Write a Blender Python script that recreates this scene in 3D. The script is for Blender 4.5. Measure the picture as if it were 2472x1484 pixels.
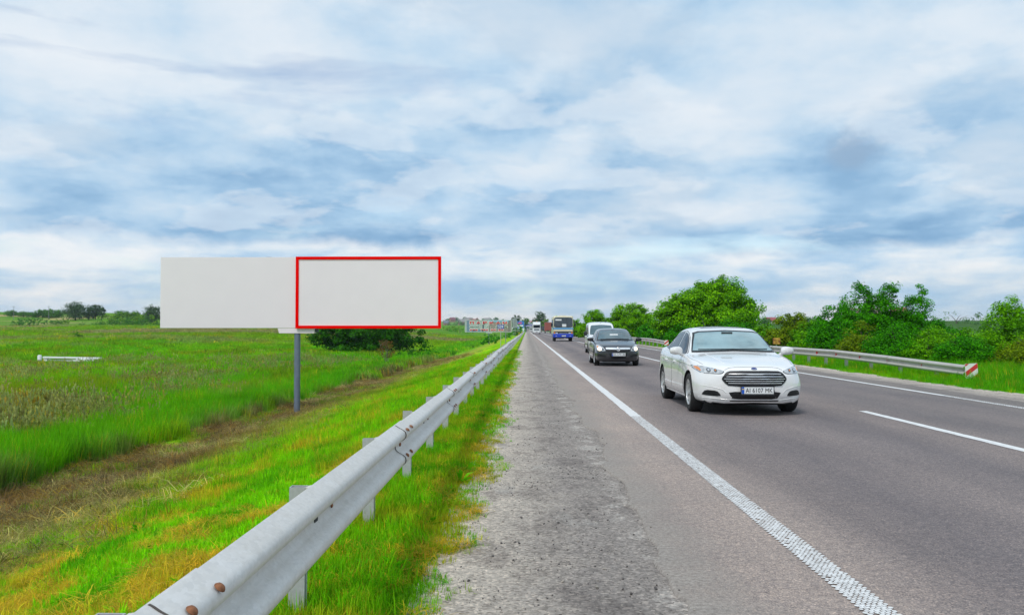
import bpy, math, random
import numpy as np
from mathutils import Vector, Matrix
from mathutils.bvhtree import BVHTree
from mathutils.geometry import delaunay_2d_cdt

for o in list(bpy.data.objects):
    bpy.data.objects.remove(o)
scene = bpy.context.scene
COL = scene.collection
R = math.radians
rng = np.random.default_rng(11)
random.seed(5)

# ------------------------------------------------------------------ camera
EYE = 1.42                      # metres above the carriageway
FOC = 2116.0                    # focal length in units of a 2472 px wide picture
cd = bpy.data.cameras.new('camera')
cam = bpy.data.objects.new('camera', cd)
COL.objects.link(cam)
cd.sensor_width = 36.0
cd.lens = 36.0 * FOC / 2472.0
cd.clip_start = 0.05
cd.clip_end = 12000.0
cam.location = (0, 0, EYE)
cam.rotation_euler = (R(90 + 1.435), 0, R(0.975))
scene.camera = cam


def X(px, d):
    """side distance of a thing seen px units from the road's vanishing point, d metres off"""
    return (px - 1272.0) / FOC * d


def Z(py, d):
    return EYE - (py - 795.0) / FOC * d


# ------------------------------------------------------------------ world, sun, exposure
SUN_EL, SUN_AZ = R(52), R(208)          # azimuth clockwise from +Y: behind the camera, to the left
world = bpy.data.worlds.new('World')
scene.world = world
world.use_nodes = True
nt = world.node_tree
nt.nodes.clear()


def N(tree, typ, **kw):
    n = tree.nodes.new(typ)
    for k, v in kw.items():
        if k == 'inp':
            for kk, vv in v.items():
                n.inputs[kk].default_value = vv
        else:
            setattr(n, k, v)
    return n


def math_node(tree, op, a, b=None, clamp=False):
    n = tree.nodes.new('ShaderNodeMath')
    n.operation = op
    n.use_clamp = clamp
    for i, v in enumerate((a, b)):
        if v is None:
            continue
        if isinstance(v, (int, float)):
            n.inputs[i].default_value = v
        else:
            tree.links.new(v, n.inputs[i])
    return n.outputs[0]


def ramp(tree, fac, stops, interp='LINEAR'):
    n = tree.nodes.new('ShaderNodeValToRGB')
    cr = n.color_ramp
    cr.interpolation = interp
    while len(cr.elements) < len(stops):
        cr.elements.new(0.5)
    for e, (p, c) in zip(cr.elements, stops):
        e.position = p
        e.color = (*c, 1) if len(c) == 3 else c
    tree.links.new(fac, n.inputs[0])
    return n.outputs[0]


def mixcol(tree, fac, a, b, blend='MIX'):
    n = tree.nodes.new('ShaderNodeMix')
    n.data_type = 'RGBA'
    n.blend_type = blend
    for sock, v in ((n.inputs[0], fac), (n.inputs[6], a), (n.inputs[7], b)):
        if isinstance(v, (int, float)):
            sock.default_value = v
        elif isinstance(v, tuple):
            sock.default_value = (*v, 1) if len(v) == 3 else v
        else:
            tree.links.new(v, sock)
    return n.outputs[2]


def build_world():
    t = nt
    L = t.links.new
    out = N(t, 'ShaderNodeOutputWorld')
    tc = N(t, 'ShaderNodeTexCoord')
    sep = N(t, 'ShaderNodeSeparateXYZ')
    L(tc.outputs['Generated'], sep.inputs[0])
    x, y, z = sep.outputs
    zc = math_node(t, 'MAXIMUM', z, 0.0)
    zz = math_node(t, 'ADD', zc, 0.22)
    # cloud deck seen in perspective
    u = math_node(t, 'DIVIDE', x, zz)
    v = math_node(t, 'DIVIDE', y, zz)
    comb = N(t, 'ShaderNodeCombineXYZ')
    L(u, comb.inputs[0]); L(v, comb.inputs[1])

    def noise(vec, scale, detail, rough, dist=0.0, off=(0, 0, 0), sc=(1, 1, 1), rot=0.0):
        m = N(t, 'ShaderNodeMapping')
        m.inputs['Location'].default_value = off
        m.inputs['Scale'].default_value = sc
        m.inputs['Rotation'].default_value = (0, 0, rot)
        L(vec, m.inputs[0])
        n = N(t, 'ShaderNodeTexNoise')
        n.inputs['Scale'].default_value = scale
        n.inputs['Detail'].default_value = detail
        n.inputs['Roughness'].default_value = rough
        n.inputs['Distortion'].default_value = dist
        L(m.outputs[0], n.inputs[0])
        return n.outputs[0]
    n1 = noise(comb.outputs[0], 1.05, 6, 0.50, 0.1, off=(5.3, 2.6, 0), sc=(1, 0.8, 1), rot=0.2)
    n2 = noise(comb.outputs[0], 3.1, 8, 0.56, 0.12, off=(7.7, 4.2, 2))
    n3 = noise(comb.outputs[0], 0.32, 3, 0.5, 0.0, off=(1.0, 9.3, 5))
    a = math_node(t, 'MULTIPLY', n1, 0.46)
    b = math_node(t, 'MULTIPLY', n2, 0.38)
    c = math_node(t, 'MULTIPLY', n3, 0.16)
    val = math_node(t, 'ADD', math_node(t, 'ADD', a, b), c)
    # the deck is thicker, hence greyer, towards the horizon
    el = math_node(t, 'MULTIPLY', math_node(t, 'SUBTRACT', zc, 0.205), 0.55)
    el = math_node(t, 'MAXIMUM', math_node(t, 'MINIMUM', el, 0.03), -0.055)
    val = math_node(t, 'ADD', val, el)
    deck = ramp(t, val, [(0.38, (0.200, 0.355, 0.540)), (0.44, (0.285, 0.450, 0.630)), (0.49, (0.405, 0.555, 0.700)),
                         (0.545, (0.520, 0.620, 0.715)), (0.635, (0.660, 0.705, 0.755))], 'B_SPLINE')
    # lower scud with firmer edges drifting under the deck
    s1 = noise(comb.outputs[0], 1.9, 9, 0.56, 0.15, off=(2.9, 8.8, 7), sc=(1, 0.9, 1))
    scud = ramp(t, s1, [(0.50, (0, 0, 0)), (0.575, (1, 1, 1))])
    deck = mixcol(t, math_node(t, 'MULTIPLY', scud, 0.55), deck, mixcol(t, 1.0, deck, (0.74, 0.82, 0.89), 'MULTIPLY'))
    s2 = noise(comb.outputs[0], 3.3, 9, 0.55, 0.1, off=(12.9, 3.1, 9))
    puff = ramp(t, s2, [(0.53, (0, 0, 0)), (0.60, (1, 1, 1))])
    deck = mixcol(t, math_node(t, 'MULTIPLY', puff, 0.35), deck, (0.70, 0.735, 0.77))
    # a small dark tuft of cloud hanging alone
    dt = math_node(t, 'ARCTAN2', x, y)
    ta = math_node(t, 'MULTIPLY', math_node(t, 'SUBTRACT', dt, 0.357), 0.80)
    tb = math_node(t, 'SUBTRACT', z, 0.188)
    td = math_node(t, 'SQRT', math_node(t, 'ADD', math_node(t, 'MULTIPLY', ta, ta), math_node(t, 'MULTIPLY', tb, tb)))
    tuft = math_node(t, 'ADD', td, math_node(t, 'MULTIPLY', math_node(t, 'SUBTRACT', noise(tc.outputs['Generated'], 38.0, 6, 0.6), 0.5), 0.035))
    deck = mixcol(t, math_node(t, 'MULTIPLY', ramp(t, tuft, [(0.010, (1, 1, 1)), (0.026, (0, 0, 0))]), 0.8), deck, (0.25, 0.36, 0.50))
    # low banks of cumulus far off, seen edge-on under the end of the deck
    az = math_node(t, 'ARCTAN2', x, y)
    c2 = N(t, 'ShaderNodeCombineXYZ')
    L(az, c2.inputs[0]); L(z, c2.inputs[1])
    m1 = noise(c2.outputs[0], 5.0, 8, 0.55, 0.3, off=(2.2, 0.3, 0), sc=(1, 4.5, 1))
    m2 = noise(c2.outputs[0], 13.0, 6, 0.6, 0.2, off=(0.2, 5.3, 1), sc=(1, 2.6, 1))
    mm = math_node(t, 'ADD', math_node(t, 'MULTIPLY', m1, 0.65), math_node(t, 'MULTIPLY', m2, 0.35))
    bank = ramp(t, mm, [(0.38, (0.29, 0.47, 0.66)), (0.46, (0.40, 0.55, 0.70)), (0.53, (0.57, 0.66, 0.735)),
                        (0.61, (0.735, 0.755, 0.77))], 'B_SPLINE')
    warm = ramp(t, zc, [(0.0, (1.02, 0.97, 0.93)), (0.045, (1.03, 0.98, 0.94)), (0.07, (1, 1, 1))])
    bank = mixcol(t, 0.8, bank, warm, 'MULTIPLY')
    # ragged lower edge of the deck about six degrees up
    e1 = noise(c2.outputs[0], 4.0, 7, 0.6, 0.2, off=(4.4, 2.0, 3), sc=(1, 1.4, 1))
    edge = math_node(t, 'ADD', z, math_node(t, 'MULTIPLY', math_node(t, 'SUBTRACT', e1, 0.5), 0.085))
    mr = N(t, 'ShaderNodeMapRange')
    mr.interpolation_type = 'SMOOTHSTEP'
    mr.inputs[1].default_value = 0.086
    mr.inputs[2].default_value = 0.106
    L(edge, mr.inputs[0])
    clouds = mixcol(t, mr.outputs[0], bank, deck)
    sky = N(t, 'ShaderNodeTexSky')
    sky.sky_type = 'NISHITA'
    sky.sun_disc = False
    sky.sun_elevation = SUN_EL
    sky.sun_rotation = SUN_AZ
    sky.air_density = 1.0
    sky.dust_density = 0.6
    bg1 = N(t, 'ShaderNodeBackground')
    L(sky.outputs[0], bg1.inputs[0])
    bg1.inputs[1].default_value = 0.12
    bg2 = N(t, 'ShaderNodeBackground')
    L(clouds, bg2.inputs[0])
    bg2.inputs[1].default_value = 1.0
    # gaps where the blue shows
    g = noise(c2.outputs[0], 3.2, 6, 0.55, 0.2, off=(9.1, 7.5, 4), sc=(1, 5.0, 1))
    cov = N(t, 'ShaderNodeMapRange')
    cov.inputs[1].default_value = 0.30
    cov.inputs[2].default_value = 0.44
    cov.inputs[3].default_value = 0.35
    cov.inputs[4].default_value = 1.0
    L(g, cov.inputs[0])
    mx = N(t, 'ShaderNodeMixShader')
    L(cov.outputs[0], mx.inputs[0])
    L(bg1.outputs[0], mx.inputs[1]); L(bg2.outputs[0], mx.inputs[2])
    L(mx.outputs[0], out.inputs[0])


build_world()
sd = bpy.data.lights.new('sun', 'SUN')
sd.energy = 1.5
sd.angle = R(11)
sd.color = (1.0, 0.955, 0.89)
sun = bpy.data.objects.new('sun', sd)
COL.objects.link(sun)
sv = Vector((math.sin(SUN_AZ) * math.cos(SUN_EL), math.cos(SUN_AZ) * math.cos(SUN_EL), math.sin(SUN_EL)))
sun.rotation_euler = sv.to_track_quat('Z', 'Y').to_euler()
sun.location = (0, 0, 60)
scene.view_settings.view_transform = 'Standard'
scene.view_settings.look = 'None'
scene.view_settings.exposure = 0.32
scene.view_settings.gamma = 1.0
scene.view_settings.use_curve_mapping = False
scene.cycles.max_bounces = 6
scene.cycles.diffuse_bounces = 3
scene.cycles.glossy_bounces = 3
scene.cycles.transparent_max_bounces = 8
scene.cycles.volume_bounces = 0
scene.cycles.use_denoising = True


# ------------------------------------------------------------------ helpers
def tag(o, label=None, cat=None, group=None, kind=None):
    if label: o['label'] = label
    if cat: o['category'] = cat
    if group: o['group'] = group
    if kind: o['kind'] = kind
    return o


def empty(name, loc, label, cat, group=None, rz=0.0):
    o = bpy.data.objects.new(name, None)
    COL.objects.link(o)
    o.location = loc
    o.rotation_euler = (0, 0, rz)
    o.empty_display_size = 0.2
    return tag(o, label, cat, group)


def link(name, me, parent=None, loc=None, rot=None):
    o = bpy.data.objects.new(name, me)
    COL.objects.link(o)
    if parent: o.parent = parent
    if loc is not None: o.location = loc
    if rot is not None: o.rotation_euler = rot
    return o


def np_mesh(name, verts, quads, mats, smooth=False):
    """fast mesh from arrays: quads (n,4) or tris (n,3)"""
    me = bpy.data.meshes.new(name)
    verts = np.asarray(verts, dtype=np.float32)
    quads = np.asarray(quads, dtype=np.int32)
    n, k = quads.shape
    me.vertices.add(len(verts))
    me.vertices.foreach_set('co', verts.ravel())
    me.loops.add(n * k)
    me.loops.foreach_set('vertex_index', quads.ravel())
    me.polygons.add(n)
    me.polygons.foreach_set('loop_start', np.arange(0, n * k, k, dtype=np.int32))
    me.polygons.foreach_set('loop_total', np.full(n, k, dtype=np.int32))
    if smooth:
        me.polygons.foreach_set('use_smooth', np.ones(n, dtype=bool))
    me.update(calc_edges=True)
    for m in (mats if isinstance(mats, (list, tuple)) else [mats]):
        me.materials.append(m)
    return me


class MB:
    """collects simple shapes into one mesh"""
    def __init__(s):
        s.v, s.f, s.mi, s.cur = [], [], [], 0

    def add(s, vs, fs):
        b = len(s.v)
        s.v += [tuple(p) for p in vs]
        for f in fs:
            s.f.append(tuple(i + b for i in f))
            s.mi.append(s.cur)
        return s

    def box(s, x0, x1, y0, y1, z0, z1, M=None):
        vs = [(x0, y0, z0), (x1, y0, z0), (x1, y1, z0), (x0, y1, z0), (x0, y0, z1), (x1, y0, z1), (x1, y1, z1), (x0, y1, z1)]
        if M is not None:
            vs = [tuple(M @ Vector(p)) for p in vs]
        return s.add(vs, [(0, 3, 2, 1), (4, 5, 6, 7), (0, 1, 5, 4), (1, 2, 6, 5), (2, 3, 7, 6), (3, 0, 4, 7)])

    def tube(s, path, radii, n=8, caps=True):
        path = [Vector(p) for p in path]
        if isinstance(radii, (int, float)):
            radii = [radii] * len(path)
        vs, fs = [], []
        for i, p in enumerate(path):
            d = (path[min(i + 1, len(path) - 1)] - path[max(i - 1, 0)]).normalized()
            a = d.cross(Vector((0, 0, 1)) if abs(d.z) < 0.9 else Vector((1, 0, 0))).normalized()
            b = d.cross(a)
            for k in range(n):
                th = 2 * math.pi * k / n
                vs.append(p + (a * math.cos(th) + b * math.sin(th)) * radii[i])
        for i in range(len(path) - 1):
            for k in range(n):
                k2 = (k + 1) % n
                fs.append((i * n + k, i * n + k2, (i + 1) * n + k2, (i + 1) * n + k))
        if caps:
            fs.append(tuple(range(n)))
            fs.append(tuple((len(path) - 1) * n + k for k in reversed(range(n))))
        return s.add(vs, fs)

    def lathe(s, prof, n=24, axis='x', c=(0, 0, 0), close=False):
        """prof: (radius, along axis)"""
        vs, fs = [], []
        for r, a in prof:
            for k in range(n):
                th = 2 * math.pi * k / n
                p, q = r * math.cos(th), r * math.sin(th)
                vs.append({'x': (a, p, q), 'y': (p, a, q), 'z': (p, q, a)}[axis])
        m = len(prof)
        for i in range(m if close else m - 1):
            j = (i + 1) % m
            for k in range(n):
                k2 = (k + 1) % n
                fs.append((i * n + k, i * n + k2, j * n + k2, j * n + k))
        vs = [(p[0] + c[0], p[1] + c[1], p[2] + c[2]) for p in vs]
        return s.add(vs, fs)

    def prism(s, poly, axis, a0, a1):
        """poly: 2-D outline; axis x: (y,z), y: (x,z), z: (x,y)"""
        def P(p, a):
            return {'x': (a, p[0], p[1]), 'y': (p[0], a, p[1]), 'z': (p[0], p[1], a)}[axis]
        n = len(poly)
        vs = [P(p, a0) for p in poly] + [P(p, a1) for p in poly]
        fs = [tuple(range(n)), tuple(reversed(range(n, 2 * n)))]
        fs += [(i, i + n, (i + 1) % n + n, (i + 1) % n) for i in range(n)]
        return s.add(vs, fs)

    def mesh(s, name, mats, smooth=False, recalc=True):
        me = bpy.data.meshes.new(name)
        me.from_pydata(s.v, [], s.f)
        for m in (mats if isinstance(mats, (list, tuple)) else [mats]):
            me.materials.append(m)
        if any(s.mi):
            me.polygons.foreach_set('material_index', s.mi)
        if recalc:
            import bmesh
            bm = bmesh.new(); bm.from_mesh(me)
            bmesh.ops.recalc_face_normals(bm, faces=bm.faces)
            bm.to_mesh(me); bm.free()
        if smooth:
            me.polygons.foreach_set('use_smooth', [True] * len(me.polygons))
            try:
                me.set_sharp_from_angle(angle=R(40))
            except Exception:
                pass
        return me

    def build(s, name, mats, parent=None, smooth=False, loc=None, rot=None):
        return link(name, s.mesh(name, mats, smooth), parent, loc, rot)


def bevel(o, w=0.01, seg=2):
    m = o.modifiers.new('bevel', 'BEVEL')
    m.width = w
    m.segments = seg
    m.limit_method = 'ANGLE'
    m.harden_normals = False
    return o


def copy_tree(o, parent=None, label=None):
    c = o.copy()
    COL.objects.link(c)
    if parent: c.parent = parent
    if label: c['label'] = label
    for ch in o.children:
        copy_tree(ch, c)
    return c


# value noise in numpy (for ground cover and terrain)
def vnoise(x, y, seed=0):
    x = np.asarray(x, dtype=np.float64); y = np.asarray(y, dtype=np.float64)
    xi = np.floor(x).astype(np.int64); yi = np.floor(y).astype(np.int64)
    fx = x - xi; fy = y - yi
    fx = fx * fx * (3 - 2 * fx); fy = fy * fy * (3 - 2 * fy)

    def h(i, j):
        k = (i * 374761393 + j * 668265263 + seed * 2147483647) & 0xFFFFFFFF
        k = ((k ^ (k >> 13)) * 1274126177) & 0xFFFFFFFF
        k = k ^ (k >> 16)
        return (k & 0xFFFF) / 65535.0
    return (h(xi, yi) * (1 - fx) + h(xi + 1, yi) * fx) * (1 - fy) + (h(xi, yi + 1) * (1 - fx) + h(xi + 1, yi + 1) * fx) * fy


def fbm(x, y, seed=0, oct=4, gain=0.5):
    s, a, t = 0, 1, 0
    for i in range(oct):
        s = s + a * vnoise(x * 2 ** i + 17.3 * i, y * 2 ** i - 9.1 * i, seed + i)
        t += a
        a *= gain
    return s / t


def sstep(a, b, x):
    t = np.clip((np.asarray(x, dtype=np.float64) - a) / (b - a), 0, 1)
    return t * t * (3 - 2 * t)


# ------------------------------------------------------------------ materials
MATS = {}


def base_mat(name):
    m = bpy.data.materials.new(name)
    m.use_nodes = True
    m.node_tree.nodes.clear()
    out = N(m.node_tree, 'ShaderNodeOutputMaterial')
    p = N(m.node_tree, 'ShaderNodeBsdfPrincipled')
    m.node_tree.links.new(p.outputs[0], out.inputs[0])
    return m, m.node_tree, p, out


def pmat(name, col, rough=0.5, metal=0.0, var=0.12, scale=6.0, bump=0.0, bscale=40.0, coat=0.0, spec=0.5, dirt=None, emit=None):
    """plain painted / metal / plastic surface with uneven tone and gloss"""
    if name in MATS: return MATS[name]
    m, t, p, out = base_mat(name)
    L = t.links.new
    tc = N(t, 'ShaderNodeTexCoord')
    n = N(t, 'ShaderNodeTexNoise')
    n.inputs['Scale'].default_value = scale
    n.inputs['Detail'].default_value = 5
    n.inputs['Roughness'].default_value = 0.6
    L(tc.outputs['Object'], n.inputs[0])
    lo = tuple(max(0, c * (1 - var)) for c in col); hi = tuple(min(1, c * (1 + var)) for c in col)
    c = ramp(t, n.outputs[0], [(0.3, lo), (0.7, hi)])
    if dirt:
        dcol, dscale, thr = dirt
        n2 = N(t, 'ShaderNodeTexNoise')
        n2.inputs['Scale'].default_value = dscale
        n2.inputs['Detail'].default_value = 7
        n2.inputs['Roughness'].default_value = 0.65
        L(tc.outputs['Object'], n2.inputs[0])
        f = ramp(t, n2.outputs[0], [(thr, (0, 0, 0)), (thr + 0.14, (1, 1, 1))])
        c = mixcol(t, f, c, dcol)
    L(c, p.inputs['Base Color'])
    p.inputs['Metallic'].default_value = metal
    rr = ramp(t, n.outputs[0], [(0.3, (max(0, rough - 0.06),) * 3), (0.7, (min(1, rough + 0.06),) * 3)])
    L(rr, p.inputs['Roughness'])
    p.inputs['Coat Weight'].default_value = coat
    p.inputs['Coat Roughness'].default_value = 0.04
    p.inputs['Specular IOR Level'].default_value = spec
    if emit:
        p.inputs['Emission Color'].default_value = (*emit[0], 1)
        p.inputs['Emission Strength'].default_value = emit[1]
    if bump:
        b = N(t, 'ShaderNodeTexNoise')
        b.inputs['Scale'].default_value = bscale
        b.inputs['Detail'].default_value = 4
        L(tc.outputs['Object'], b.inputs[0])
        bn = N(t, 'ShaderNodeBump')
        bn.inputs['Strength'].default_value = bump
        bn.inputs['Distance'].default_value = 0.01
        L(b.outputs[0], bn.inputs['Height'])
        L(bn.outputs[0], p.inputs['Normal'])
    MATS[name] = m
    return m


def leaf_mat(name, dark, light, trans=0.25, instancer=False, rough=0.55):
    """foliage: every leaf or blade its own tone; instanced tufts carry their own tint"""
    if name in MATS: return MATS[name]
    m, t, p, out = base_mat(name)
    L = t.links.new
    geo = N(t, 'ShaderNodeNewGeometry')
    if instancer:
        at = N(t, 'ShaderNodeAttribute')
        at.attribute_type = 'INSTANCER'
        at.attribute_name = 'tint'
        k = ramp(t, geo.outputs['Random Per Island'], [(0, (0.70,) * 3), (0.6, (1.0,) * 3), (0.9, (1.25, 1.18, 1.0)), (1, (1.7, 1.3, 1.0))])
        c = mixcol(t, 1.0, at.outputs['Color'], k, 'MULTIPLY')
    else:
        c = ramp(t, geo.outputs['Random Per Island'], [(0, dark), (0.75, light), (1.0, tuple(min(1, v * 1.35) for v in light))])
        tc = N(t, 'ShaderNodeTexCoord')
        n = N(t, 'ShaderNodeTexNoise')
        n.inputs['Scale'].default_value = 0.7
        n.inputs['Detail'].default_value = 3
        L(tc.outputs['Object'], n.inputs[0])
        k = ramp(t, n.outputs[0], [(0.32, (0.72, 0.78, 0.8)), (0.68, (1.25, 1.12, 0.9))])
        c = mixcol(t, 1.0, c, k, 'MULTIPLY')
    L(c, p.inputs['Base Color'])
    p.inputs['Roughness'].default_value = rough
    p.inputs['Specular IOR Level'].default_value = 0.05
    tr = N(t, 'ShaderNodeBsdfTranslucent')
    L(c, tr.inputs[0])
    mx = N(t, 'ShaderNodeMixShader')
    mx.inputs[0].default_value = trans
    L(p.outputs[0], mx.inputs[1]); L(tr.outputs[0], mx.inputs[2])
    L(mx.outputs[0], out.inputs[0])
    MATS[name] = m
    return m


def text_mesh(name, body, width, height, mat, extr=0.004, bold=0.0, parent=None, loc=(0, 0, 0), space=1.0):
    """lettering in the x-z plane facing -y, centred on loc, stretched to width x height"""
    cu = bpy.data.curves.new(name, 'FONT')
    cu.body = body
    cu.extrude = extr
    cu.offset = bold
    cu.space_character = space
    cu.resolution_u = 3
    tmp = bpy.data.objects.new(name, cu)
    COL.objects.link(tmp)
    bpy.context.view_layer.update()
    dg = bpy.context.evaluated_depsgraph_get()
    me = bpy.data.meshes.new_from_object(tmp.evaluated_get(dg))
    bpy.data.objects.remove(tmp)
    co = np.empty(len(me.vertices) * 3)
    me.vertices.foreach_get('co', co)
    co = co.reshape(-1, 3)
    lo, hi = co.min(0), co.max(0)
    s = np.array([width / (hi[0] - lo[0]), height / (hi[1] - lo[1])])
    out = np.empty_like(co)
    out[:, 0] = (co[:, 0] - (lo[0] + hi[0]) / 2) * s[0]
    out[:, 2] = (co[:, 1] - (lo[1] + hi[1]) / 2) * s[1]
    out[:, 1] = -co[:, 2]
    me.vertices.foreach_set('co', out.ravel().astype(np.float32))
    me.materials.clear()
    me.materials.append(mat)
    me.update()
    return link(name, me, parent, loc)


# ================================================================== TERRAIN
def field_level(x, y):
    rise = np.interp(y, [0, 60, 100, 200, 350, 500], [0, 0.0, 0.35, 2.0, 4.7, 5.0])
    return -2.1 + rise * sstep(12, 75, -x) + 0.0 * y


def height(x, y):
    x = np.asarray(x, dtype=np.float64); y = np.asarray(y, dtype=np.float64)
    # left: verge, embankment, ditch, meadow
    prof = np.interp(-x, [-1, 0.3, 0.9, 1.3, 2.2, 4.0, 6.0, 8.0, 9.3, 10.4, 11.6, 13],
                     [-0.035, -0.035, -0.02, -0.05, -0.30, -0.82, -1.38, -1.86, -2.1, -2.26, -2.16, -2.1])
    deep = sstep(8, 15, -x)
    left = prof * (1 - deep) + field_level(x, y) * deep
    left = left + np.where(-x > 1.4, (fbm(x * 0.9, y * 0.9, 3, 3) - 0.5) * 0.22 * sstep(1.4, 4, -x), 0)
    left = left + (fbm(x * 0.13, y * 0.13, 9, 3) - 0.5) * 0.6 * sstep(12, 30, -x)
    # right: gravel shoulder, verge, rough ground
    right = np.interp(x, [9, 10.8, 11.2, 13, 16, 30, 80], [-0.035, -0.035, 0.0, -0.02, -0.15, -0.35, -0.3])
    right = right + (fbm(x * 0.8, y * 0.8, 5, 3) - 0.5) * 0.16 * sstep(11, 14, x)
    mid = np.full_like(x, -0.06)
    h = np.where(x < 0.3, left, np.where(x > 9.3, right, mid))
    # far rolling country
    t = x / np.maximum(y, 1.0)
    A = np.interp(t, [-1.2, -0.62, -0.40, -0.2, -0.09, 0.0, 0.1, 0.3, 0.6, 1.2], [12, 11.0, 8.0, 3.2, 1.8, 1.6, 3.0, 6.0, 8.0, 9.0])
    wob = 0.75 + 0.5 * fbm(t * 14 + 3, y * 0.004, 21, 3)
    hill = A * wob * sstep(360, 640, y)
    vil = np.interp(y, [600, 1000, 1500, 1880, 2150, 4000], [0, 1.0, 2.6, 13.0, 16.5, 19.0])
    vw = sstep(-0.16, -0.11, t) * (1 - sstep(0.02, 0.10, t))
    far = np.interp(y, [600, 1000, 1500, 4000], [0, 4.0, 7.0, 10.0]) * (1 - vw) + vil * vw + (fbm(t * 9, y * 0.001, 31, 2) - 0.5) * 3 * sstep(700, 1200, y) * (1 - vw)
    side = np.maximum(sstep(16, 90, np.abs(x - 3)), sstep(680, 900, y))
    return h + (hill + far) * side


G_LUSH = np.array((0.125, 0.500, 0.001))
G_YEL = np.array((0.285, 0.580, 0.001))
G_DARK = np.array((0.045, 0.330, 0.001))
C_STRAW = np.array((0.640, 0.470, 0.030))
C_HAY = np.array((0.400, 0.350, 0.150))
C_BROWN = np.array((0.115, 0.074, 0.040))
C_RED = np.array((0.330, 0.200, 0.020))
C_PALE = np.array((0.420, 0.340, 0.190))


def lerp(a, b, f):
    f = np.asarray(f)[..., None]
    return a * (1 - f) + b * f


def ditch_x(y):
    return -9.9 + 0.9 * (fbm(y * 0.06, y * 0 + 3.3, 77, 2) - 0.5) * 2


def grass_tint(x, y):
    """albedo of the plant cover at a place: lush, yellow, mown hay, sorrel, dry"""
    x = np.asarray(x, dtype=np.float64); y = np.asarray(y, dtype=np.float64)
    n1 = fbm(x * 0.35, y * 0.22, 40, 4)
    n2 = fbm(x * 1.1, y * 0.7, 50, 4)
    n3 = fbm(x * 0.06, y * 0.035, 60, 4)
    c = lerp(G_LUSH, G_YEL, np.clip((n1 - 0.35) * 2.6, 0, 1))
    c = lerp(c, G_DARK, np.clip((0.42 - n2) * 3.0, 0, 0.8))
    # the mown embankment is yellower with raked straw on it
    emb = sstep(1.3, 2.2, -x) * (1 - sstep(7.8, 8.8, -x))
    c = lerp(c, np.array((0.250, 0.660, 0.001)), emb * 0.85)
    sx = fbm(x * 1.25 + 4, y * 1.0, 91, 5, 0.62)
    sq = fbm(x * 2.1 + 4, y * 1.8, 93, 4, 0.6)
    c = lerp(c, C_STRAW, emb * np.clip((sq - 0.52) * 8, 0, 0.75))
    c = lerp(c, np.array((0.075, 0.400, 0.001)), emb * np.clip((fbm(x * 1.6, y * 1.3, 97, 4) - 0.52) * 6, 0, 0.7))
    c = lerp(c, np.array((0.42, 0.45, 0.060)), sstep(5.0, 8.2, -x) * (1 - sstep(9, 10, -x)) * np.clip(0.25 + (n2 - 0.3) * 2.2, 0.1, 0.95))
    strip = sstep(-0.2, 0.4, -x) * (1 - sstep(1.3, 2.0, -x))
    c = lerp(c, lerp(np.array((0.085, 0.400, 0.001)), np.array((0.270, 0.560, 0.001)), np.clip((fbm(x * 4.5, y * 3.0, 801, 3) - 0.3) * 2.4, 0, 1)), strip * 0.85)
    c = lerp(c, C_STRAW * 0.85, strip * np.clip((fbm(x * 3.0, y * 2.0, 811, 4) - 0.54) * 6, 0, 0.6))
    # hay and bare soil in the ditch
    dd = np.abs(x - ditch_x(y))
    hay = 1 - sstep(1.1, 2.3, dd + (n2 - 0.5) * 2.4)
    hay = hay * np.clip((fbm(x * 0.45, y * 0.22, 905, 3) - 0.24) * 4.5, 0.15, 1)
    c = lerp(c, lerp(C_HAY, C_BROWN, np.clip((sx - 0.36) * 4.2, 0, 1)), hay * np.clip(1.2 - sstep(60, 130, y), 0, 1))
    rag = np.clip((sx - 0.56) * 5, 0, 1) * hay
    c = lerp(c, np.array((0.28, 0.38, 0.01)), rag * 0.6)
    # wet dark edge of the uncut meadow
    c = lerp(c, G_LUSH * 0.95, sstep(11.2, 12, -x) * (1 - sstep(13.5, 17, -x)) * 0.8)
    # meadow: sorrel, seeding grasses, dry belts farther off
    mea = sstep(13, 17, -x)
    c = lerp(c, lerp(G_LUSH, G_YEL, np.clip((n3 - 0.3) * 2.2, 0, 1)), mea * 0.7)
    c = lerp(c, C_RED, mea * np.clip((fbm(x * 0.16, y * 0.09, 101, 4) - 0.57) * 5, 0, 0.35))
    c = lerp(c, C_PALE, mea * np.clip((fbm(x * 0.10 + 9, y * 0.06, 111, 4) - 0.62) * 6, 0, 0.4))
    far = sstep(110, 230, y) * mea
    c = lerp(c, np.array((0.230, 0.410, 0.003)), far * 0.65)
    c = lerp(c, C_PALE * 0.9, far * np.clip((fbm(x * 0.02, y * 0.035, 121, 4) - 0.55) * 8, 0, 0.75))
    hl = sstep(330, 420, y)
    c = lerp(c, lerp(np.array((0.060, 0.235, 0.012)), np.array((0.150, 0.340, 0.016)), fbm(x * 0.012, y * 0.012, 131, 3)), hl * 0.9)
    sand = hl * (1 - sstep(520, 600, y)) * np.clip((fbm(x * 0.03, y * 0.05, 141, 3) - 0.60) * 9, 0, 1) * sstep(0.45, 0.55, -x / np.maximum(y, 1))
    c = lerp(c, np.array((0.55, 0.40, 0.22)), sand)
    c = lerp(c, np.array((0.045, 0.115, 0.022)), hl * sstep(0.12, 0.2, x / np.maximum(y, 1)) * 0.85)
    rv = sstep(10.5, 11.2, x) * (1 - hl)
    c = lerp(c, lerp(np.array((0.075, 0.340, 0.001)), np.array((0.150, 0.430, 0.002)), n1), rv * 0.8)
    return np.clip(c, 0, 1)


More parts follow.
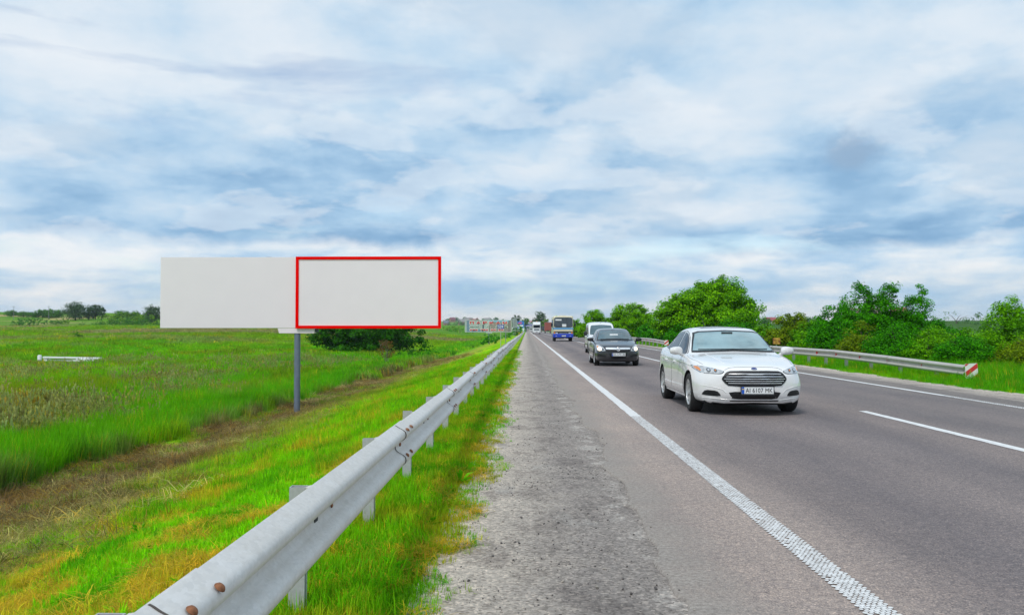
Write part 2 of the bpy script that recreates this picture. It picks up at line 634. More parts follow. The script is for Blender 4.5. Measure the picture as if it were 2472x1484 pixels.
def terrain_mat():
    m, t, p, out = base_mat('meadow_ground')
    L = t.links.new
    a = N(t, 'ShaderNodeVertexColor', layer_name='Col')
    tc = N(t, 'ShaderNodeTexCoord')
    n = N(t, 'ShaderNodeTexNoise')
    n.inputs['Scale'].default_value = 2.4
    n.inputs['Detail'].default_value = 8
    n.inputs['Roughness'].default_value = 0.7
    L(tc.outputs['Object'], n.inputs[0])
    k = ramp(t, n.outputs[0], [(0.3, (0.62, 0.66, 0.6)), (0.7, (1.3, 1.22, 1.25))])
    c = mixcol(t, 1.0, a.outputs[0], k, 'MULTIPLY')
    n2 = N(t, 'ShaderNodeTexNoise')
    n2.inputs['Scale'].default_value = 0.16
    n2.inputs['Detail'].default_value = 8
    n2.inputs['Roughness'].default_value = 0.68
    L(tc.outputs['Object'], n2.inputs[0])
    k2 = ramp(t, n2.outputs[0], [(0.32, (0.66, 0.74, 0.7)), (0.68, (1.3, 1.2, 1.2))])
    c = mixcol(t, 1.0, c, k2, 'MULTIPLY')
    L(c, p.inputs['Base Color'])
    p.inputs['Roughness'].default_value = 0.95
    p.inputs['Specular IOR Level'].default_value = 0.02
    b = N(t, 'ShaderNodeBump')
    b.inputs['Strength'].default_value = 0.8
    b.inputs['Distance'].default_value = 0.12
    L(n.outputs[0], b.inputs['Height'])
    L(b.outputs[0], p.inputs['Normal'])
    return m


def geo_seq(a, b, first, grow):
    out, s = [a], first
    while out[-1] < b:
        out.append(out[-1] + s)
        s *= grow
    return out


def build_terrain():
    xs_n = np.arange(-16, 16.01, 0.4)
    far = np.array(geo_seq(16.5, 3600, 0.7, 1.085))
    xs = np.concatenate([-far[::-1], xs_n, far])
    ys = np.concatenate([np.arange(-10, 60, 0.5), np.arange(60, 150, 1.5), np.array(geo_seq(150, 4500, 2.5, 1.03))])
    gx, gy = np.meshgrid(xs, ys)
    gz = height(gx, gy)
    v = np.stack([gx, gy, gz], -1).reshape(-1, 3)
    ny, nx = gx.shape
    idx = np.arange(nx * ny).reshape(ny, nx)
    q = np.stack([idx[:-1, :-1], idx[:-1, 1:], idx[1:, 1:], idx[1:, :-1]], -1).reshape(-1, 4)
    me = np_mesh('ground', v, q, terrain_mat(), smooth=True)
    col = me.color_attributes.new('Col', 'FLOAT_COLOR', 'POINT')
    c = grass_tint(gx, gy).reshape(-1, 3) * 0.95
    near = (1 - sstep(0.2, 0.7, -v[:, 0])) * (v[:, 0] < 9.5)
    c = c * (1 - near[:, None]) + np.array((0.30, 0.265, 0.225)) * near[:, None]
    c = np.concatenate([c, np.ones((len(c), 1))], 1)
    col.data.foreach_set('color', c.ravel().astype(np.float32))
    return tag(link('ground', me), 'green meadow, grassy embankment and rolling country beside the road', None, None, 'structure')


build_terrain()


# ================================================================== ROAD
def asphalt_mat():
    m, t, p, out = base_mat('asphalt')
    L = t.links.new
    tc = N(t, 'ShaderNodeTexCoord')
    sep = N(t, 'ShaderNodeSeparateXYZ')
    L(tc.outputs['Object'], sep.inputs[0])

    def noise(scale, det, rough, sc=(1, 1, 1)):
        mp = N(t, 'ShaderNodeMapping')
        mp.inputs['Scale'].default_value = sc
        L(tc.outputs['Object'], mp.inputs[0])
        n = N(t, 'ShaderNodeTexNoise')
        n.inputs['Scale'].default_value = scale
        n.inputs['Detail'].default_value = det
        n.inputs['Roughness'].default_value = rough
        L(mp.outputs[0], n.inputs[0])
        return n.outputs[0]
    # across the road: dusty brown margin, bluish traffic lanes, paler crown
    across = N(t, 'ShaderNodeMapRange')
    across.inputs[1].default_value = 0.0
    across.inputs[2].default_value = 10.0
    wob = math_node(t, 'ADD', sep.outputs[0], math_node(t, 'MULTIPLY', math_node(t, 'SUBTRACT', noise(0.5, 4, 0.6, (1, 0.15, 1)), 0.5), 1.1))
    L(wob, across.inputs[0])
    c = ramp(t, across.outputs[0], [(0.085, (0.330, 0.288, 0.262)), (0.125, (0.385, 0.328, 0.295)), (0.175, (0.360, 0.308, 0.280)), (0.235, (0.250, 0.218, 0.208)),
                                    (0.30, (0.190, 0.170, 0.172)), (0.385, (0.250, 0.218, 0.210)), (0.47, (0.190, 0.170, 0.172)), (0.56, (0.262, 0.224, 0.210)),
                                    (0.66, (0.200, 0.180, 0.178)), (0.74, (0.220, 0.194, 0.188)), (0.82, (0.200, 0.180, 0.178)), (0.90, (0.215, 0.196, 0.185)), (0.98, (0.24, 0.22, 0.2))])
    v = N(t, 'ShaderNodeTexVoronoi')
    v.inputs['Scale'].default_value = 120
    L(tc.outputs['Object'], v.inputs[0])
    vr = N(t, 'ShaderNodeSeparateColor')
    L(v.outputs['Color'], vr.inputs[0])
    k = ramp(t, vr.outputs[0], [(0.0, (0.50, 0.50, 0.54)), (0.35, (0.86, 0.86, 0.87)), (0.7, (1.06, 1.04, 1.02)), (0.93, (1.35, 1.26, 1.16)), (1.0, (1.9, 1.78, 1.62))])
    c = mixcol(t, 0.85, c, k, 'MULTIPLY')
    k2 = ramp(t, noise(1.1, 6, 0.65, (1, 0.22, 1)), [(0.3, (0.84, 0.84, 0.86)), (0.7, (1.14, 1.12, 1.10))])
    c = mixcol(t, 1.0, c, k2, 'MULTIPLY')
    k3 = ramp(t, noise(18, 5, 0.7), [(0.32, (0.80, 0.80, 0.81)), (0.68, (1.16, 1.15, 1.14))])
    c = mixcol(t, 1.0, c, k3, 'MULTIPLY')
    # the rim crumbles into the shoulder: grit and bare binder in patches
    rim = N(t, 'ShaderNodeMapRange')
    rim.inputs[1].default_value = 1.30
    rim.inputs[2].default_value = 0.80
    L(math_node(t, 'ADD', sep.outputs[0], math_node(t, 'MULTIPLY', math_node(t, 'SUBTRACT', noise(3.2, 7, 0.7, (1, 0.6, 1)), 0.5), 1.0)), rim.inputs[0])
    grit = ramp(t, noise(34, 6, 0.75), [(0.30, (0.17, 0.15, 0.135)), (0.5, (0.33, 0.295, 0.265)), (0.7, (0.50, 0.45, 0.40))])
    c = mixcol(t, rim.outputs[0], c, grit)
    # oil stains in drips along the wheel paths
    st = ramp(t, noise(0.9, 7, 0.7, (2.2, 0.12, 1)), [(0.66, (1, 1, 1)), (0.78, (0.74, 0.74, 0.77))])
    c = mixcol(t, 1.0, c, st, 'MULTIPLY')
    L(c, p.inputs['Base Color'])
    p.inputs['Roughness'].default_value = 0.86
    p.inputs['Specular IOR Level'].default_value = 0.25
    b = N(t, 'ShaderNodeBump')
    b.inputs['Strength'].default_value = 0.55
    b.inputs['Distance'].default_value = 0.006
    L(v.outputs['Distance'], b.inputs['Height'])
    L(b.outputs[0], p.inputs['Normal'])
    return m


def gravel_mat(name, sandy=(0.62, 0.545, 0.46), grey=(0.335, 0.298, 0.270), right=False):
    m, t, p, out = base_mat(name)
    L = t.links.new
    tc = N(t, 'ShaderNodeTexCoord')
    sep = N(t, 'ShaderNodeSeparateXYZ')
    L(tc.outputs['Object'], sep.inputs[0])

    def noise(scale, det, rough, sc=(1, 1, 1)):
        mp = N(t, 'ShaderNodeMapping')
        mp.inputs['Scale'].default_value = sc
        L(tc.outputs['Object'], mp.inputs[0])
        n = N(t, 'ShaderNodeTexNoise')
        n.inputs['Scale'].default_value = scale
        n.inputs['Detail'].default_value = det
        n.inputs['Roughness'].default_value = rough
        L(mp.outputs[0], n.inputs[0])
        return n.outputs[0]
    wob = math_node(t, 'MULTIPLY', math_node(t, 'SUBTRACT', noise(1.6, 6, 0.65), 0.5), 0.9)
    d = math_node(t, 'ADD', sep.outputs[0], wob)
    mr = N(t, 'ShaderNodeMapRange')
    a, b_ = (10.9, 9.6) if right else (-0.45, 0.55)
    mr.inputs[1].default_value = a
    mr.inputs[2].default_value = b_
    L(d, mr.inputs[0])
    c = ramp(t, mr.outputs[0], [(0.0, sandy), (0.45, tuple(0.45 * s + 0.55 * g for s, g in zip(sandy, grey))), (0.85, grey)])
    # worn bitumen scabs and dust pools
    sc = ramp(t, noise(2.2, 8, 0.72, (1, 0.55, 1)), [(0.50, (1, 1, 1)), (0.62, (0.60, 0.59, 0.60)), (0.75, (0.45, 0.44, 0.45))])
    c = mixcol(t, 0.8, c, sc, 'MULTIPLY')
    du = ramp(t, noise(1.7, 6, 0.6, (1.3, 0.5, 1)), [(0.58, (0, 0, 0)), (0.68, (1, 1, 1))])
    c = mixcol(t, math_node(t, 'MULTIPLY', du, 0.55), c, (0.40, 0.375, 0.345))
    if not right:
        wb = math_node(t, 'MULTIPLY', math_node(t, 'SUBTRACT', noise(0.9, 5, 0.65, (1, 0.8, 1)), 0.5), 0.5)
        q = math_node(t, 'ABSOLUTE', math_node(t, 'SUBTRACT', math_node(t, 'ADD', sep.outputs[0], wb), 0.76))
        band = ramp(t, q, [(0.06, (1, 1, 1)), (0.15, (0, 0, 0))])
        holes = ramp(t, noise(2.6, 6, 0.7, (1, 0.7, 1)), [(0.50, (0, 0, 0)), (0.57, (1, 1, 1))])
        c = mixcol(t, math_node(t, 'MULTIPLY', math_node(t, 'MULTIPLY', band, holes), 0.75), c, (0.52, 0.475, 0.43))
    v = N(t, 'ShaderNodeTexVoronoi')
    v.inputs['Scale'].default_value = 62
    L(tc.outputs['Object'], v.inputs[0])
    vr = N(t, 'ShaderNodeSeparateColor')
    L(v.outputs['Color'], vr.inputs[0])
    k = ramp(t, vr.outputs[0], [(0.0, (0.48, 0.47, 0.46)), (0.3, (0.85, 0.85, 0.85)), (0.7, (1.05, 1.05, 1.05)), (1.0, (1.55, 1.5, 1.45))])
    c = mixcol(t, 0.8, c, k, 'MULTIPLY')
    k3 = ramp(t, noise(26, 6, 0.75), [(0.3, (0.68, 0.68, 0.68)), (0.7, (1.22, 1.22, 1.22))])
    c = mixcol(t, 1.0, c, k3, 'MULTIPLY')
    L(c, p.inputs['Base Color'])
    p.inputs['Roughness'].default_value = 0.95
    p.inputs['Specular IOR Level'].default_value = 0.15
    b = N(t, 'ShaderNodeBump')
    b.inputs['Strength'].default_value = 0.9
    b.inputs['Distance'].default_value = 0.02
    L(noise(30, 8, 0.75), b.inputs['Height'])
    L(b.outputs[0], p.inputs['Normal'])
    return m


def paint_mat():
    m, t, p, out = base_mat('road_paint')
    L = t.links.new
    tc = N(t, 'ShaderNodeTexCoord')
    n = N(t, 'ShaderNodeTexNoise')
    n.inputs['Scale'].default_value = 9
    n.inputs['Detail'].default_value = 8
    n.inputs['Roughness'].default_value = 0.75
    L(tc.outputs['Object'], n.inputs[0])
    c = ramp(t, n.outputs[0], [(0.28, (0.48, 0.46, 0.43)), (0.45, (0.72, 0.71, 0.69)), (0.7, (0.84, 0.84, 0.83))])
    L(c, p.inputs['Base Color'])
    p.inputs['Roughness'].default_value = 0.6
    return m


M_ASPHALT = asphalt_mat()
M_PAINT = paint_mat()
ROAD_Y = np.concatenate([np.arange(-8, 40, 0.16), np.arange(40, 120, 1.0), np.array(geo_seq(120, 900, 3, 1.06))])


def strip(name, left, right, z, mat, ys=ROAD_Y, nx=2, thick=0.0):
    """a long sheet between two side offsets, each a number or a function of distance"""
    fl = (lambda y: left + 0 * y) if isinstance(left, (int, float)) else left
    fr = (lambda y: right + 0 * y) if isinstance(right, (int, float)) else right
    a, b = fl(ys), fr(ys)
    cols = [a + (b - a) * i / (nx - 1) for i in range(nx)]
    zz = [np.full_like(ys, z) if isinstance(z, (int, float)) else z(c, ys) for c in cols]
    if thick:
        cols = [a - 0.012] + cols
        zz = [zz[0] - thick] + zz
    g = np.stack([np.stack([c, ys, q], -1) for c, q in zip(cols, zz)], 1)
    ny, n = g.shape[:2]
    idx = np.arange(n * ny).reshape(ny, n)
    q = np.stack([idx[:-1, :-1], idx[:-1, 1:], idx[1:, 1:], idx[1:, :-1]], -1).reshape(-1, 4)
    return link(name, np_mesh(name, g.reshape(-1, 3), q, mat))


road_edge = lambda y: 0.90 + (fbm(y * 1.7, y * 0 + 2, 200, 5, 0.6) - 0.5) * 0.34 + (fbm(y * 0.25, y * 0, 210, 2) - 0.5) * 0.2
road = tag(strip('road', road_edge, 9.75, 0.0, M_ASPHALT, nx=3, thick=0.02), 'two lane grey asphalt road running straight to the horizon', None, None, 'structure')
sh_z = lambda x, y: -0.019 + (fbm(x * 3.1, y * 3.1, 220, 3) - 0.5) * 0.016
tag(strip('shoulder_left', lambda y: -0.62 + 0 * y, 1.35, sh_z, gravel_mat('gravel_left'), nx=12), 'crumbling grey gravel shoulder between grass and asphalt', None, None, 'structure')
tag(strip('shoulder_right', 9.55, lambda y: 11.05 + (fbm(y * 0.6, y * 0, 230, 3) - 0.5) * 0.5, -0.012, gravel_mat('gravel_right', right=True), nx=3), 'sandy gravel shoulder beyond the far edge line', None, None, 'structure')


def marking(name, xc, w, y0, y1, label):
    ys = ROAD_Y[(ROAD_Y > y0) & (ROAD_Y < y1)]
    ys = np.concatenate([[y0], ys, [y1]])
    jl = lambda y: xc - w / 2 + (fbm(y * 4, y * 0, 300, 2) - 0.5) * 0.018
    jr = lambda y: xc + w / 2 + (fbm(y * 4, y * 0, 310, 2) - 0.5) * 0.018
    return tag(strip(name, jl, jr, 0.005, M_PAINT, ys=ys), label, None, None, 'structure')


def dots(name, xc, w, y0, y1, parent, pitch=0.031, r=0.0135):
    """structured marking: rows of raised paint drops"""
    vs, fs = [], []
    rows = int((y1 - y0) / pitch)
    nc = int(w / pitch) + 1
    for i in range(rows):
        y = y0 + i * pitch
        for j in range(nc):
            x = xc - w / 2 + (j + 0.5 * (i % 2)) * pitch + random.uniform(-0.002, 0.002)
            if random.random() < 0.02: continue
            rr = r * random.uniform(0.8, 1.12)
            b = len(vs)
            for k in range(7):
                th = k * 2 * math.pi / 7
                vs.append((x + rr * math.cos(th), y + rr * 1.15 * math.sin(th), 0.0065))
            fs.append(tuple(range(b, b + 7)))
    me = bpy.data.meshes.new(name)
    me.from_pydata(vs, [], fs)
    me.materials.append(M_PAINT)
    return tag(link(name, me, parent), None, None, None, 'stuff')


LINE_X = 1.775
el = marking('edge_line', LINE_X, 0.175, 14.4, 880, 'solid white edge line beside the gravel shoulder, dotted near the viewer')
dots('paint_dots', LINE_X, 0.165, 1.2, 14.45, el, pitch=0.0285, r=0.0138)
marking('lane_dash', 5.84, 0.15, 6.4, 15.4, 'single white lane dash on the near right of the road')
marking('centre_line', 5.95, 0.16, 33.0, 880, 'white centre line beyond the white sedan')
er = marking('far_edge_line', 8.95, 0.15, 19.0, 880, 'thin white edge line at the far side of the road')
dots('paint_dots', 8.95, 0.15, 10.0, 19.05, er, pitch=0.04, r=0.0185)

# pale side track seen under the far guardrail
tr = MB()
tr.add([(13.1, 43.5, 0.06), (17.0, 39.0, 0.03), (17.3, 40.6, 0.03), (13.3, 45.2, 0.06)], [(0, 1, 2, 3)])
tag(tr.build('path', pmat('pale_track', (0.52, 0.47, 0.40), 0.95, var=0.2)), 'pale gravel path behind the far guardrail', None, None, 'structure')


# loose stones and bitumen crumbs on the shoulder
def scatter(name, variants, pts, rot, scl, tint, var, label, parent=None, extra=None):
    me = bpy.data.meshes.new(name)
    n = len(pts)
    me.vertices.add(n)
    me.vertices.foreach_set('co', np.asarray(pts, dtype=np.float32).ravel())
    for nm, typ, arr in (('rot', 'FLOAT_VECTOR', rot), ('scl', 'FLOAT_VECTOR', scl)):
        at = me.attributes.new(nm, typ, 'POINT')
        at.data.foreach_set('vector', np.asarray(arr, dtype=np.float32).ravel())
    at = me.attributes.new('tint', 'FLOAT_COLOR', 'POINT')
    tt = np.concatenate([np.asarray(tint), np.ones((n, 1))], 1)
    at.data.foreach_set('color', tt.astype(np.float32).ravel())
    at = me.attributes.new('var', 'INT', 'POINT')
    at.data.foreach_set('value', np.asarray(var, dtype=np.int32))
    o = link(name, me, parent)
    g = bpy.data.node_groups.new(name + '_scatter', 'GeometryNodeTree')
    g.interface.new_socket('Geometry', in_out='INPUT', socket_type='NodeSocketGeometry')
    g.interface.new_socket('Geometry', in_out='OUTPUT', socket_type='NodeSocketGeometry')
    gi = g.nodes.new('NodeGroupInput'); go = g.nodes.new('NodeGroupOutput')
    jn = g.nodes.new('GeometryNodeJoinGeometry')

    def attr(nm, dt):
        a = g.nodes.new('GeometryNodeInputNamedAttribute')
        a.data_type = dt
        a.inputs[0].default_value = nm
        return a.outputs[0]
    av, ar, asc = attr('var', 'INT'), attr('rot', 'FLOAT_VECTOR'), attr('scl', 'FLOAT_VECTOR')
    er_ = g.nodes.new('FunctionNodeEulerToRotation')
    g.links.new(ar, er_.inputs[0])
    for k, vo in enumerate(variants):
        cmp_ = g.nodes.new('FunctionNodeCompare')
        cmp_.data_type = 'INT'
        cmp_.operation = 'EQUAL'
        ai = [s for s in cmp_.inputs if s.type == 'INT']
        g.links.new(av, ai[0])
        ai[1].default_value = k
        oi = g.nodes.new('GeometryNodeObjectInfo')
        oi.inputs['Object'].default_value = vo
        oi.inputs['As Instance'].default_value = True
        ip = g.nodes.new('GeometryNodeInstanceOnPoints')
        g.links.new(gi.outputs[0], ip.inputs['Points'])
        g.links.new(cmp_.outputs[0], ip.inputs['Selection'])
        g.links.new(oi.outputs['Geometry'], ip.inputs['Instance'])
        g.links.new(er_.outputs[0], ip.inputs['Rotation'])
        g.links.new(asc, ip.inputs['Scale'])
        g.links.new(ip.outputs[0], jn.inputs[0])
    g.links.new(jn.outputs[0], go.inputs[0])
    md = o.modifiers.new('scatter', 'NODES')
    md.node_group = g
    return tag(o, label, None, None, 'stuff')


def tinted_mat(name, rough=0.9):
    m, t, p, out = base_mat(name)
    at = N(t, 'ShaderNodeAttribute')
    at.attribute_type = 'INSTANCER'
    at.attribute_name = 'tint'
    t.links.new(at.outputs['Color'], p.inputs['Base Color'])
    p.inputs['Roughness'].default_value = rough
    return m


def stones():
    import bmesh
    var = []
    M = tinted_mat('stone')
    for k in range(4):
        bm = bmesh.new()
        bmesh.ops.create_icosphere(bm, subdivisions=1, radius=0.5)
        for v in bm.verts:
            v.co *= random.uniform(0.65, 1.15)
            v.co.z *= 0.7
        me = bpy.data.meshes.new('stone')
        bm.to_mesh(me); bm.free()
        me.materials.append(M)
        var.append(bpy.data.objects.new('stone', me))
    n = 10000
    y = 2.5 + (rng.random(n) ** 2.2) * 34
    x = rng.uniform(-0.75, 1.25, n)
    cl = fbm(x * 2.6, y * 1.6, 400, 4)
    lim = road_edge(y)
    keep = (x < lim - 0.02 + rng.normal(0, 0.05, n)) & (rng.random(n) < np.clip((cl - 0.38) * 3.6, 0.10, 1))
    x, y, cl = x[keep], y[keep], cl[keep]
    n = len(x)
    s = np.clip(rng.lognormal(math.log(0.0085), 0.5, n), 0.004, 0.025)
    z = -0.017 + s * 0.15
    z = np.where(x > lim[keep] - 0.01, 0.003, z)
    br = rng.random((n, 1))
    tint = np.where(br < 0.68, np.array((0.105, 0.095, 0.090)) * (0.6 + 0.9 * rng.random((n, 1))), np.array((0.40, 0.36, 0.31)) * (0.6 + 0.7 * rng.random((n, 1))))
    rot = rng.uniform(0, 6.28, (n, 3))
    rot[:, :2] *= 0.1
    scl = s[:, None] * rng.uniform(0.7, 1.4, (n, 3))
    scatter('gravel', var, np.stack([x, y, z], -1), rot, scl, tint, rng.integers(0, 4, n), 'loose dark gravel and bitumen crumbs on the shoulder')


stones()


# ================================================================== GUARDRAILS
def galv_mat(name, base, spec):
    m, t, p, out = base_mat(name)
    L = t.links.new
    tc = N(t, 'ShaderNodeTexCoord')

    def noise(scale, det, rough, sc=(1, 1, 1)):
        mp = N(t, 'ShaderNodeMapping')
        mp.inputs['Scale'].default_value = sc
        L(tc.outputs['Object'], mp.inputs[0])
        n = N(t, 'ShaderNodeTexNoise')
        n.inputs['Scale'].default_value = scale
        n.inputs['Detail'].default_value = det
        n.inputs['Roughness'].default_value = rough
        L(mp.outputs[0], n.inputs[0])
        return n.outputs[0]
    v = N(t, 'ShaderNodeTexVoronoi')
    v.inputs['Scale'].default_value = 85
    mp = N(t, 'ShaderNodeMapping')
    mp.inputs['Scale'].default_value = (1, 0.55, 1)
    L(tc.outputs['Object'], mp.inputs[0])
    L(mp.outputs[0], v.inputs[0])
    vr = N(t, 'ShaderNodeSeparateColor')
    L(v.outputs['Color'], vr.inputs[0])
    sp = ramp(t, vr.outputs[0], [(0, (0.91, 0.92, 0.93)), (0.6, (1, 1, 1)), (1, (1.05, 1.06, 1.08))])
    dirt = ramp(t, noise(1.3, 8, 0.7, (1, 0.5, 1)), [(0.35, (0.92, 0.90, 0.87)), (0.6, (1, 1, 1))])
    st = ramp(t, noise(9, 7, 0.7, (1, 1, 0.16)), [(0.3, (0.92, 0.91, 0.89)), (0.6, (1.02, 1.02, 1.02))])
    c = mixcol(t, 0.75, base, sp, 'MULTIPLY')
    c = mixcol(t, 1.0, c, dirt, 'MULTIPLY')
    c = mixcol(t, 1.0, c, st, 'MULTIPLY')
    L(c, p.inputs['Base Color'])
    p.inputs['Metallic'].default_value = 0.12
    rr = ramp(t, vr.outputs[1], [(0, (0.42,) * 3), (1, (0.60,) * 3)])
    L(rr, p.inputs['Roughness'])
    p.inputs['Specular IOR Level'].default_value = spec
    b = N(t, 'ShaderNodeBump')
    b.inputs['Strength'].default_value = 0.12
    b.inputs['Distance'].default_value = 0.004
    L(noise(60, 4, 0.6), b.inputs['Height'])
    L(b.outputs[0], p.inputs['Normal'])
    return m


M_GALV = galv_mat('galvanised_steel', (0.70, 0.675, 0.64), 0.4)
M_GALV2 = galv_mat('weathered_galvanised_steel', (0.50, 0.485, 0.45), 0.4)
M_RUST = pmat('rusty_bolt', (0.27, 0.115, 0.055), 0.8, 0.3, 0.4, 60, bump=0.4)
M_LAPSHADE = pmat('lap_shadow_dark', (0.10, 0.085, 0.075), 0.9)  # dark colour standing in for the shadow line beside each panel lap
M_DARK = pmat('dark_slot', (0.03, 0.032, 0.03), 0.8)

# W profile: (out towards the road, height over the lower edge)
WPROF = [(0.000, 0.000), (0.012, 0.006), (0.030, 0.018), (0.060, 0.034), (0.076, 0.048), (0.081, 0.068), (0.077, 0.088), (0.060, 0.104), (0.030, 0.120),
         (0.010, 0.136), (0.003, 0.156), (0.010, 0.176), (0.030, 0.192), (0.060, 0.208), (0.077, 0.224), (0.081, 0.244), (0.076, 0.264), (0.060, 0.278), (0.030, 0.294), (0.012, 0.306), (0.000, 0.312)]


def w_panel(p0, p1, face, z0, z1, mat, lift0=0.0, lift1=0.0, thick=0.004):
    """one W-beam panel from p0 to p1 (plan points); face = +1 or -1: side of the bulges along x"""
    vs, fs = [], []
    n = len(WPROF)
    segs = 6
    for s in range(segs + 1):
        f = s / segs
        x = p0[0] + (p1[0] - p0[0]) * f
        y = p0[1] + (p1[1] - p0[1]) * f
        z = z0 + (z1 - z0) * f
        for side in (0, 1):
            for k, (o, h) in enumerate(WPROF):
                dx = face * (o + lift0 + (lift1 - lift0) * f - side * thick)
                vs.append((x + dx, y, z + h + (0.002 if side else 0) * (1 if k < n / 2 else -1)))
    st = 2 * n
    for s in range(segs):
        for k in range(n - 1):
            a = s * st + k
            fs.append((a, a + 1, a + 1 + st, a + st))
            b = a + n
            fs.append((b, b + st, b + 1 + st, b + 1))
        for k in (0, n - 1):
            a, b = s * st + k, s * st + n + k
            fs.append((a, a + st, b + st, b))
    for s in (0, segs):
        for k in range(n - 1):
            a = s * st + k
            fs.append((a, a + 1, a + 1 + n, a + n))
    mb = MB()
    mb.add(vs, fs)
    return mb


def post_mesh(mat, h, w=0.10, d=0.075, t=0.005):
    """open C-section post, web towards the field"""
    mb = MB()
    mb.box(-w / 2, -w / 2 + t, -d / 2, d / 2, -0.5, h)
    mb.box(-w / 2 + t, w / 2, -d / 2, -d / 2 + t, -0.5, h)
    mb.box(-w / 2 + t, w / 2, d / 2 - t, d / 2, -0.5, h)
    mb.box(w / 2 - t, w / 2 - 0.0005, -d / 2 + t, -d / 2 + 0.022, -0.5, h)
    mb.box(w / 2 - t, w / 2 - 0.0005, d / 2 - 0.022, d / 2 - t, -0.5, h)
    return mb.mesh('post', mat)


def spacer_mesh(mat):
    """short bracket between post and beam"""
    mb = MB()
    prof = [(0.0, -0.055), (0.0, 0.055), (0.02, 0.06), (0.10, 0.045), (0.115, 0.03), (0.115, -0.03), (0.10, -0.045), (0.02, -0.06)]
    mb.prism(prof, 'y', -0.032, 0.032)
    return mb.mesh('spacer', mat)


def bolt_mesh():
    mb = MB()
    mb.lathe([(0.0001, 0.0125), (0.006, 0.0122), (0.012, 0.0095), (0.0165, 0.004), (0.0175, 0.0)], 12, 'x')
    return mb.mesh('bolt', M_RUST, smooth=True)


def left_rail():
    root = empty('guardrail', (-0.85, 0, 0), 'long galvanised steel guardrail along the grass beside the gravel shoulder', 'guardrail')
    RX, ZT = 0.0, 0.75                # beam back face; beam bulges towards the road
    joints = [-1.85 + 4.0 * k for k in range(0, 78)]
    random.seed(8)
    jx = [RX - 0.081 + random.uniform(-0.010, 0.010) * (1 if k > 2 else 0) + (0.0 if k < 8 else random.uniform(-0.03, 0.03)) for k in range(len(joints) + 1)]
    jz = [ZT - 0.312 + (random.uniform(-0.008, 0.008) if k > 2 else 0) + (0 if k < 6 else random.uniform(-0.02, 0.02)) for k in range(len(joints) + 1)]
    for k, y in enumerate(joints):
        y1 = y + 4.0
        # each panel laps over the next one's start
        if 0 < k < 9:
            w_panel((jx[k], y - 0.007), (jx[k], y - 0.0005), 1, jz[k], jz[k], M_LAPSHADE, 0.0070, 0.0070).build('lap_shadow_strip', M_LAPSHADE, root, smooth=True)  # added dark strip paints the lap's shadow line on the nearer joints
        w_panel((jx[k], y), (jx[k + 1], y1 + 0.32), 1, jz[k], jz[k + 1], M_GALV, 0.0075, 0.0).build('beam', M_GALV, root, smooth=True)
    pm = post_mesh(galv_mat('grey_post_steel', (0.47, 0.48, 0.49), 0.4), 0.655, w=0.08, d=0.06)
    sm = spacer_mesh(M_GALV)
    for k in range(150):
        y = 0.42 + 2.0 * k
        j = min(int((y + 1.9) // 4), len(joints) - 1)
        f = (y - joints[j]) / 4.0
        x = jx[j] * (1 - f) + jx[j + 1] * f
        zt = jz[j] * (1 - f) + jz[j + 1] * f
        p = link('post', pm, root, (x - 0.222, y, zt - 0.462 + random.uniform(-0.010, 0.010)), (random.uniform(-0.015, 0.015), random.uniform(-0.01, 0.01), random.uniform(-0.05, 0.05)))
        link('spacer', sm, root, (x - 0.183, y, zt + 0.135)).scale = (1.6, 1.0, 1.0)
    bm_ = bolt_mesh()
    for k, y in enumerate(joints[:14]):
        if y < 1: continue
        # splice: eight bolt heads on the flanks of both ridges
        for dy in (0.0, 0.20):
            for (o, h, ang) in ((0.0755, 0.271, -52), (0.0755, 0.093, -38)):
                b = link('bolt', bm_, root, (jx[k] + o + 0.008, y + 0.07 + dy, jz[k] + h), (0, R(ang), 0))
        link('bolt', bm_, root, (jx[k] + 0.0125, y + 0.17, jz[k] + 0.156), (0, 0, 0))
    sl = MB()
    sl.box(0, 0.003, -0.03, 0.03, -0.011, 0.011)
    slm = sl.mesh('slot', M_DARK)
    for k, y in enumerate(joints[1:12]):
        link('slot', slm, root, (jx[k + 1] + 0.0095, y + 1.68, jz[k + 1] + 0.156))
        link('bolt', bm_, root, (jx[k + 1] + 0.0105, y + 1.98, jz[k + 1] + 0.156)).scale = (0.7, 0.7, 0.7)
    return root


left_rail()

M_REDREF = pmat('red_reflector', (0.62, 0.03, 0.035), 0.35, 0, 0.1)
M_WHITE = pmat('white_board', (0.78, 0.77, 0.74), 0.5, 0, 0.06, 4, dirt=((0.45, 0.42, 0.36), 6, 0.62))


